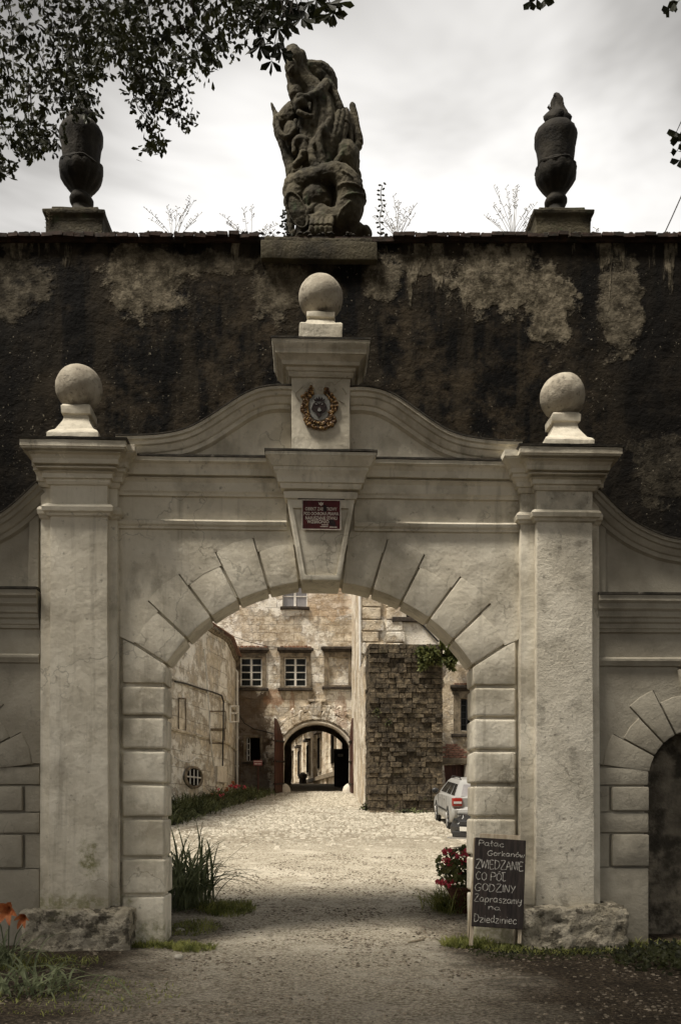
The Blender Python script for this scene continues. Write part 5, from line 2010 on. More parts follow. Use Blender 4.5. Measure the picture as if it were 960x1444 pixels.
def cable(label, pts, rad, mat, name='wall_cable', seg=1, out=.13):
    rad *= 1.35
    m = MB()
    m.tube([on_wall(x, y, seg, out) for x, y in pts], rad, 5)
    o = m.build(name, mat, None, merge=False)
    return tag(o, label, 'cable' if 'cable' in name else 'pipe')


cable('pale cable sagging down the left house wall from roof to ground', [(288, 915), (291, 945), (294, 985), (296, 1030), (299, 1060), (302, 1080)], .022, 'white')
cable('dark cable crossing the left house wall and turning down at its corner', [(247, 961), (262, 964), (280, 970), (300, 976), (313, 981), (315.5, 990), (315, 1030), (314, 1080)], .026, 'cable')
cable('white cable looped low on the left house wall', [(247, 1068), (256, 1073), (268, 1075), (276, 1068), (284, 1070)], .02, 'white')
# downpipe in the corner
m = MB()
x_, y_ = -3.60, 34.1
xx = P(334.5, 1000, YF - .3)
m.tube([(xx.x - .35, YF - .45, P(334, 936, YF - .3).z), (xx.x, YF - .3, P(334, 948, YF - .3).z), (xx.x, YF - .3, P(334, 1000, YF - .3).z), (xx.x, YF - .3, P(334, 1112, YF - .3).z)], .065, 8)
for py in (960, 1000, 1040, 1080):
    z = P(334, py, YF - .3).z
    m.tube([(xx.x, YF - .3, z - .04), (xx.x, YF - .3, z + .04)], .085, 8)
o = m.build('downpipe', 'metalpipe', None, smooth=40)
tag(o, 'pale grey downpipe in the corner beside the left house', 'pipe')
# steel bracket frame on the corner
m = MB()
for py in (996, 1006, 1018):
    m.tube([P(325, py, 29.6), P(336.5, py, YF - .75)], .045, 4)
m.tube([P(325, 995, 29.6), P(325, 1019, 29.6)], .045, 4)
m.tube([P(336.5, 995, YF - .75), P(336.5, 1019, YF - .75)], .045, 4)
o = m.build('cable_bracket', 'metalpipe', None)
tag(o, 'small pale steel ladder bracket beside the corner downpipe', 'bracket')
m = MB()
m.tube([P(337, 1008, YF - .5), P(345, 1020, YF - .3), P(358, 1028, YF - .1), P(372, 1031, YF - .06), P(386, 1035, YF - .06)], .025, 4)
o = m.build('wall_cable', 'cable', None)
tag(o, 'dark cable drooping over the gatehouse wall above the small window', 'cable')
m = MB()
m.tube([P(315, 892, 29), P(350, 905, 31.5), P(380, 912, YF - .1), P(396, 913, YF - .15)], .014, 4)
o = m.build('overhead_wire', 'cable', None)
tag(o, 'thin wire from the left house roof to the gatehouse windows', 'cable')
# chimney-like pale finial at roof corner
m = MB()
c = P(309, 890, 28.6)
m.ell(c, (.22, .22, .30), 10, 8)
m.box(c.x - .18, c.x + .18, c.y - .18, c.y + .18, c.z - .8, c.z - .2)
m.build('roof_finial', 'whitestone', lh, (0.03, 3), smooth=50)

# ---- right wing
rw = thing('right_wing', 'flaking stucco wing on the right side of the courtyard behind the buttress', 'building', (5, YR + 4, 1.8))
x0w = P(508.5, 1000, YR).x
hw_ = [win_hole(649, 668, 985, 1031, YR), win_hole(556, 596, 840, 871, YR), win_hole(626.5, 655, 1078, 1135, YR)]
hw_ = [[(x, z) for x, z in h] for h in hw_]
outer = rect(x0w, 12, .8, 13.6)
MB().holed(outer, hw_, YR, YR + .5).build('wall', 'wing', rw, (0.05, 1.0), cut=.7, smooth=35)
m = MB()
m.box(x0w, x0w + .5, YR + .51, YF + 3, .8, 13.6)
m.box(11.5, 12, YR + .51, YF + 3, .8, 13.6)
m.box(x0w, 12, YR, YF + 3, 13.61, 13.8)
m.build('other_walls', 'wing', rw, (0.03, 1.0), cut=1.0)
m = MB()
m.box(x0w + .5, 11.5, YR + 2, YR + 2.1, .8, 13.6)
m.build('room_partition', 'hole', rw)
window(rw, 649, 668, 985, 1031, YR, 2, 5, ('blackplastic', 'glass'), surround=.30, lint=True, bars=.02)
m = MB()
a, b = P(650, 987, YR + .24), P(657, 1029, YR + .24)
rings = []
for k in range(13):
    xx = a.x + (b.x - a.x) * k / 12
    rings.append([(xx, YR + .27 + .03 * math.sin(k * 1.9), b.z), (xx, YR + .28 + .03 * math.sin(k * 1.9), a.z)])
for k in range(12):
    m.add([rings[k][0], rings[k + 1][0], rings[k + 1][1], rings[k][1]], [(0, 1, 2, 3)])
m.build('net_curtain', 'white', rw)
a, b = P(556, 838, YR), P(596, 871, YR)
m = MB()
m.box(a.x, b.x, YR + .2, YR + .24, b.z, a.z)
tw_ = m.build('top_window', 'hole', rw)
m = MB()
m.box(a.x, a.x + .24, YR + .05, YR + .19, b.z, a.z)
m.box(b.x - .08, b.x, YR + .05, YR + .19, b.z, a.z)
m.box(a.x + .24, b.x - .08, YR + .1, YR + .15, b.z + .42, b.z + .50)
m.build('window_frame', 'white', tw_)
MB().box(a.x - .12, b.x + .14, YR - .16, YR + .1, b.z - .20, b.z - .002).build('sill', 'lintel', tw_, (0.015, 2), (.02, 1), cut=.3)
# slanting lean-to flashing and pipes
m = MB()
m.tube([P(585, 872, YR - .08), P(600, 886, YR - .08), P(618, 905, YR - .08)], .04, 5)
m.tube([P(596, 872, YR - .08), P(640, 915, YR - .08), P(662, 941, YR - .08), P(664, 952, YR - .08)], .05, 5)
o = m.build('slanting_pipe', 'cable', None)
tag(o, 'dark pipe slanting down the right wing above the buttress shrub', 'pipe')
# dark door, its lintel beam, red brick panel above
a, b = P(626.5, 1078, YR), P(655, 1135, YR)
m = MB()
for k in range(7):
    xx = a.x + (b.x - a.x) * k / 7
    link('door_plank', MB().box(xx + .006, xx + (b.x - a.x) / 7 - .006, YR + .2, YR + .26, b.z - .3, a.z).mesh('door_plank'), 'redwood', rw)
MB().box(a.x - .15, P(668, 1070, YR).x, YR - .10, YR + .1, a.z + .01, a.z + .24).build('door_beam', 'darkstone', rw, (0.01, 2), (.02, 1), cut=.4)
MB().box(b.x + .02, b.x + .26, YR - .05, YR + .2, b.z, a.z).build('door_jamb', 'archstone', rw, (0.01, 2), (.02, 1), cut=.4)
bm_ = [MB().box(-.5, .5, -.5, .5, -.5, .5).mesh('red_brick_%d' % k, (.03, 2 + k), (.06, 1)) for k in range(3)]
for q in bm_:
    q.materials.append(MT['redbrick'])
rnd = random.Random(5)
zb = a.z + .27
for r_ in range(6):
    xx = a.x - .1 + (r_ % 2) * .14
    while xx < P(666, 1060, YR).x:
        if rnd.random() < .86 - .09 * r_:
            link('brick', rnd.choice(bm_), None, rw, (xx + .12, YR - .01, zb + .045), (0, 0, rnd.uniform(-.05, .05)), (.235, .1, .075))
        xx += .262
    zb += .10
# pale quoins at the wing's left corner
qm = stone_meshes('quoin', 'wing', 4, .05, 9)
rnd = random.Random(6)
zq = 8.0
k = 0
while zq < 13.0:
    h_ = rnd.uniform(.42, .56)
    for (xo, wq) in ((0, rnd.uniform(.7, 1.0)), (1.05, rnd.uniform(.5, .9))):
        link('quoin', qm[(k) % 4], None, rw, (x0w + .02 + xo + wq / 2, YR - .0, zq + h_ / 2), (0, 0, 0), (wq, .22, h_ - .04))
        k += 1
    zq += h_
# corner strip between gatehouse and wing: downpipe and lesene
m = MB()
a = P(506, 1000, YR - .15)
m.tube([P(507.5, 832, YR - .12), P(507.5, 930, YR - .12), P(509, 1000, YR - .12), P(509, 1134, YR - .12)], .05, 8)
o = m.build('downpipe', 'metalpipe', None, smooth=40)
tag(o, 'thin rusty pale pipe down the edge between gatehouse and right wing', 'pipe')

# ---- the buttress, stone by stone
bt = thing('buttress', 'massive dark mossy stone buttress projecting into the courtyard', 'buttress', (3.3, YB + 2.5, 1.4))
bx0, bx1 = P(520, 1140, YB).x, P(624, 1140, YB).x
bz1 = P(570, 906, YB).z
bz0 = 1.2
MB().box(bx0 + .05, bx1 - .05, YB + .05, YR - .01, bz0 - .3, bz1 - .08).build('mortar_core', 'mortar', bt, (0.03, 1.5), cut=.5)
sm = stone_meshes('stone', 'buttress', 8, .055, 3, .03)
rnd = random.Random(40)
z = bz0 - .12
row = 0
nst = 0
cheek = MB()
while z < bz1 - .02:
    big = z < 2.6
    h_ = rnd.uniform(.24, .34) if big else rnd.uniform(.15, .215)
    h_ = min(h_, bz1 - z)
    if h_ < .1:
        break
    x = bx0
    first = True
    while x < bx1 - .02:
        w = rnd.uniform(.30, .70) if big else rnd.uniform(.17, .46)
        if bx1 - (x + w) < .2:
            w = bx1 - x
        pr = rnd.uniform(-.05, .06)
        dep = .42
        link('stone', rnd.choice(sm), None, bt, (x + w / 2, YB + dep / 2 - pr, z + h_ / 2), (rnd.uniform(-.03, .03), rnd.uniform(-.03, .03), rnd.uniform(-.03, .03)), (w - .012, dep, h_ - .016))
        nst += 1
        x += w
    # long stones along the left cheek
    y = YB + .40
    while y < YR - .1:
        w = rnd.uniform(.5, 1.1)
        if YR - (y + w) < .3:
            w = YR - y
        cheek.obox(Matrix.Translation((bx0 + .15 + rnd.uniform(-.02, .02), y + w / 2, z + h_ / 2)), .32, w - .02, h_ - .012)
        y += w
    z += h_
    row += 1
tag(cheek.build('cheek_stones', 'buttress', bt, (.015, 3), merge=False), kind='stuff')
print('stones', nst)
m = MB()
rnd = random.Random(2)
for _ in range(70):
    x = rnd.uniform(bx0 - .1, bx1 + .1)
    chip(m, x, YB - .12 - rnd.random() * .3, rnd.uniform(.04, .16), rnd, GZ(x, YB) + .02)
o = m.build('fallen_rubble', 'buttress', None, merge=False)
tag(o, 'loose dark rubble along the foot of the buttress', 'rubble', kind='stuff')
# rough render strip on its left cheek
MB().box(bx0 - .05, bx0 + .02, YB + 1.6, YR - .01, bz0, bz1 - .2).build('render_strip', 'wing', bt, (0.06, 1.3), cut=.4)
# white stone ball on top right
m = MB().ell(P(640, 917, YR - .5), (.27, .27, .3), 12, 9)
o = m.build('limestone_lump', 'whitestone', None, (0.04, 3), smooth=0)
tag(o, 'pale rounded stone lump beside the shrub on the buttress', 'stone')

# ---- house across the street, seen through the passage
sb_ = thing('street_house', 'long sunlit stucco street front seen through the passage', 'building', (0, 70, 3))
s0, s1 = Vector((2.35, 45.6, 0)), Vector((-3.4, 98, 0))
sd = (s1 - s0).normalized()
sn_ = Vector((-sd.y, sd.x, 0))
if sn_.x > 0:
    sn_ = -sn_
m = MB()
a, b = s0, s1
m.add([a + Vector((0, 0, 2)), b + Vector((0, 0, 1)), b + Vector((0, 0, 17)), a + Vector((0, 0, 17)),
       a - sn_ * 6 + Vector((0, 0, 2)), b - sn_ * 6 + Vector((0, 0, 1)), b - sn_ * 6 + Vector((0, 0, 17)), a - sn_ * 6 + Vector((0, 0, 17))],
      [(0, 1, 2, 3), (7, 6, 5, 4), (0, 4, 5, 1), (1, 5, 6, 2), (2, 6, 7, 3), (3, 7, 4, 0)])
m.build('wall', 'street', sb_, cut=3)
rotz = math.atan2(sd.y, sd.x)
Ms = Matrix.Rotation(rotz, 4, 'Z')
L = (s1 - s0).length
for k in range(5):
    c = s0 + sd * (6.5 + k * 8.2) + sn_ * .02 + Vector((0, 0, 6.0))
    fr_ = MB().obox(Matrix.Translation(c) @ Ms, 1.9, .22, 3.0).build('window', 'darkstone', sb_)
    MB().obox(Matrix.Translation(c + sn_ * .06) @ Ms, 1.3, .24, 2.4).build('pane', 'hole', fr_)
    MB().obox(Matrix.Translation(c + sn_ * .2 + Vector((0, 0, 1.65))) @ Ms, 2.3, .5, .2).build('lintel', 'lintel', fr_)
    MB().obox(Matrix.Translation(c + sn_ * .12 + Vector((0, 0, -2.0))) @ Ms, 2.1, .2, .18).build('sill', 'archstone', fr_)
m = MB()
for z_, t_ in ((4.0, .3), (8.7, .22), (12.5, .3)):
    m.obox(Matrix.Translation((s0 + s1) / 2 + sn_ * .1 + Vector((0, 0, z_))) @ Ms, L - .2, .4, t_)
m.build('string_course', 'darkstone', sb_)
for k in range(5):
    c = s0 + sd * (2.2 + k * 8.2) + sn_ * .0 + Vector((0, 0, 9))
    MB().obox(Matrix.Translation(c) @ Ms, .8, .34, 14).build('lesene', 'street', sb_)
m = MB().lathe(P(427, 1100, 47).x, 47, [(.20, 2.9), (.24, 3.2), (.22, 3.55), (.30, 3.62), (.28, 3.8), (.1, 3.92), (.02, 3.95)], 14)
o = m.build('bollard', 'lintel', None, smooth=40)
tag(o, 'dark round-headed bollard at the far end of the passage', 'bollard')
# a tree-less house closing the far left of the street
m = MB()
m.box(-9, -1.9, 60, 66, 2, 15)
o_ = thing('corner_house', 'pale house at the left end of the street beyond the passage', 'building', (-5, 63, 2))
m.build('wall', 'street', o_, cut=2)
m = MB()
m.box(-2.35, -1.88, 59.9, 60.0, 3.0, 5.5)
m.build('doorway', 'hole', o_)

# ================================================================== SMALL SIGN ON A POST (left bed)
ysg = 30.0
c = P(364, 1075, ysg)
g_ = GZ(c.x, ysg)
sg = thing('post_sign', 'small faded red sign on a thin wooden post in the left flower bed', 'sign', (c.x, ysg, g_))
MB().box(c.x - .04, c.x + .04, ysg - .03, ysg + .03, g_ - .1, c.z).build('post', 'redwood', sg, bevel=(.008, 1))
a, b = P(357.5, 1072, ysg - .04), P(370, 1079.5, ysg - .04)
pb = MB().box(a.x, b.x, ysg - .06, ysg - .035, b.z, a.z).build('board', 'signpink', sg)
m = MB()
for k, (u0, u1) in enumerate(((.12, .45), (.5, .88))):
    m.box(a.x + (b.x - a.x) * u0, a.x + (b.x - a.x) * u1, ysg - .066, ysg - .061, b.z + .06, b.z + .09)
m.box(a.x + .02, b.x - .02, ysg - .066, ysg - .061, a.z - .07, a.z - .045)
m.build('print', 'white', pb)

# ================================================================== CHALKBOARD
GLY = {  # strokes on a box 0..1 wide, baseline 0, x-height .6, cap 1
    'P': ([[(0.05, 0), (0.1, 1), (.5, 1.02), (.7, .8), (.55, .55), (.1, .5)]], .75),
    'a': ([[(.55, .5), (.3, .6), (.05, .35), (.15, .05), (.4, .05), (.55, .35), (.55, .55), (.58, .05), (.68, 0)]], .75),
    'ł': ([[(.2, 1), (.18, .1), (.3, 0)], [(.02, .45), (.4, .68)]], .42),
    'c': ([[(.55, .5), (.35, .6), (.08, .35), (.15, .05), (.4, 0), (.58, .1)]], .68),
    'G': ([[(.75, .85), (.5, 1.0), (.15, .75), (.05, .35), (.25, 0), (.6, .05), (.72, .4), (.45, .42)]], .88),
    'o': ([[(.3, .6), (.06, .35), (.2, 0), (.5, .08), (.55, .42), (.3, .6)]], .66),
    'r': ([[(.08, .6), (.12, 0)], [(.12, .35), (.3, .58), (.5, .55)]], .55),
    'k': ([[(.1, 1), (.1, 0)], [(.5, .6), (.12, .3), (.52, 0)]], .6),
    'n': ([[(.08, .6), (.1, 0)], [(.1, .4), (.3, .6), (.5, .5), (.52, 0)]], .66),
    'ó': ([[(.3, .6), (.06, .35), (.2, 0), (.5, .08), (.55, .42), (.3, .6)], [(.3, .75), (.45, .95)]], .66),
    'w': ([[(.02, .6), (.18, 0), (.34, .5), (.5, 0), (.7, .62)]], .8),
    'm': ([[(.05, .58), (.08, 0)], [(.08, .4), (.24, .6), (.34, .45), (.35, 0)], [(.35, .4), (.52, .6), (.64, .45), (.66, 0)]], .8),
    'y': ([[(.08, .6), (.12, .25), (.35, .15), (.5, .3)], [(.52, .6), (.45, -.1), (.25, -.35), (.05, -.25)]], .62),
    's': ([[(.5, .52), (.25, .6), (.12, .42), (.42, .25), (.4, .02), (.08, .05)]], .58),
    'z': ([[(.05, .58), (.5, .58), (.08, .02), (.55, .02)]], .62),
    'p': ([[(.1, .6), (.08, -.4)], [(.1, .45), (.35, .62), (.55, .35), (.38, .03), (.1, .1)]], .66),
    'i': ([[(.1, .58), (.12, 0)], [(.12, .82), (.15, .84)]], .28),
    'e': ([[(.08, .3), (.5, .35), (.42, .58), (.18, .55), (.06, .25), (.22, 0), (.55, .08)]], .62),
    'd': ([[(.5, .5), (.25, .58), (.05, .3), (.2, .02), (.48, .15)], [(.52, 1.0), (.52, 0)]], .66),
    'D': ([[(.1, 1), (.08, 0), (.5, .1), (.68, .5), (.5, .9), (.02, 1)]], .8),
    'Z': ([[(.05, 1), (.62, 1.02), (.05, .02), (.68, 0)]], .75),
    'ZB': ([[(.05, 1), (.62, 1.02), (.05, .02), (.68, 0)], [(.2, .5), (.5, .55)]], .75),
    'W': ([[(0, 1), (.15, 0), (.35, .8), (.55, 0), (.75, 1)]], .82),
    'I': ([[(.12, 1), (.1, 0)]], .26),
    'E': ([[(.55, 1), (.1, 1), (.08, 0), (.58, .02)], [(.1, .52), (.45, .54)]], .65),
    'A': ([[(0, 0), (.3, 1), (.62, 0)], [(.12, .38), (.5, .38)]], .7),
    'N': ([[(.05, 0), (.08, 1), (.52, .02), (.58, 1)]], .7),
    'C': ([[(.62, .85), (.4, 1), (.1, .7), (.08, .3), (.3, 0), (.62, .1)]], .75),
    'O': ([[(.35, 1), (.08, .7), (.1, .2), (.38, 0), (.65, .25), (.65, .75), (.35, 1)]], .8),
    'Ó': ([[(.35, 1), (.08, .7), (.1, .2), (.38, 0), (.65, .25), (.65, .75), (.35, 1)], [(.3, 1.12), (.55, 1.22)]], .8),
    'Ł': ([[(.1, 1), (.1, 0), (.5, .02)], [(-.1, .98), (.42, 1.08)]], .55),
    'Y': ([[(.05, 1), (.3, .5)], [(.62, 1), (.2, 0)]], .66),
    ' ': ([], .4),
}
BW, BH = .585, 1.02
board = thing('chalkboard_sign', 'black chalkboard with handwritten Polish tour notice leaning at the right jamb', 'sign', (0, 0, 0))
m = MB()
m.box(-BW / 2, BW / 2, -.012, .012, .0, BH)
bp = m.build('board_panel', 'boardblack', board, bevel=(.004, 1))
for k in range(1, 5):
    pass
ch = MB()
rnd = random.Random(14)


def write(mb, text, u0, u1, v, h):
    """text from u0 to u1 (0..1 across the board), baseline v (0 top .. 1 bottom), height h"""
    gl = []
    i = 0
    while i < len(text):
        gl.append(text[i])
        i += 1
    tot = sum(GLY[g][1] for g in gl)
    x = -BW / 2 + u0 * BW
    k = (u1 - u0) * BW / tot
    for g in gl:
        st_, w = GLY[g]
        dz = rnd.uniform(-.004, .004)
        for s_ in st_:
            pts = [Vector((x + p[0] * k, 0, BH * (1 - v) + p[1] * h + dz)) for p in s_]
            # round the corners of the stroke
            q = []
            n = len(pts)
            for a in range(n - 1):
                p0, p1, p2, p3 = pts[max(0, a - 1)], pts[a], pts[a + 1], pts[min(n - 1, a + 2)]
                for b in range(4):
                    t = b / 4
                    q.append(0.5 * ((2 * p1) + (-p0 + p2) * t + (2 * p0 - 5 * p1 + 4 * p2 - p3) * t * t + (-p0 + 3 * p1 - 3 * p2 + p3) * t ** 3) * .75 + (p1 * (1 - t) + p2 * t) * .25)
            q.append(pts[-1])
            kk = len(mb.v)
            for a, p in enumerate(q):
                t = q[min(a + 1, len(q) - 1)] - q[max(a - 1, 0)]
                t = t.normalized() if t.length > 1e-6 else Vector((1, 0, 0))
                nn_ = Vector((-t.z, 0, t.x)) * (.0042 + .0012 * math.sin(a * 1.7))
                mb.v += [(p.x - nn_.x, -.0145, p.z - nn_.z), (p.x + nn_.x, -.0145, p.z + nn_.z)]
            for a in range(len(q) - 1):
                mb.f.append((kk + 2 * a, kk + 2 * a + 1, kk + 2 * a + 3, kk + 2 * a + 2))
        x += w * k


for args in (('Pałac', .07, .58, .090, .062), ('Gorkanów', .25, .99, .195, .058), ('ZWIEDZANIE', .03, .97, .345, .098), ('CO PÓŁ', .04, .64, .475, .090), ('GODZINY', .03, .83, .60, .085),
             ('Zapraszamy', .03, .96, .72, .080), ('na', .30, .56, .800, .055), ('Dziedziniec', .04, .88, .945, .085)):
    ch = MB()
    write(ch, *args)
    tag(ch.build('chalk_line', 'chalk', bp, merge=False), kind='stuff')
m = MB()
m.box(-BW / 2 - .012, -BW / 2 + .03, .014, .045, -.22, BH - .0)
m.build('leg', 'palewood', board, (0.003, 4), (.004, 1), cut=.2)
m = MB()
m.box(BW / 2 - .05, BW / 2 - .01, .014, .045, -.16, BH - .02)
m.build('leg', 'palewood', board, (0.003, 4), (.004, 1), cut=.2)
m = MB()
m.box(-BW / 2 + .06, BW / 2 - .06, .014, .042, BH + .0, BH + .055)
m.build('top_rail', 'palewood', board, (0.003, 4), (.004, 1), cut=.2)
m = MB()
for x in (-BW / 2 + .02, BW / 2 - .02):
    m.tube([(x, .03, BH), (x + .0, .38, -.2)], .018, 4)
m.build('back_strut', 'palewood', board)
cb_ = P(698.5, 1306, -.42)
board.location = (cb_.x, -.50, cb_.z - .01)
board.rotation_euler = (R(-9), R(3.6), R(-3))

# ================================================================== CARS
def make_car(label, paint_, wagon=True, rear_detail=True, group=None):
    """car along +Y (front at +Y), origin on the ground under its middle"""
    root = thing('parked_car', label, 'car', (0, 0, 0), 0, group)
    HWd = .875
    # lower hull outline (y, z)
    hull = [(-2.26, .34), (-2.33, .48), (-2.33, .62), (-2.25, .70), (-2.26, .94), (-2.20, 1.0), (-1.2, .985), (0, .965), (.95, .945), (1.30, .90), (1.9, .80), (2.20, .68), (2.30, .52), (2.27, .36), (2.1, .24), (-2.1, .24)]
    rings = []
    for wy, sh_ in ((-HWd, .10), (-HWd + .02, .05), (-HWd + .07, .015), (-.45, -.02), (0, -.045), (.45, -.02), (HWd - .07, .015), (HWd - .02, .05), (HWd, .10)):
        ring = []
        for (y, z) in hull:
            yy_ = y * (1 - .045 * (abs(wy) / HWd) ** 4) - math.copysign(min(sh_, .2), y) * (1 if abs(y) > 2.15 else .3)
            zc_ = .62
            zz_ = zc_ + (z - zc_) * (1 - max(0, sh_) * 1.2)
            ring.append((wy, yy_, zz_))
        rings.append(ring)
    body = MB().loft(rings).build('body', paint_, root, None, None, smooth=32, cut=None)
    # greenhouse: bottom and top outlines
    b0 = [(-.80, -2.18), (.80, -2.18), (.80, 1.18), (-.80, 1.18)]
    zb_, zt_ = .95, 1.43
    if wagon:
        st = [((-2.20, 1.22), .80, zb_), ((-1.86, .42), .64, 1.33), ((-1.72, .22), .58, 1.40), ((-1.4, .05), .45, 1.43)]
    else:
        st = [((-1.75, 1.22), .80, zb_), ((-1.05, .42), .64, 1.33), ((-.8, .22), .58, 1.39), ((-.5, .0), .45, 1.42)]
    rings = [[(-w, y0_, z), (w, y0_, z), (w, y1_, z), (-w, y1_, z)] for ((y0_, y1_), w, z) in st]
    MB().loft(rings).build('cabin', paint_, root, smooth=30)
    (ya, yb2), wa, za = st[0]
    (yc_, yd), wc, zc2 = st[1]

    def lerp(a, b, t):
        return a + (b - a) * t
    e = .012
    # windows as inset panels a little proud of the cabin
    def side_pt(s_, fy, fz):
        w = lerp(wa, wc, fz)
        return Vector((s_ * (w + e), lerp(lerp(ya, yc_, fz), lerp(yb2, yd, fz), fy), lerp(za, zc2, fz)))
    for s_ in (-1, 1):
        for (f0, f1) in ((.05, .24), (.275, .54), (.57, .93)):
            q = [side_pt(s_, f0 + (.02 if f0 > .1 else .0), .12), side_pt(s_, f1 + (.0 if f1 < .9 else 0), .12), side_pt(s_, f1, .92), side_pt(s_, f0, .92)]
            mm = MB().add(q + [p - Vector((s_ * .02, 0, 0)) for p in q], [(0, 1, 2, 3), (7, 6, 5, 4), (0, 4, 5, 1), (1, 5, 6, 2), (2, 6, 7, 3), (3, 7, 4, 0)])
            mm.build('side_window', 'carglass', root)

    def end_panel(front, nm, f0, f1, g0, g1, mat):
        q = []
        for (fx, fz) in ((f0, g0), (f1, g0), (f1, g1), (f0, g1)):
            w = lerp(wa, wc, fz)
            y = lerp(yb2, yd, fz) if front else lerp(ya, yc_, fz)
            q.append(Vector((lerp(-w, w, fx), y + (e if front else -e), lerp(za, zc2, fz))))
        o_ = Vector((0, -.02 if front else .02, 0))
        mm = MB().add(q + [p + o_ for p in q], [(0, 1, 2, 3), (7, 6, 5, 4), (0, 4, 5, 1), (1, 5, 6, 2), (2, 6, 7, 3), (3, 7, 4, 0)])
        return mm.build(nm, mat, root)
    end_panel(False, 'rear_window', .10, .90, .10, .92, 'glass_sky' if wagon else 'carglass')
    end_panel(True, 'windscreen', .06, .94, .04, .95, 'carglass')
    # wheels in dark arches
    for s_ in (-1, 1):
        for y in (-1.35, 1.38):
            mm = MB()
            ring = []
            prof = [(.385, s_ * (HWd - .05)), (.385, s_ * (HWd + .004)), (.355, s_ * (HWd + .006)), (.355, s_ * (HWd - .05))]
            rr = []
            for r_, xx_ in prof:
                rr.append([(xx_, y + r_ * math.cos(a), .33 + r_ * math.sin(a)) for a in [math.pi * (-.08 + 1.16 * i / 16) for i in range(17)]])
            mm.loft(rr, cap=False, closed=False)
            mm.build('wheel_arch', paint_, body)
            mm = MB()
            n = 24
            rr = []
            for r_, xx_ in ((.02, -.1), (.345, -.1), (.345, .003)):
                rr.append([(s_ * (HWd + xx_), y + r_ * math.cos(2 * math.pi * i / n), .33 + r_ * math.sin(2 * math.pi * i / n)) for i in range(n)])
            mm.loft(rr)
            mm.build('wheel_well', 'blackplastic', body)
            rr = []
            for r_, xx_ in ((.19, -.12), (.30, -.12), (.318, -.09), (.318, .0), (.30, .022), (.235, .026), (.215, .01)):
                rr.append([(s_ * (HWd - .0 + xx_), y + r_ * math.cos(2 * math.pi * i / n), .318 + r_ * math.sin(2 * math.pi * i / n)) for i in range(n)])
            wh = MB().loft(rr, cap=False).build('wheel', 'rubber', root, smooth=40)
            mm = MB()
            rr = []
            for r_, xx_ in ((.225, .012), (.215, .022), (.195, .02), (.19, -.02), (.01, -.02)):
                rr.append([(s_ * (HWd + xx_), y + r_ * math.cos(2 * math.pi * i / n), .318 + r_ * math.sin(2 * math.pi * i / n)) for i in range(n)])
            mm.loft(rr, cap=False)
            for i in range(7):
                a = 2 * math.pi * i / 7
                mm.tube([(s_ * (HWd + .018), y + .03 * math.cos(a), .318 + .03 * math.sin(a)), (s_ * (HWd + .016), y + .2 * math.cos(a), .318 + .2 * math.sin(a))], .02, 4)
            mm.ell((s_ * (HWd + .012), y, .318), (.015, .05, .05), 8, 6)
            mm.build('rim', 'alloy', wh)
        # mirrors, handles, sill trim
        MB().ell((s_ * (HWd + .10), .92, 1.0), (.11, .06, .085), 10, 8).build('mirror', 'blackplastic' if wagon else paint_, root, smooth=0)
        mm = MB()
        mm.box(*sorted((s_ * (HWd - .01), s_ * (HWd + .016))), -.55, -.36, .82, .85)
        mm.box(*sorted((s_ * (HWd - .01), s_ * (HWd + .016))), .42, .61, .81, .84)
        mm.build('door_handle', paint_, root)
        MB().box(*sorted((s_ * (HWd - .01), s_ * (HWd + .012))), -.9, .95, .50, .545).build('side_trim', 'blackplastic' if not wagon else 'blackplastic', root)
        mm = MB()
        for y in (-.95, .02, 1.02):
            mm.box(*sorted((s_ * (HWd - .012), s_ * (HWd + .003))), y - .006, y + .006, .36, .93)
        mm.build('door_gap', 'blackplastic', root)
        if wagon:
            MB().tube([(s_ * .56, -1.65, 1.42), (s_ * .56, -1.5, 1.475), (s_ * .56, .1, 1.475), (s_ * .56, .3, 1.42)], .018, 6).build('roof_rail', 'blackplastic', root, smooth=30)
        # lamps
        mm = MB()
        x0_, x1_ = sorted((s_ * .60, s_ * .868))
        mm.box(x0_, x1_, -2.262, -2.02, .72, .94)
        tl = mm.build('tail_light', 'redlamp', root, None, (.02, 2), smooth=40)
        MB().box(*sorted((s_ * .62, s_ * .84)), -2.27, -2.25, .79, .85).build('reversing_lens', 'clearlamp', tl)
        mm = MB()
        q = [(s_ * .40, 2.215, .56), (s_ * .82, 2.07, .57), (s_ * .85, 1.84, .70), (s_ * .80, 1.80, .775), (s_ * .42, 2.05, .715)]
        c_ = Vector((s_ * .6, 1.9, .6))
        mm.add(q + [tuple(Vector(p) + (c_ - Vector(p)) * .25) for p in q], [(0, 1, 2, 3, 4), (9, 8, 7, 6, 5)] + [(i, 5 + i, 5 + (i + 1) % 5, (i + 1) % 5) for i in range(5)])
        for _v in range(len(mm.v)):
            pass
        hl = mm.build('headlight', 'clearlamp', root, smooth=30)
        hl.location.y += .045
        hl.location.z += .02
        MB().ell((s_ * .62, 2.19, .66), (.085, .02, .06), 10, 8).build('lamp_reflector', 'carglass', hl)
    MB().box(-.72, .72, -2.345, -2.20, .36, .60).build('rear_bumper', paint_, root, None, (.04, 2), smooth=40)
    MB().box(-.76, .76, -2.352, -2.34, .50, .53).build('bumper_strip', 'blackplastic', root)
    MB().box(-.26, .26, -2.285, -2.26, .74, .85).build('number_plate', 'plate', root)
    MB().box(-.60, .60, 2.10, 2.31, .29, .42).build('lower_grille', 'blackplastic', root, None, (.02, 1))
    MB().box(-.34, .34, 2.14, 2.285, .54, .66).build('grille', 'blackplastic', root, None, (.02, 1))
    MB().box(-.26, .26, 2.315, 2.325, .43, .53).build('number_plate', 'plate', root)
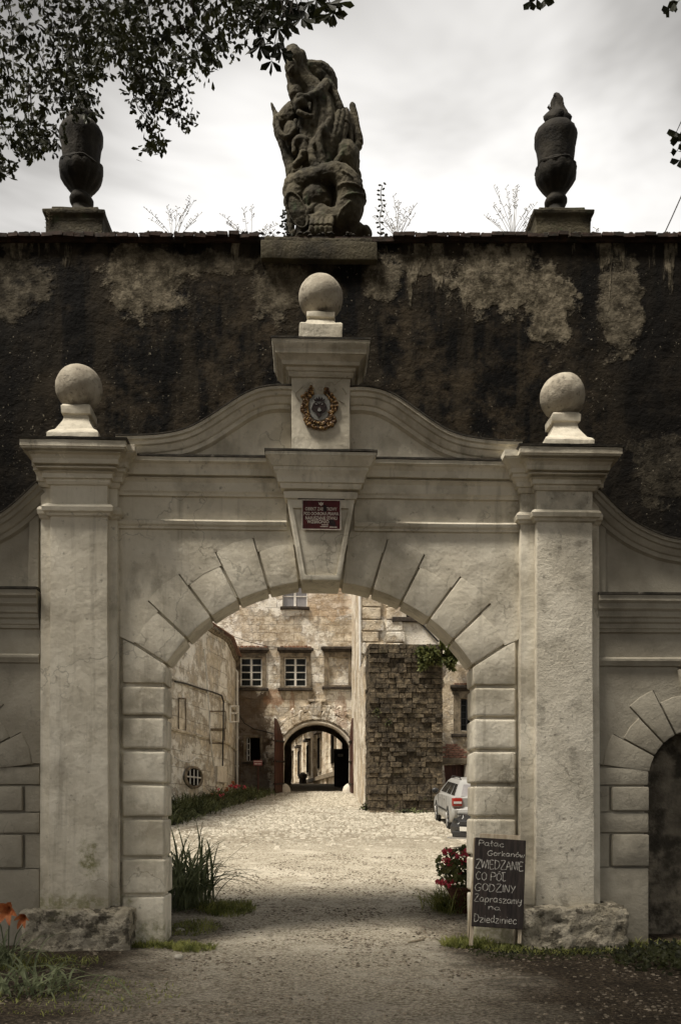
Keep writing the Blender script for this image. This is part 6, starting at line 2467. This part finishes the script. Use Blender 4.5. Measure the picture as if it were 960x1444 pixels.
    MB().box(-.80, .80, 2.02, 2.30, .25, .285).build('bumper_lip', 'alloy' if not wagon else paint_, root)
    return root


w1 = make_car('silver estate car parked tail towards the gate beside the buttress', 'silver', True)
w1.location = (4.68, 15.78, GZ(4.8, 15.8) - .01)
w1.rotation_euler = (R(4.0), 0, R(-1.5))
w2 = make_car('dark hatchback poking its nose out from behind the right jamb', 'anthracite', False)
h_ = Vector((-.90, -.43, 0))
rz = math.atan2(-h_.x, h_.y)
fc = Vector((CX, CY, 0)) + Vector((CS, -SN, 0)) * 2.84 + Vector((SN, CS, 0)) * 19.8
w2.location = (fc.x - h_.x * 2.3, fc.y - h_.y * 2.3, GZ(fc.x + 1, fc.y + 1) - .02)
w2.rotation_euler = (R(-1), R(0), rz)

# ================================================================== PLANTS
def clump(name, label, cat, px_c, py_base, y, n, L, w, mat, seed, spread=.15, droop=(.35, .9), az=(-180, 180), group=None, lean=(.12, .55)):
    rnd = random.Random(seed)
    c = P(px_c, py_base, y)
    root = thing(name, label, cat, (c.x, y, GZ(c.x, y)), 0, group)
    for k in range(n):
        m = MB()
        b = Vector((c.x + rnd.gauss(0, spread), y + rnd.gauss(0, spread), GZ(c.x, y) - .02))
        blade(m, b, rnd.uniform(*az), L * rnd.uniform(.55, 1.1), w * rnd.uniform(.7, 1.2), rnd.uniform(*droop), rnd, 7, rnd.uniform(*lean))
        m.build('leaf', mat, root, merge=False, smooth=0)
    return root


dl1 = clump('daylily_clump', 'tall arching strap-leaved clump just behind the left jamb', 'plant', 262, 1290, 2.4, 210, 1.62, .017, 'blade', 61, .17, (.15, .75), (-180, 180), None, (.04, .42))
clump('daylily_clump', 'low strap-leaved clump with drooping leaves in the front left corner', 'plant', 42, 1400, -2.7, 52, .68, .013, 'blade', 62, .22, (.45, .95), (-60, 160), None, (.2, .7))
dl3 = clump('daylily', 'orange flowered daylily in front of the left plinth stone', 'plant', 12, 1375, -1.5, 40, .66, .013, 'blade', 63, .10, (.3, .9), (-180, 180), None, (.08, .5))


def lily(root, px, py, y, r, seed):
    rnd = random.Random(seed)
    c = P(px, py, y)
    b = Vector((P(12, 1370, -1.5).x, -1.5, 0.0))
    m = MB()
    m.tube([b, b * .5 + c * .5 + Vector((0, 0, .08)), c + Vector((0, 0, -.05))], .006, 5)
    m.build('stem', 'blade', root, merge=False)
    for k in range(6):
        a = 2 * math.pi * k / 6 + rnd.uniform(-.2, .2)
        m = MB()
        kk = 0
        d = Vector((math.cos(a), -.35 + .3 * math.sin(a), math.sin(a)))
        s_ = Vector((-math.sin(a), .1, math.cos(a)))
        n = 6
        for i in range(n + 1):
            t = i / n
            p = c + d * r * t + Vector((0, -.10 * math.sin(t * 1.8), -.04 * t * t))
            w = r * .24 * math.sin(math.pi * min(1, t * .9 + .08)) + .003
            m.v += [tuple(p - s_ * w), tuple(p + Vector((0, .012, 0))), tuple(p + s_ * w)]
        for i in range(n):
            q = i * 3
            m.f += [(q, q + 1, q + 4, q + 3), (q + 1, q + 2, q + 5, q + 4)]
        m.build('petal', 'flower_orange', root, merge=False, smooth=0)


lily(dl3, 14, 1281, -1.72, .12, 1)
lily(dl3, 36, 1292, -1.66, .075, 2)
lily(dl3, -8, 1272, -1.6, .11, 3)

# red geraniums in a terracotta pot
yg = 2.0
c = P(650, 1268, yg)
gp = thing('geranium_pot', 'red flowering geranium in a pot just behind the right jamb', 'potted plant', (c.x, yg, GZ(c.x, yg)))
gz0 = GZ(c.x, yg)
MB().lathe(c.x, yg, [(.13, gz0 - .02), (.15, gz0 + .05), (.19, gz0 + .30), (.215, gz0 + .31), (.215, gz0 + .36), (.185, gz0 + .36), (.17, gz0 + .30), (.02, gz0 + .30)], 24).build('pot', 'terracotta', gp, smooth=30)
rnd = random.Random(17)
m = MB()
st_ = MB()


def leaf_round(m, p, r, rnd, lobes=5):
    n = Vector((rnd.uniform(-1, 1), rnd.uniform(-1.2, .2), rnd.uniform(.2, 1))).normalized()
    a = n.cross(Vector((0, 0, 1))).normalized()
    b = n.cross(a)
    k = len(m.v)
    m.v.append(tuple(p - n * r * .18))
    N = lobes * 2
    for i in range(N):
        t = 2 * math.pi * i / N
        q = r * (1 if i % 2 else .82)
        m.v.append(tuple(p + (a * math.cos(t) + b * math.sin(t)) * q))
    for i in range(N):
        m.f.append((k, k + 1 + i, k + 1 + (i + 1) % N))


gc = Vector((c.x - .03, yg, gz0 + .62))
for _ in range(420):
    d = Vector((rnd.gauss(0, 1), rnd.gauss(0, 1), rnd.gauss(0, 1))).normalized() * rnd.random() ** .4
    p = gc + Vector((d.x * .36, d.y * .32, d.z * .34))
    leaf_round(m, p, rnd.uniform(.025, .048), rnd)
m.build('foliage', 'herb', gp, merge=False)
for (px, py, r) in ((627, 1201, .045), (634, 1199, .04), (639, 1205, .03), (629, 1213, .06), (633, 1218, .05), (655, 1203, .065), (662, 1199, .07), (660, 1212, .05), (659, 1221, .07), (664, 1216, .06),
                    (651, 1216, .04), (616, 1243, .03), (622, 1245, .05), (628, 1243, .055), (639, 1243, .05), (633, 1248, .03), (645, 1208, .035), (648, 1230, .03)):
    q = P(px, py, yg - .2 + rnd.uniform(-.08, .12))
    m = MB()
    for _ in range(26):
        d = Vector((rnd.gauss(0, 1), rnd.gauss(0, 1), rnd.gauss(0, .8)))
        leaf_round(m, q + d.normalized() * r * rnd.uniform(.3, 1), .019, rnd, 5)
    m.build('flower_head', 'flower_red', gp, merge=False)
    st_.tube([gc + Vector((0, 0, -.2)), (gc + q) / 2 + Vector((0, 0, .05)), q], .004, 4)
st_.build('stem', 'herb', gp, merge=False)


def tuft_sheet(name, label, region, n, L, w, mat, seed, droop=.5, yfun=None):
    """short grass or ground cover nobody could count"""
    rnd = random.Random(seed)
    m = MB()
    for _ in range(n):
        x, y = region(rnd)
        z = GZ(x, y)
        blade(m, (x, y, z - .01), rnd.uniform(-180, 180), L * rnd.uniform(.4, 1.2), w, rnd.uniform(.1, droop), rnd, 3)
    o = m.build(name, mat, None, merge=False)
    return tag(o, label, None, kind='stuff')


def disc(cx, cy, rx, ry):
    def f(rnd):
        a, q = rnd.uniform(0, 6.283), rnd.random() ** .6
        return cx + rx * q * math.cos(a), cy + ry * q * math.sin(a)
    return f


def gpt(px, py):
    """flat ground point seen at a photo pixel (front yard, z about 0)"""
    d = F * CZ / (py - HY)
    k = (px - HX) / F
    return CX + d * SN + k * d * CS, CY + d * CS - k * d * SN


gx, gy = gpt(634, 1300)
clump('grass_clump', 'bushy fine-leaved green tussock at the edge of the drive below the geraniums', 'plant', 634, 1300, gy + .15, 420, .56, .007, 'grass', 71, .15, (.1, .6), (-180, 180), None, (.15, .8))
gx, gy = gpt(668, 1300)
clump('sedge_clump', 'dark arching sedge clump between the tussock and the chalkboard', 'plant', 662, 1296, gy + .25, 90, .60, .009, 'blade', 72, .12, (.4, 1.0), (-180, 90), None, (.2, .7))
gx, gy = gpt(300, 1290)
clump('grass_clump', 'small fresh green grass tuft beside the left strap-leaved clump', 'plant', 305, 1290, 2.1, 150, .34, .006, 'grass', 73, .14, (.2, .7), (-180, 180), None, (.15, .6))
for k, (cx_, cy_, rx, ry, n, L) in enumerate(((-1.85, -.16, .42, .20, 800, .10), (-1.45, -.30, .25, .25, 450, .12), (1.70, -.22, .30, .24, 900, .16), (2.05, -.50, .25, .20, 450, .12), (2.7, -.72, .7, .18, 500, .09), (-1.6, .9, .35, .5, 500, .10), (-1.25, 2.2, .35, .6, 900, .14),
                                             (-3.1, -1.3, .9, .45, 500, .11), (4.0, -.4, .6, .3, 500, .12), (-2.1, -2.9, .9, .7, 500, .07))):
    tuft_sheet('grass', 'short grass and weeds at the foot of the gateway', disc(cx_, cy_, rx, ry), n, L, .005, 'grass', 80 + k)


def leafy_mat(name, label, region, n, r, mat, seed, h=.12, hz=None):
    rnd = random.Random(seed)
    m = MB()
    for _ in range(n):
        x, y = region(rnd)
        p = Vector((x, y, GZ(x, y) + rnd.random() * h))
        leaf_round(m, p, r * rnd.uniform(.5, 1.3), rnd, 3)
    o = m.build(name, mat, None, merge=False)
    return tag(o, label, None, kind='stuff')


leafy_mat('ground_cover', 'dark low ground cover in front of the right plinth stone', disc(2.9, -.85, 1.3, .45), 900, .016, 'chestnut', 91, .05)
leafy_mat('ground_cover', 'dark low ground cover in the shaded right corner', disc(4.5, -1.5, 1.5, 1.0), 3500, .026, 'chestnut', 92, .12)

# flower bed along the left house
def bedline(t):
    a, b, c_ = Vector((-4.06, 15.6)), Vector((-3.40, 22.2)), Vector((-1.95, 32.9))
    return a.lerp(b, t * 2) if t < .5 else b.lerp(c_, (t - .5) * 2)


def wallx(y):
    return -7.3 + (y - 12) * (2.17 / 10.7) if y < 22.7 else (-5.13 + (y - 22.7) * (1.32 / 6.45) if y < 29.15 else -3.85)


vs = []
fs = []
for i in range(25):
    t = i / 24
    p = bedline(t)
    for j in range(5):
        x = p.x + (wallx(p.y) - p.x) * j / 4
        vs.append((x, p.y, GZ(x, p.y) + .02 + .10 * math.sin(j / 4 * 2) + .03 * noise.noise(Vector((x, p.y, 1)) * 2)))
for i in range(24):
    for j in range(4):
        a = i * 5 + j
        fs.append((a, a + 5, a + 6, a + 1))
m = MB().add(vs, fs)
o = m.build('bed_soil', 'soil', None)
tag(o, kind='structure')
rnd = random.Random(101)
for i in range(26):
    t = (i + .5) / 26
    p = bedline(t)
    for j in range(3 if i < 20 else 2):
        f = (.12, .45, .8)[j]
        x = p.x + (wallx(p.y) - p.x) * f * rnd.uniform(.9, 1.0)
        y = p.y + rnd.uniform(-.2, .2)
        m = MB()
        Lh = (.62, .85, 1.0)[j] * rnd.uniform(.8, 1.15)
        for k in range(46):
            blade(m, (x + rnd.gauss(0, .22), y + rnd.gauss(0, .22), GZ(x, y)), rnd.uniform(-180, 180), Lh * rnd.uniform(.6, 1.1), rnd.uniform(.016, .03), rnd.uniform(.2, .8), rnd, 4, rnd.uniform(.1, .5))
        o = m.build('bed_plant', 'bedleaf', None, merge=False)
        tag(o, 'strap-leaved green plant %s of the left bed, %s' % (('at the path edge', 'in the middle', 'against the wall')[j], ('nearest the gate', 'below the cellar window', 'midway along', 'near the red sign', 'by the passage')[min(4, int(t * 5))]), 'plant', 'leafy plants in the bed along the left house')
# poppies or roses over the bed
for i, (px, py, y) in enumerate(((303, 1110, 27.5), (308, 1116, 27), (325, 1108, 29.5), (329, 1104, 30), (331, 1110, 30), (335, 1108, 30.5), (319, 1113, 28), (345, 1110, 31), (312, 1122, 25), (299, 1122, 26))):
    q = P(px, py, y)
    root = thing('bed_flower', 'small %s flower standing over the left bed %s' % ('red' if i % 3 else 'orange', ('left of the dark cable end', 'just right of the dark cable end', 'before the house corner', 'right of the house corner', 'by the downpipe foot', 'right of the downpipe', 'lowest before the meter cabinet', 'beside the post sign', 'low between cabinet and corner', 'leftmost and lowest')[i]), 'flower', (q.x, y, GZ(q.x, y)), 0, 'red flowers over the left bed')
    m = MB()
    for _ in range(14):
        leaf_round(m, q + Vector((rnd.gauss(0, .05), rnd.gauss(0, .05), rnd.gauss(0, .05))), .05, rnd)
    m.build('bloom', 'flower_red' if i % 3 else 'flower_orange', root, merge=False)
    m = MB()
    m.tube([q, (q.x, y, GZ(q.x, y))], .012, 4)
    m.build('stem', 'bedleaf', root)
# shrub sprouting from the buttress top and weeds in its joints
def shrub(label, px, py, y, rx, rz, n, r, seed, mat='herb', name='wall_shrub'):
    rnd = random.Random(seed)
    c = P(px, py, y)
    root = thing(name, label, 'shrub', (c.x, y, c.z), 0)
    m = MB()
    st_ = MB()
    for b in range(26):
        d = Vector((rnd.gauss(0, 1), rnd.gauss(0, .7), rnd.gauss(0.0, .8)))
        d = d.normalized() * rnd.uniform(.55, 1.05)
        tip = c + Vector((d.x * rx, d.y * rx * .6, d.z * rz - abs(d.x) * .12))
        root_p = c + Vector((.1, .25, -.1))
        mid = (root_p + tip) / 2 + Vector((0, 0, .12))
        st_.tube([root_p, mid, tip], [.018, .011, .004], 4)
        for k in range(n // 26):
            t = rnd.uniform(.35, 1.05)
            p = root_p * (1 - t) ** 2 + mid * 2 * t * (1 - t) + tip * t * t if t <= 1 else tip
            dirn = (tip - mid).normalized() + Vector((rnd.gauss(0, .7), rnd.gauss(0, .5), rnd.gauss(0, .6)))
            dirn.normalize()
            s_ = dirn.cross(Vector((rnd.gauss(0, 1), rnd.gauss(0, 1), rnd.gauss(0, 1)))).normalized()
            L_ = r * rnd.uniform(.7, 1.5)
            k0 = len(m.v)
            m.v += [tuple(p), tuple(p + dirn * L_ * .5 + s_ * L_ * .2), tuple(p + dirn * L_), tuple(p + dirn * L_ * .5 - s_ * L_ * .2)]
            m.f.append((k0, k0 + 1, k0 + 2, k0 + 3))
    m.build('foliage', mat, root, merge=False)
    st_.build('branch', 'bark', root, merge=False)
    return root


shrub('feathery green shrub sprouting from the top right of the stone buttress', 619, 922, YB - .10, .95, .70, 2600, .17, 5)
shrub('small yellow-green weed growing from the joints at the middle left of the buttress', 531, 1003, YB - .12, .16, .16, 90, .07, 6, name='wall_weed')
shrub('second small weed lower down the left side of the buttress face', 547, 1017, YB - .12, .14, .16, 80, .06, 7, name='wall_weed')
shrub('dark low weeds at the foot of the buttress near the silver car', 580, 1143, YB - .5, .75, .10, 400, .09, 8, 'bedleaf', name='foot_weed')
shrub('dark green weeds at the left bottom corner of the buttress', 517, 1138, YB + .6, .25, .35, 300, .09, 9, 'bedleaf', name='foot_weed')

# lone stones and sticks by the drive
for i, (px, py, r, lab) in enumerate(((255, 1318, .085, 'pale limestone lump at the inner foot of the left jamb'), (252, 1352, .05, 'flat pale stone in the grass in front of the left jamb'))):
    x, y = gpt(px, py)
    m = MB().ell((x, y, r * .35), (r, r * .8, r * .7), 12, 8)
    o = m.build('stone', 'whitestone', None, (0.02, 9), smooth=0)
    tag(o, lab, 'stone')
for (pts, lab) in (([(570, 1318), (590, 1322), (606, 1325)], 'bleached stick lying on the drive near the grass tussock'), ([(575, 1331), (592, 1328), (604, 1323)], 'shorter stick crossing beside the first on the drive')):
    m = MB()
    q = []
    for p in pts:
        x, y = gpt(*p)
        q.append((x, y, .02))
    m.tube(q, [.012, .015, .009], 6)
    o = m.build('stick', 'wood_pale', None, (0.006, 12))
    tag(o, lab, 'stick')

# ================================================================== TREES
def leaflet(m, p, d, L, w, rnd):
    d = d.normalized()
    s_ = d.cross(Vector((rnd.gauss(0, .5), 1 + rnd.gauss(0, .4), rnd.gauss(0, .5))))
    if s_.length < .05:
        s_ = d.cross(Vector((1, 0, 0)))
    s_.normalize()
    n = d.cross(s_)
    k = len(m.v)
    m.v += [tuple(p), tuple(p + d * L * .35 + s_ * w * .62), tuple(p + d * L * .72 + s_ * w + n * w * .15), tuple(p + d * L), tuple(p + d * L * .72 - s_ * w + n * w * .15), tuple(p + d * L * .35 - s_ * w * .62)]
    m.f += [(k, k + 1, k + 2, k + 3), (k, k + 3, k + 4, k + 5)]


def palm_leaf(m, p, L, rnd):
    """one hand-shaped drooping chestnut leaf"""
    az = rnd.uniform(0, 6.283)
    base = Vector((math.cos(az) * .5, math.sin(az) * .5, -.75))
    for k in range(5):
        a = (k - 2) * .52
        side = Vector((-math.sin(az), math.cos(az), 0))
        d = base * math.cos(a) + side * math.sin(a) * 1.1 + Vector((0, 0, -.1))
        l_ = L * (1 - .13 * abs(k - 2)) * rnd.uniform(.85, 1.1)
        leaflet(m, p, d, l_, l_ * .20, rnd)


def limb(m, pts, r0, r1, n=8):
    q = []
    for i in range(len(pts) - 1):
        p0, p1, p2, p3 = [Vector(pts[max(0, min(len(pts) - 1, i + d))]) for d in (-1, 0, 1, 2)]
        for j in range(5):
            t = j / 5
            q.append(0.5 * ((2 * p1) + (-p0 + p2) * t + (2 * p0 - 5 * p1 + 4 * p2 - p3) * t * t + (-p0 + 3 * p1 - 3 * p2 + p3) * t ** 3))
    q.append(Vector(pts[-1]))
    rr = [r0 + (r1 - r0) * i / (len(q) - 1) for i in range(len(q))]
    m.tube(q, rr, n)


# left chestnut: its low boughs hang across the top left of the view
ta = thing('chestnut_tree', 'horse chestnut whose leafy boughs hang over the left urn and top left corner', 'tree', (-7.6, -5.2, 0))
m = MB()
limb(m, [(-7.6, -5.2, -.2), (-7.5, -5.1, 2.5), (-7.3, -4.8, 6), (-7.2, -4.5, 10), (-7.0, -4.0, 14)], .48, .16, 12)
m.build('trunk', 'bark', ta, (0.05, 1.5), smooth=0)
boughs = MB()
fol = MB()
rnd = random.Random(404)
# hanging sprays: (px, py, radius x px, radius y px, depth plane y, leaves)
sprays = []
r2 = random.Random(88)
for (px, py, rx, ry, n) in ((10, 60, 75, 80, 190), (90, 50, 75, 70, 230), (20, 150, 48, 58, 150), (15, 215, 32, 26, 60), (55, 185, 38, 28, 80), (95, 135, 38, 34, 95), (118, 150, 26, 20, 46),
                         (70, 120, 40, 40, 90), (150, 40, 60, 45, 150), (128, 88, 36, 28, 65), (205, 35, 55, 50, 170), (265, 35, 55, 50, 170), (325, 30, 40, 40, 120), (360, 15, 30, 26, 66), (225, 90, 42, 34, 100),
                         (275, 90, 34, 28, 70), (205, 130, 24, 28, 48), (240, 135, 32, 26, 62), (215, 172, 20, 20, 34), (218, 200, 14, 14, 20), (258, 165, 16, 16, 22), (190, 100, 18, 20, 26),
                         (305, 75, 26, 20, 36), (170, 75, 22, 14, 24), (-40, 100, 60, 130, 160), (20, -30, 120, 40, 200), (200, -40, 120, 35, 240), (340, -25, 80, 25, 130), (60, 205, 16, 12, 14), (8, 240, 14, 10, 12)):
    y = r2.uniform(-3.4, -1.6)
    sprays.append((px, py, rx, ry, y, n))
SIZE = .074
for (px, py, rx, ry, y0_, n) in sprays:
    c = P(px, py, y0_)
    n = int(n * 1.35)
    for _ in range(n):
        a, q = rnd.uniform(0, 6.283), rnd.random() ** .55
        yy_ = y0_ + rnd.gauss(0, .45)
        p = P(px + rx * q * math.cos(a), py + ry * q * math.sin(a), yy_)
        if noise.noise(p * 2.4) < -.13 or noise.noise(p * 6.1) < -.35:
            continue
        if rnd.random() < .28:
            palm_leaf(fol, p, SIZE * rnd.uniform(.8, 1.25), rnd)
        else:
            d = Vector((rnd.gauss(0, .6), rnd.gauss(0, .6), -.6 + rnd.gauss(0, .5)))
            for _k in range(3):
                leaflet(fol, p + Vector((rnd.gauss(0, .03), rnd.gauss(0, .03), rnd.gauss(0, .03))), d + Vector((rnd.gauss(0, .4), 0, rnd.gauss(0, .4))), SIZE * rnd.uniform(.6, 1.0), SIZE * .19, rnd)
    # twig reaching up into the crown
    top = P(px - 15 + rnd.uniform(-18, 18), py - ry - rnd.uniform(10, 40), y0_ - .3)
    for _ in range(2):
        e_ = P(px + rnd.uniform(-.4, .4) * rx, py + rnd.uniform(-.1, .6) * ry, y0_ + rnd.uniform(-.2, .2))
        mid = (top + e_) / 2 + Vector((rnd.uniform(-.06, .06), 0, rnd.uniform(.0, .06)))
        boughs.tube([top, mid, e_], [.007, .005, .002], 4)
for (a, b, c_, r) in (((-7.3, -4.8, 6.5), (-5.5, -3.6, 8.8), (-3.2, -2.6, 9.3), .13), ((-7.25, -4.7, 7.5), (-5.0, -3.0, 9.6), (-1.2, -2.3, 9.9), .12), ((-7.3, -4.9, 5.2), (-6.0, -3.4, 7.2), (-4.6, -2.4, 7.9), .09),
                      ((-7.2, -4.6, 8.5), (-4.5, -4.5, 10.4), (0.2, -3.8, 10.4), .13)):
    limb(boughs, [a, b, c_], r, .03)
boughs.build('branch', 'bark', ta, merge=False, smooth=0)
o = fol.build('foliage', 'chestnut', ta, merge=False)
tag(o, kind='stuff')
# the large separate leaves at the tip of the longest bough
rnd = random.Random(55)
tip_br = MB()
tips = [(366, 66), (372, 52), (383, 86), (391, 60), (380, 30), (395, 22), (408, 12), (404, 30), (420, 6), (436, 4), (450, 10), (462, 6), (470, 18), (478, 4), (430, 16), (392, 40), (400, 0), (445, 0), (414, 22), (388, 8), (374, 14), (360, 4), (365, 36), (397, 74), (425, 26), (460, 20)]
cnt = 0
for i, (px, py) in enumerate(tips):
    p = P(px, py, -2.6 + rnd.uniform(-.15, .15))
    up = P(min(px + 20, 420) if px < 400 else px - 15, -15, -2.6)
    tip_br.tube([up, (up + p) / 2 + Vector((0, 0, .03)), p], [.008, .005, .002], 4)
    az = rnd.uniform(0, 6.283)
    for k in range(6):
        m = MB()
        a = rnd.uniform(-1.5, 1.5)
        d = Vector((math.sin(a), rnd.uniform(-.4, .4), -math.cos(a) * .9 + .1))
        leaflet(m, p, d, .135 * rnd.uniform(.75, 1.15), .026, rnd)
        m.build('leaf', 'chestnut', ta, merge=False)
tip_br.build('twig', 'bark', ta, merge=False)

# crown above and behind the viewer keeps the gate in shade
def crown(root, centres, n, size, seed, keep_out=True):
    rnd = random.Random(seed)
    m = MB()
    k = 0
    for _ in range(n):
        c, r = rnd.choice(centres)
        d = Vector((rnd.gauss(0, 1), rnd.gauss(0, 1), rnd.gauss(0, 1))).normalized() * rnd.random() ** .4
        p = Vector(c) + Vector((d.x * r, d.y * r, d.z * r * .7))
        # stay clear of the view
        dx, dy = p.x - CX, p.y - CY
        dep = dx * SN + dy * CS
        lat = dx * CS - dy * SN
        if dep > -.5 and keep_out:
            if abs(lat) < dep * .384 * 1.06 + .5 and (p.z - CZ) < dep * .912 * 1.04 + .5:
                continue
        dd = Vector((rnd.gauss(0, 1), rnd.gauss(0, 1), -.6))
        leaflet(m, p, dd, size * rnd.uniform(.7, 1.3), size * .34, rnd)
        k += 1
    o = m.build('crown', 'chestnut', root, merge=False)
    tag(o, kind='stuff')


crown(ta, [((-6.5, -5, 11), 3.6), ((-4, -6, 12.5), 3.4), ((-8, -2, 10), 3.0), ((-7, -8, 10), 3.5), ((-3.5, -9, 11), 3.2), ((-7.5, -1, 7.0), 2.4), ((-1.5, -7.5, 12), 3.0), ((-1, -5.5, 13), 3.0)], 15000, .21, 1)
tb = thing('chestnut_tree', 'second chestnut right of the viewer, only leaf tips showing at the right edge', 'tree', (6.8, -7.0, 0))
m = MB()
limb(m, [(6.8, -7, -.2), (6.7, -6.9, 3), (6.5, -6.6, 7), (6.3, -6.2, 12)], .5, .15, 12)
m.build('trunk', 'bark', tb, (0.05, 1.5), smooth=0)
m = MB()
limb(m, [(6.6, -6.8, 5), (5.8, -5, 8), (4.6, -3, 9.6)], .12, .02)
limb(m, [(6.6, -6.8, 6), (4, -7, 10), (1, -7.5, 12)], .14, .03)
limb(m, [(6.5, -6.6, 7), (8, -4, 9), (9, -1.5, 10)], .14, .03)
m.build('branch', 'bark', tb, merge=False, smooth=0)
crown(tb, [((6.5, -5.5, 11), 3.6), ((4.5, -7, 12.5), 3.4), ((8, -3, 10), 3.2), ((7.5, -8.5, 10), 3.5), ((3, -9.5, 11.5), 3.2), ((1.2, -8, 13), 3.0), ((8.4, -1.2, 8.0), 2.6), ((6.6, -3.2, 8.2), 2.2), ((8.8, -4.5, 6.0), 2.6), ((2, -5.5, 13), 3.0)], 14000, .21, 2)
rnd = random.Random(9)
tw2 = MB()
for (px, py) in ((953, 186), (957, 197), (954, 213), (958, 226), (949, 4), (943, 12), (956, 2), (748, 1), (756, -2), (766, 0), (962, 16), (966, 205), (968, 190)):
    p = P(px, py, -2.8)
    up = P(px + 14 if px > 900 else px + 6, py - 30, -2.9)
    tw2.tube([up, p], [.006, .003], 4)
    for k in range(3):
        m = MB()
        a = rnd.uniform(-1.6, 1.6)
        d = Vector((math.sin(a) - .3, rnd.uniform(-.3, .3), -math.cos(a) * .9))
        leaflet(m, p, d, .085 * rnd.uniform(.8, 1.2), .032, rnd)
        m.build('leaf', 'chestnut', tb, merge=False)
tw2.tube([P(975, 150, -2.9), P(966, 180, -2.85), P(960, 230, -2.8)], [.01, .008, .004], 4)
tw2.tube([P(975, 150, -2.9), P(1060, 20, -3.2), (4.6, -3, 9.4)], [.01, .02, .03], 5)
tw2.tube([P(770, -10, -2.9), P(800, -60, -3.1), (4.6, -3.2, 9.5)], [.006, .012, .02], 5)
tw2.build('twig', 'bark', tb, merge=False)
tc = thing('chestnut_tree', 'unseen third chestnut behind the viewer, added to shade the forecourt', 'tree', (.8, -21.5, 0))
m = MB()
limb(m, [(.8, -21.5, -.2), (.7, -21.3, 3), (.6, -21, 8), (.4, -20.5, 12)], .5, .15, 12)
m.build('trunk', 'bark', tc, (0.05, 1.5), smooth=0)
crown(tc, [((0, -20, 11), 3.8), ((-4, -20.5, 10.5), 3.8), ((4, -20.5, 10.5), 3.8), ((0, -24, 10), 4)], 9000, .24, 3)  # leaves out of view, added to hold skylight off the gate
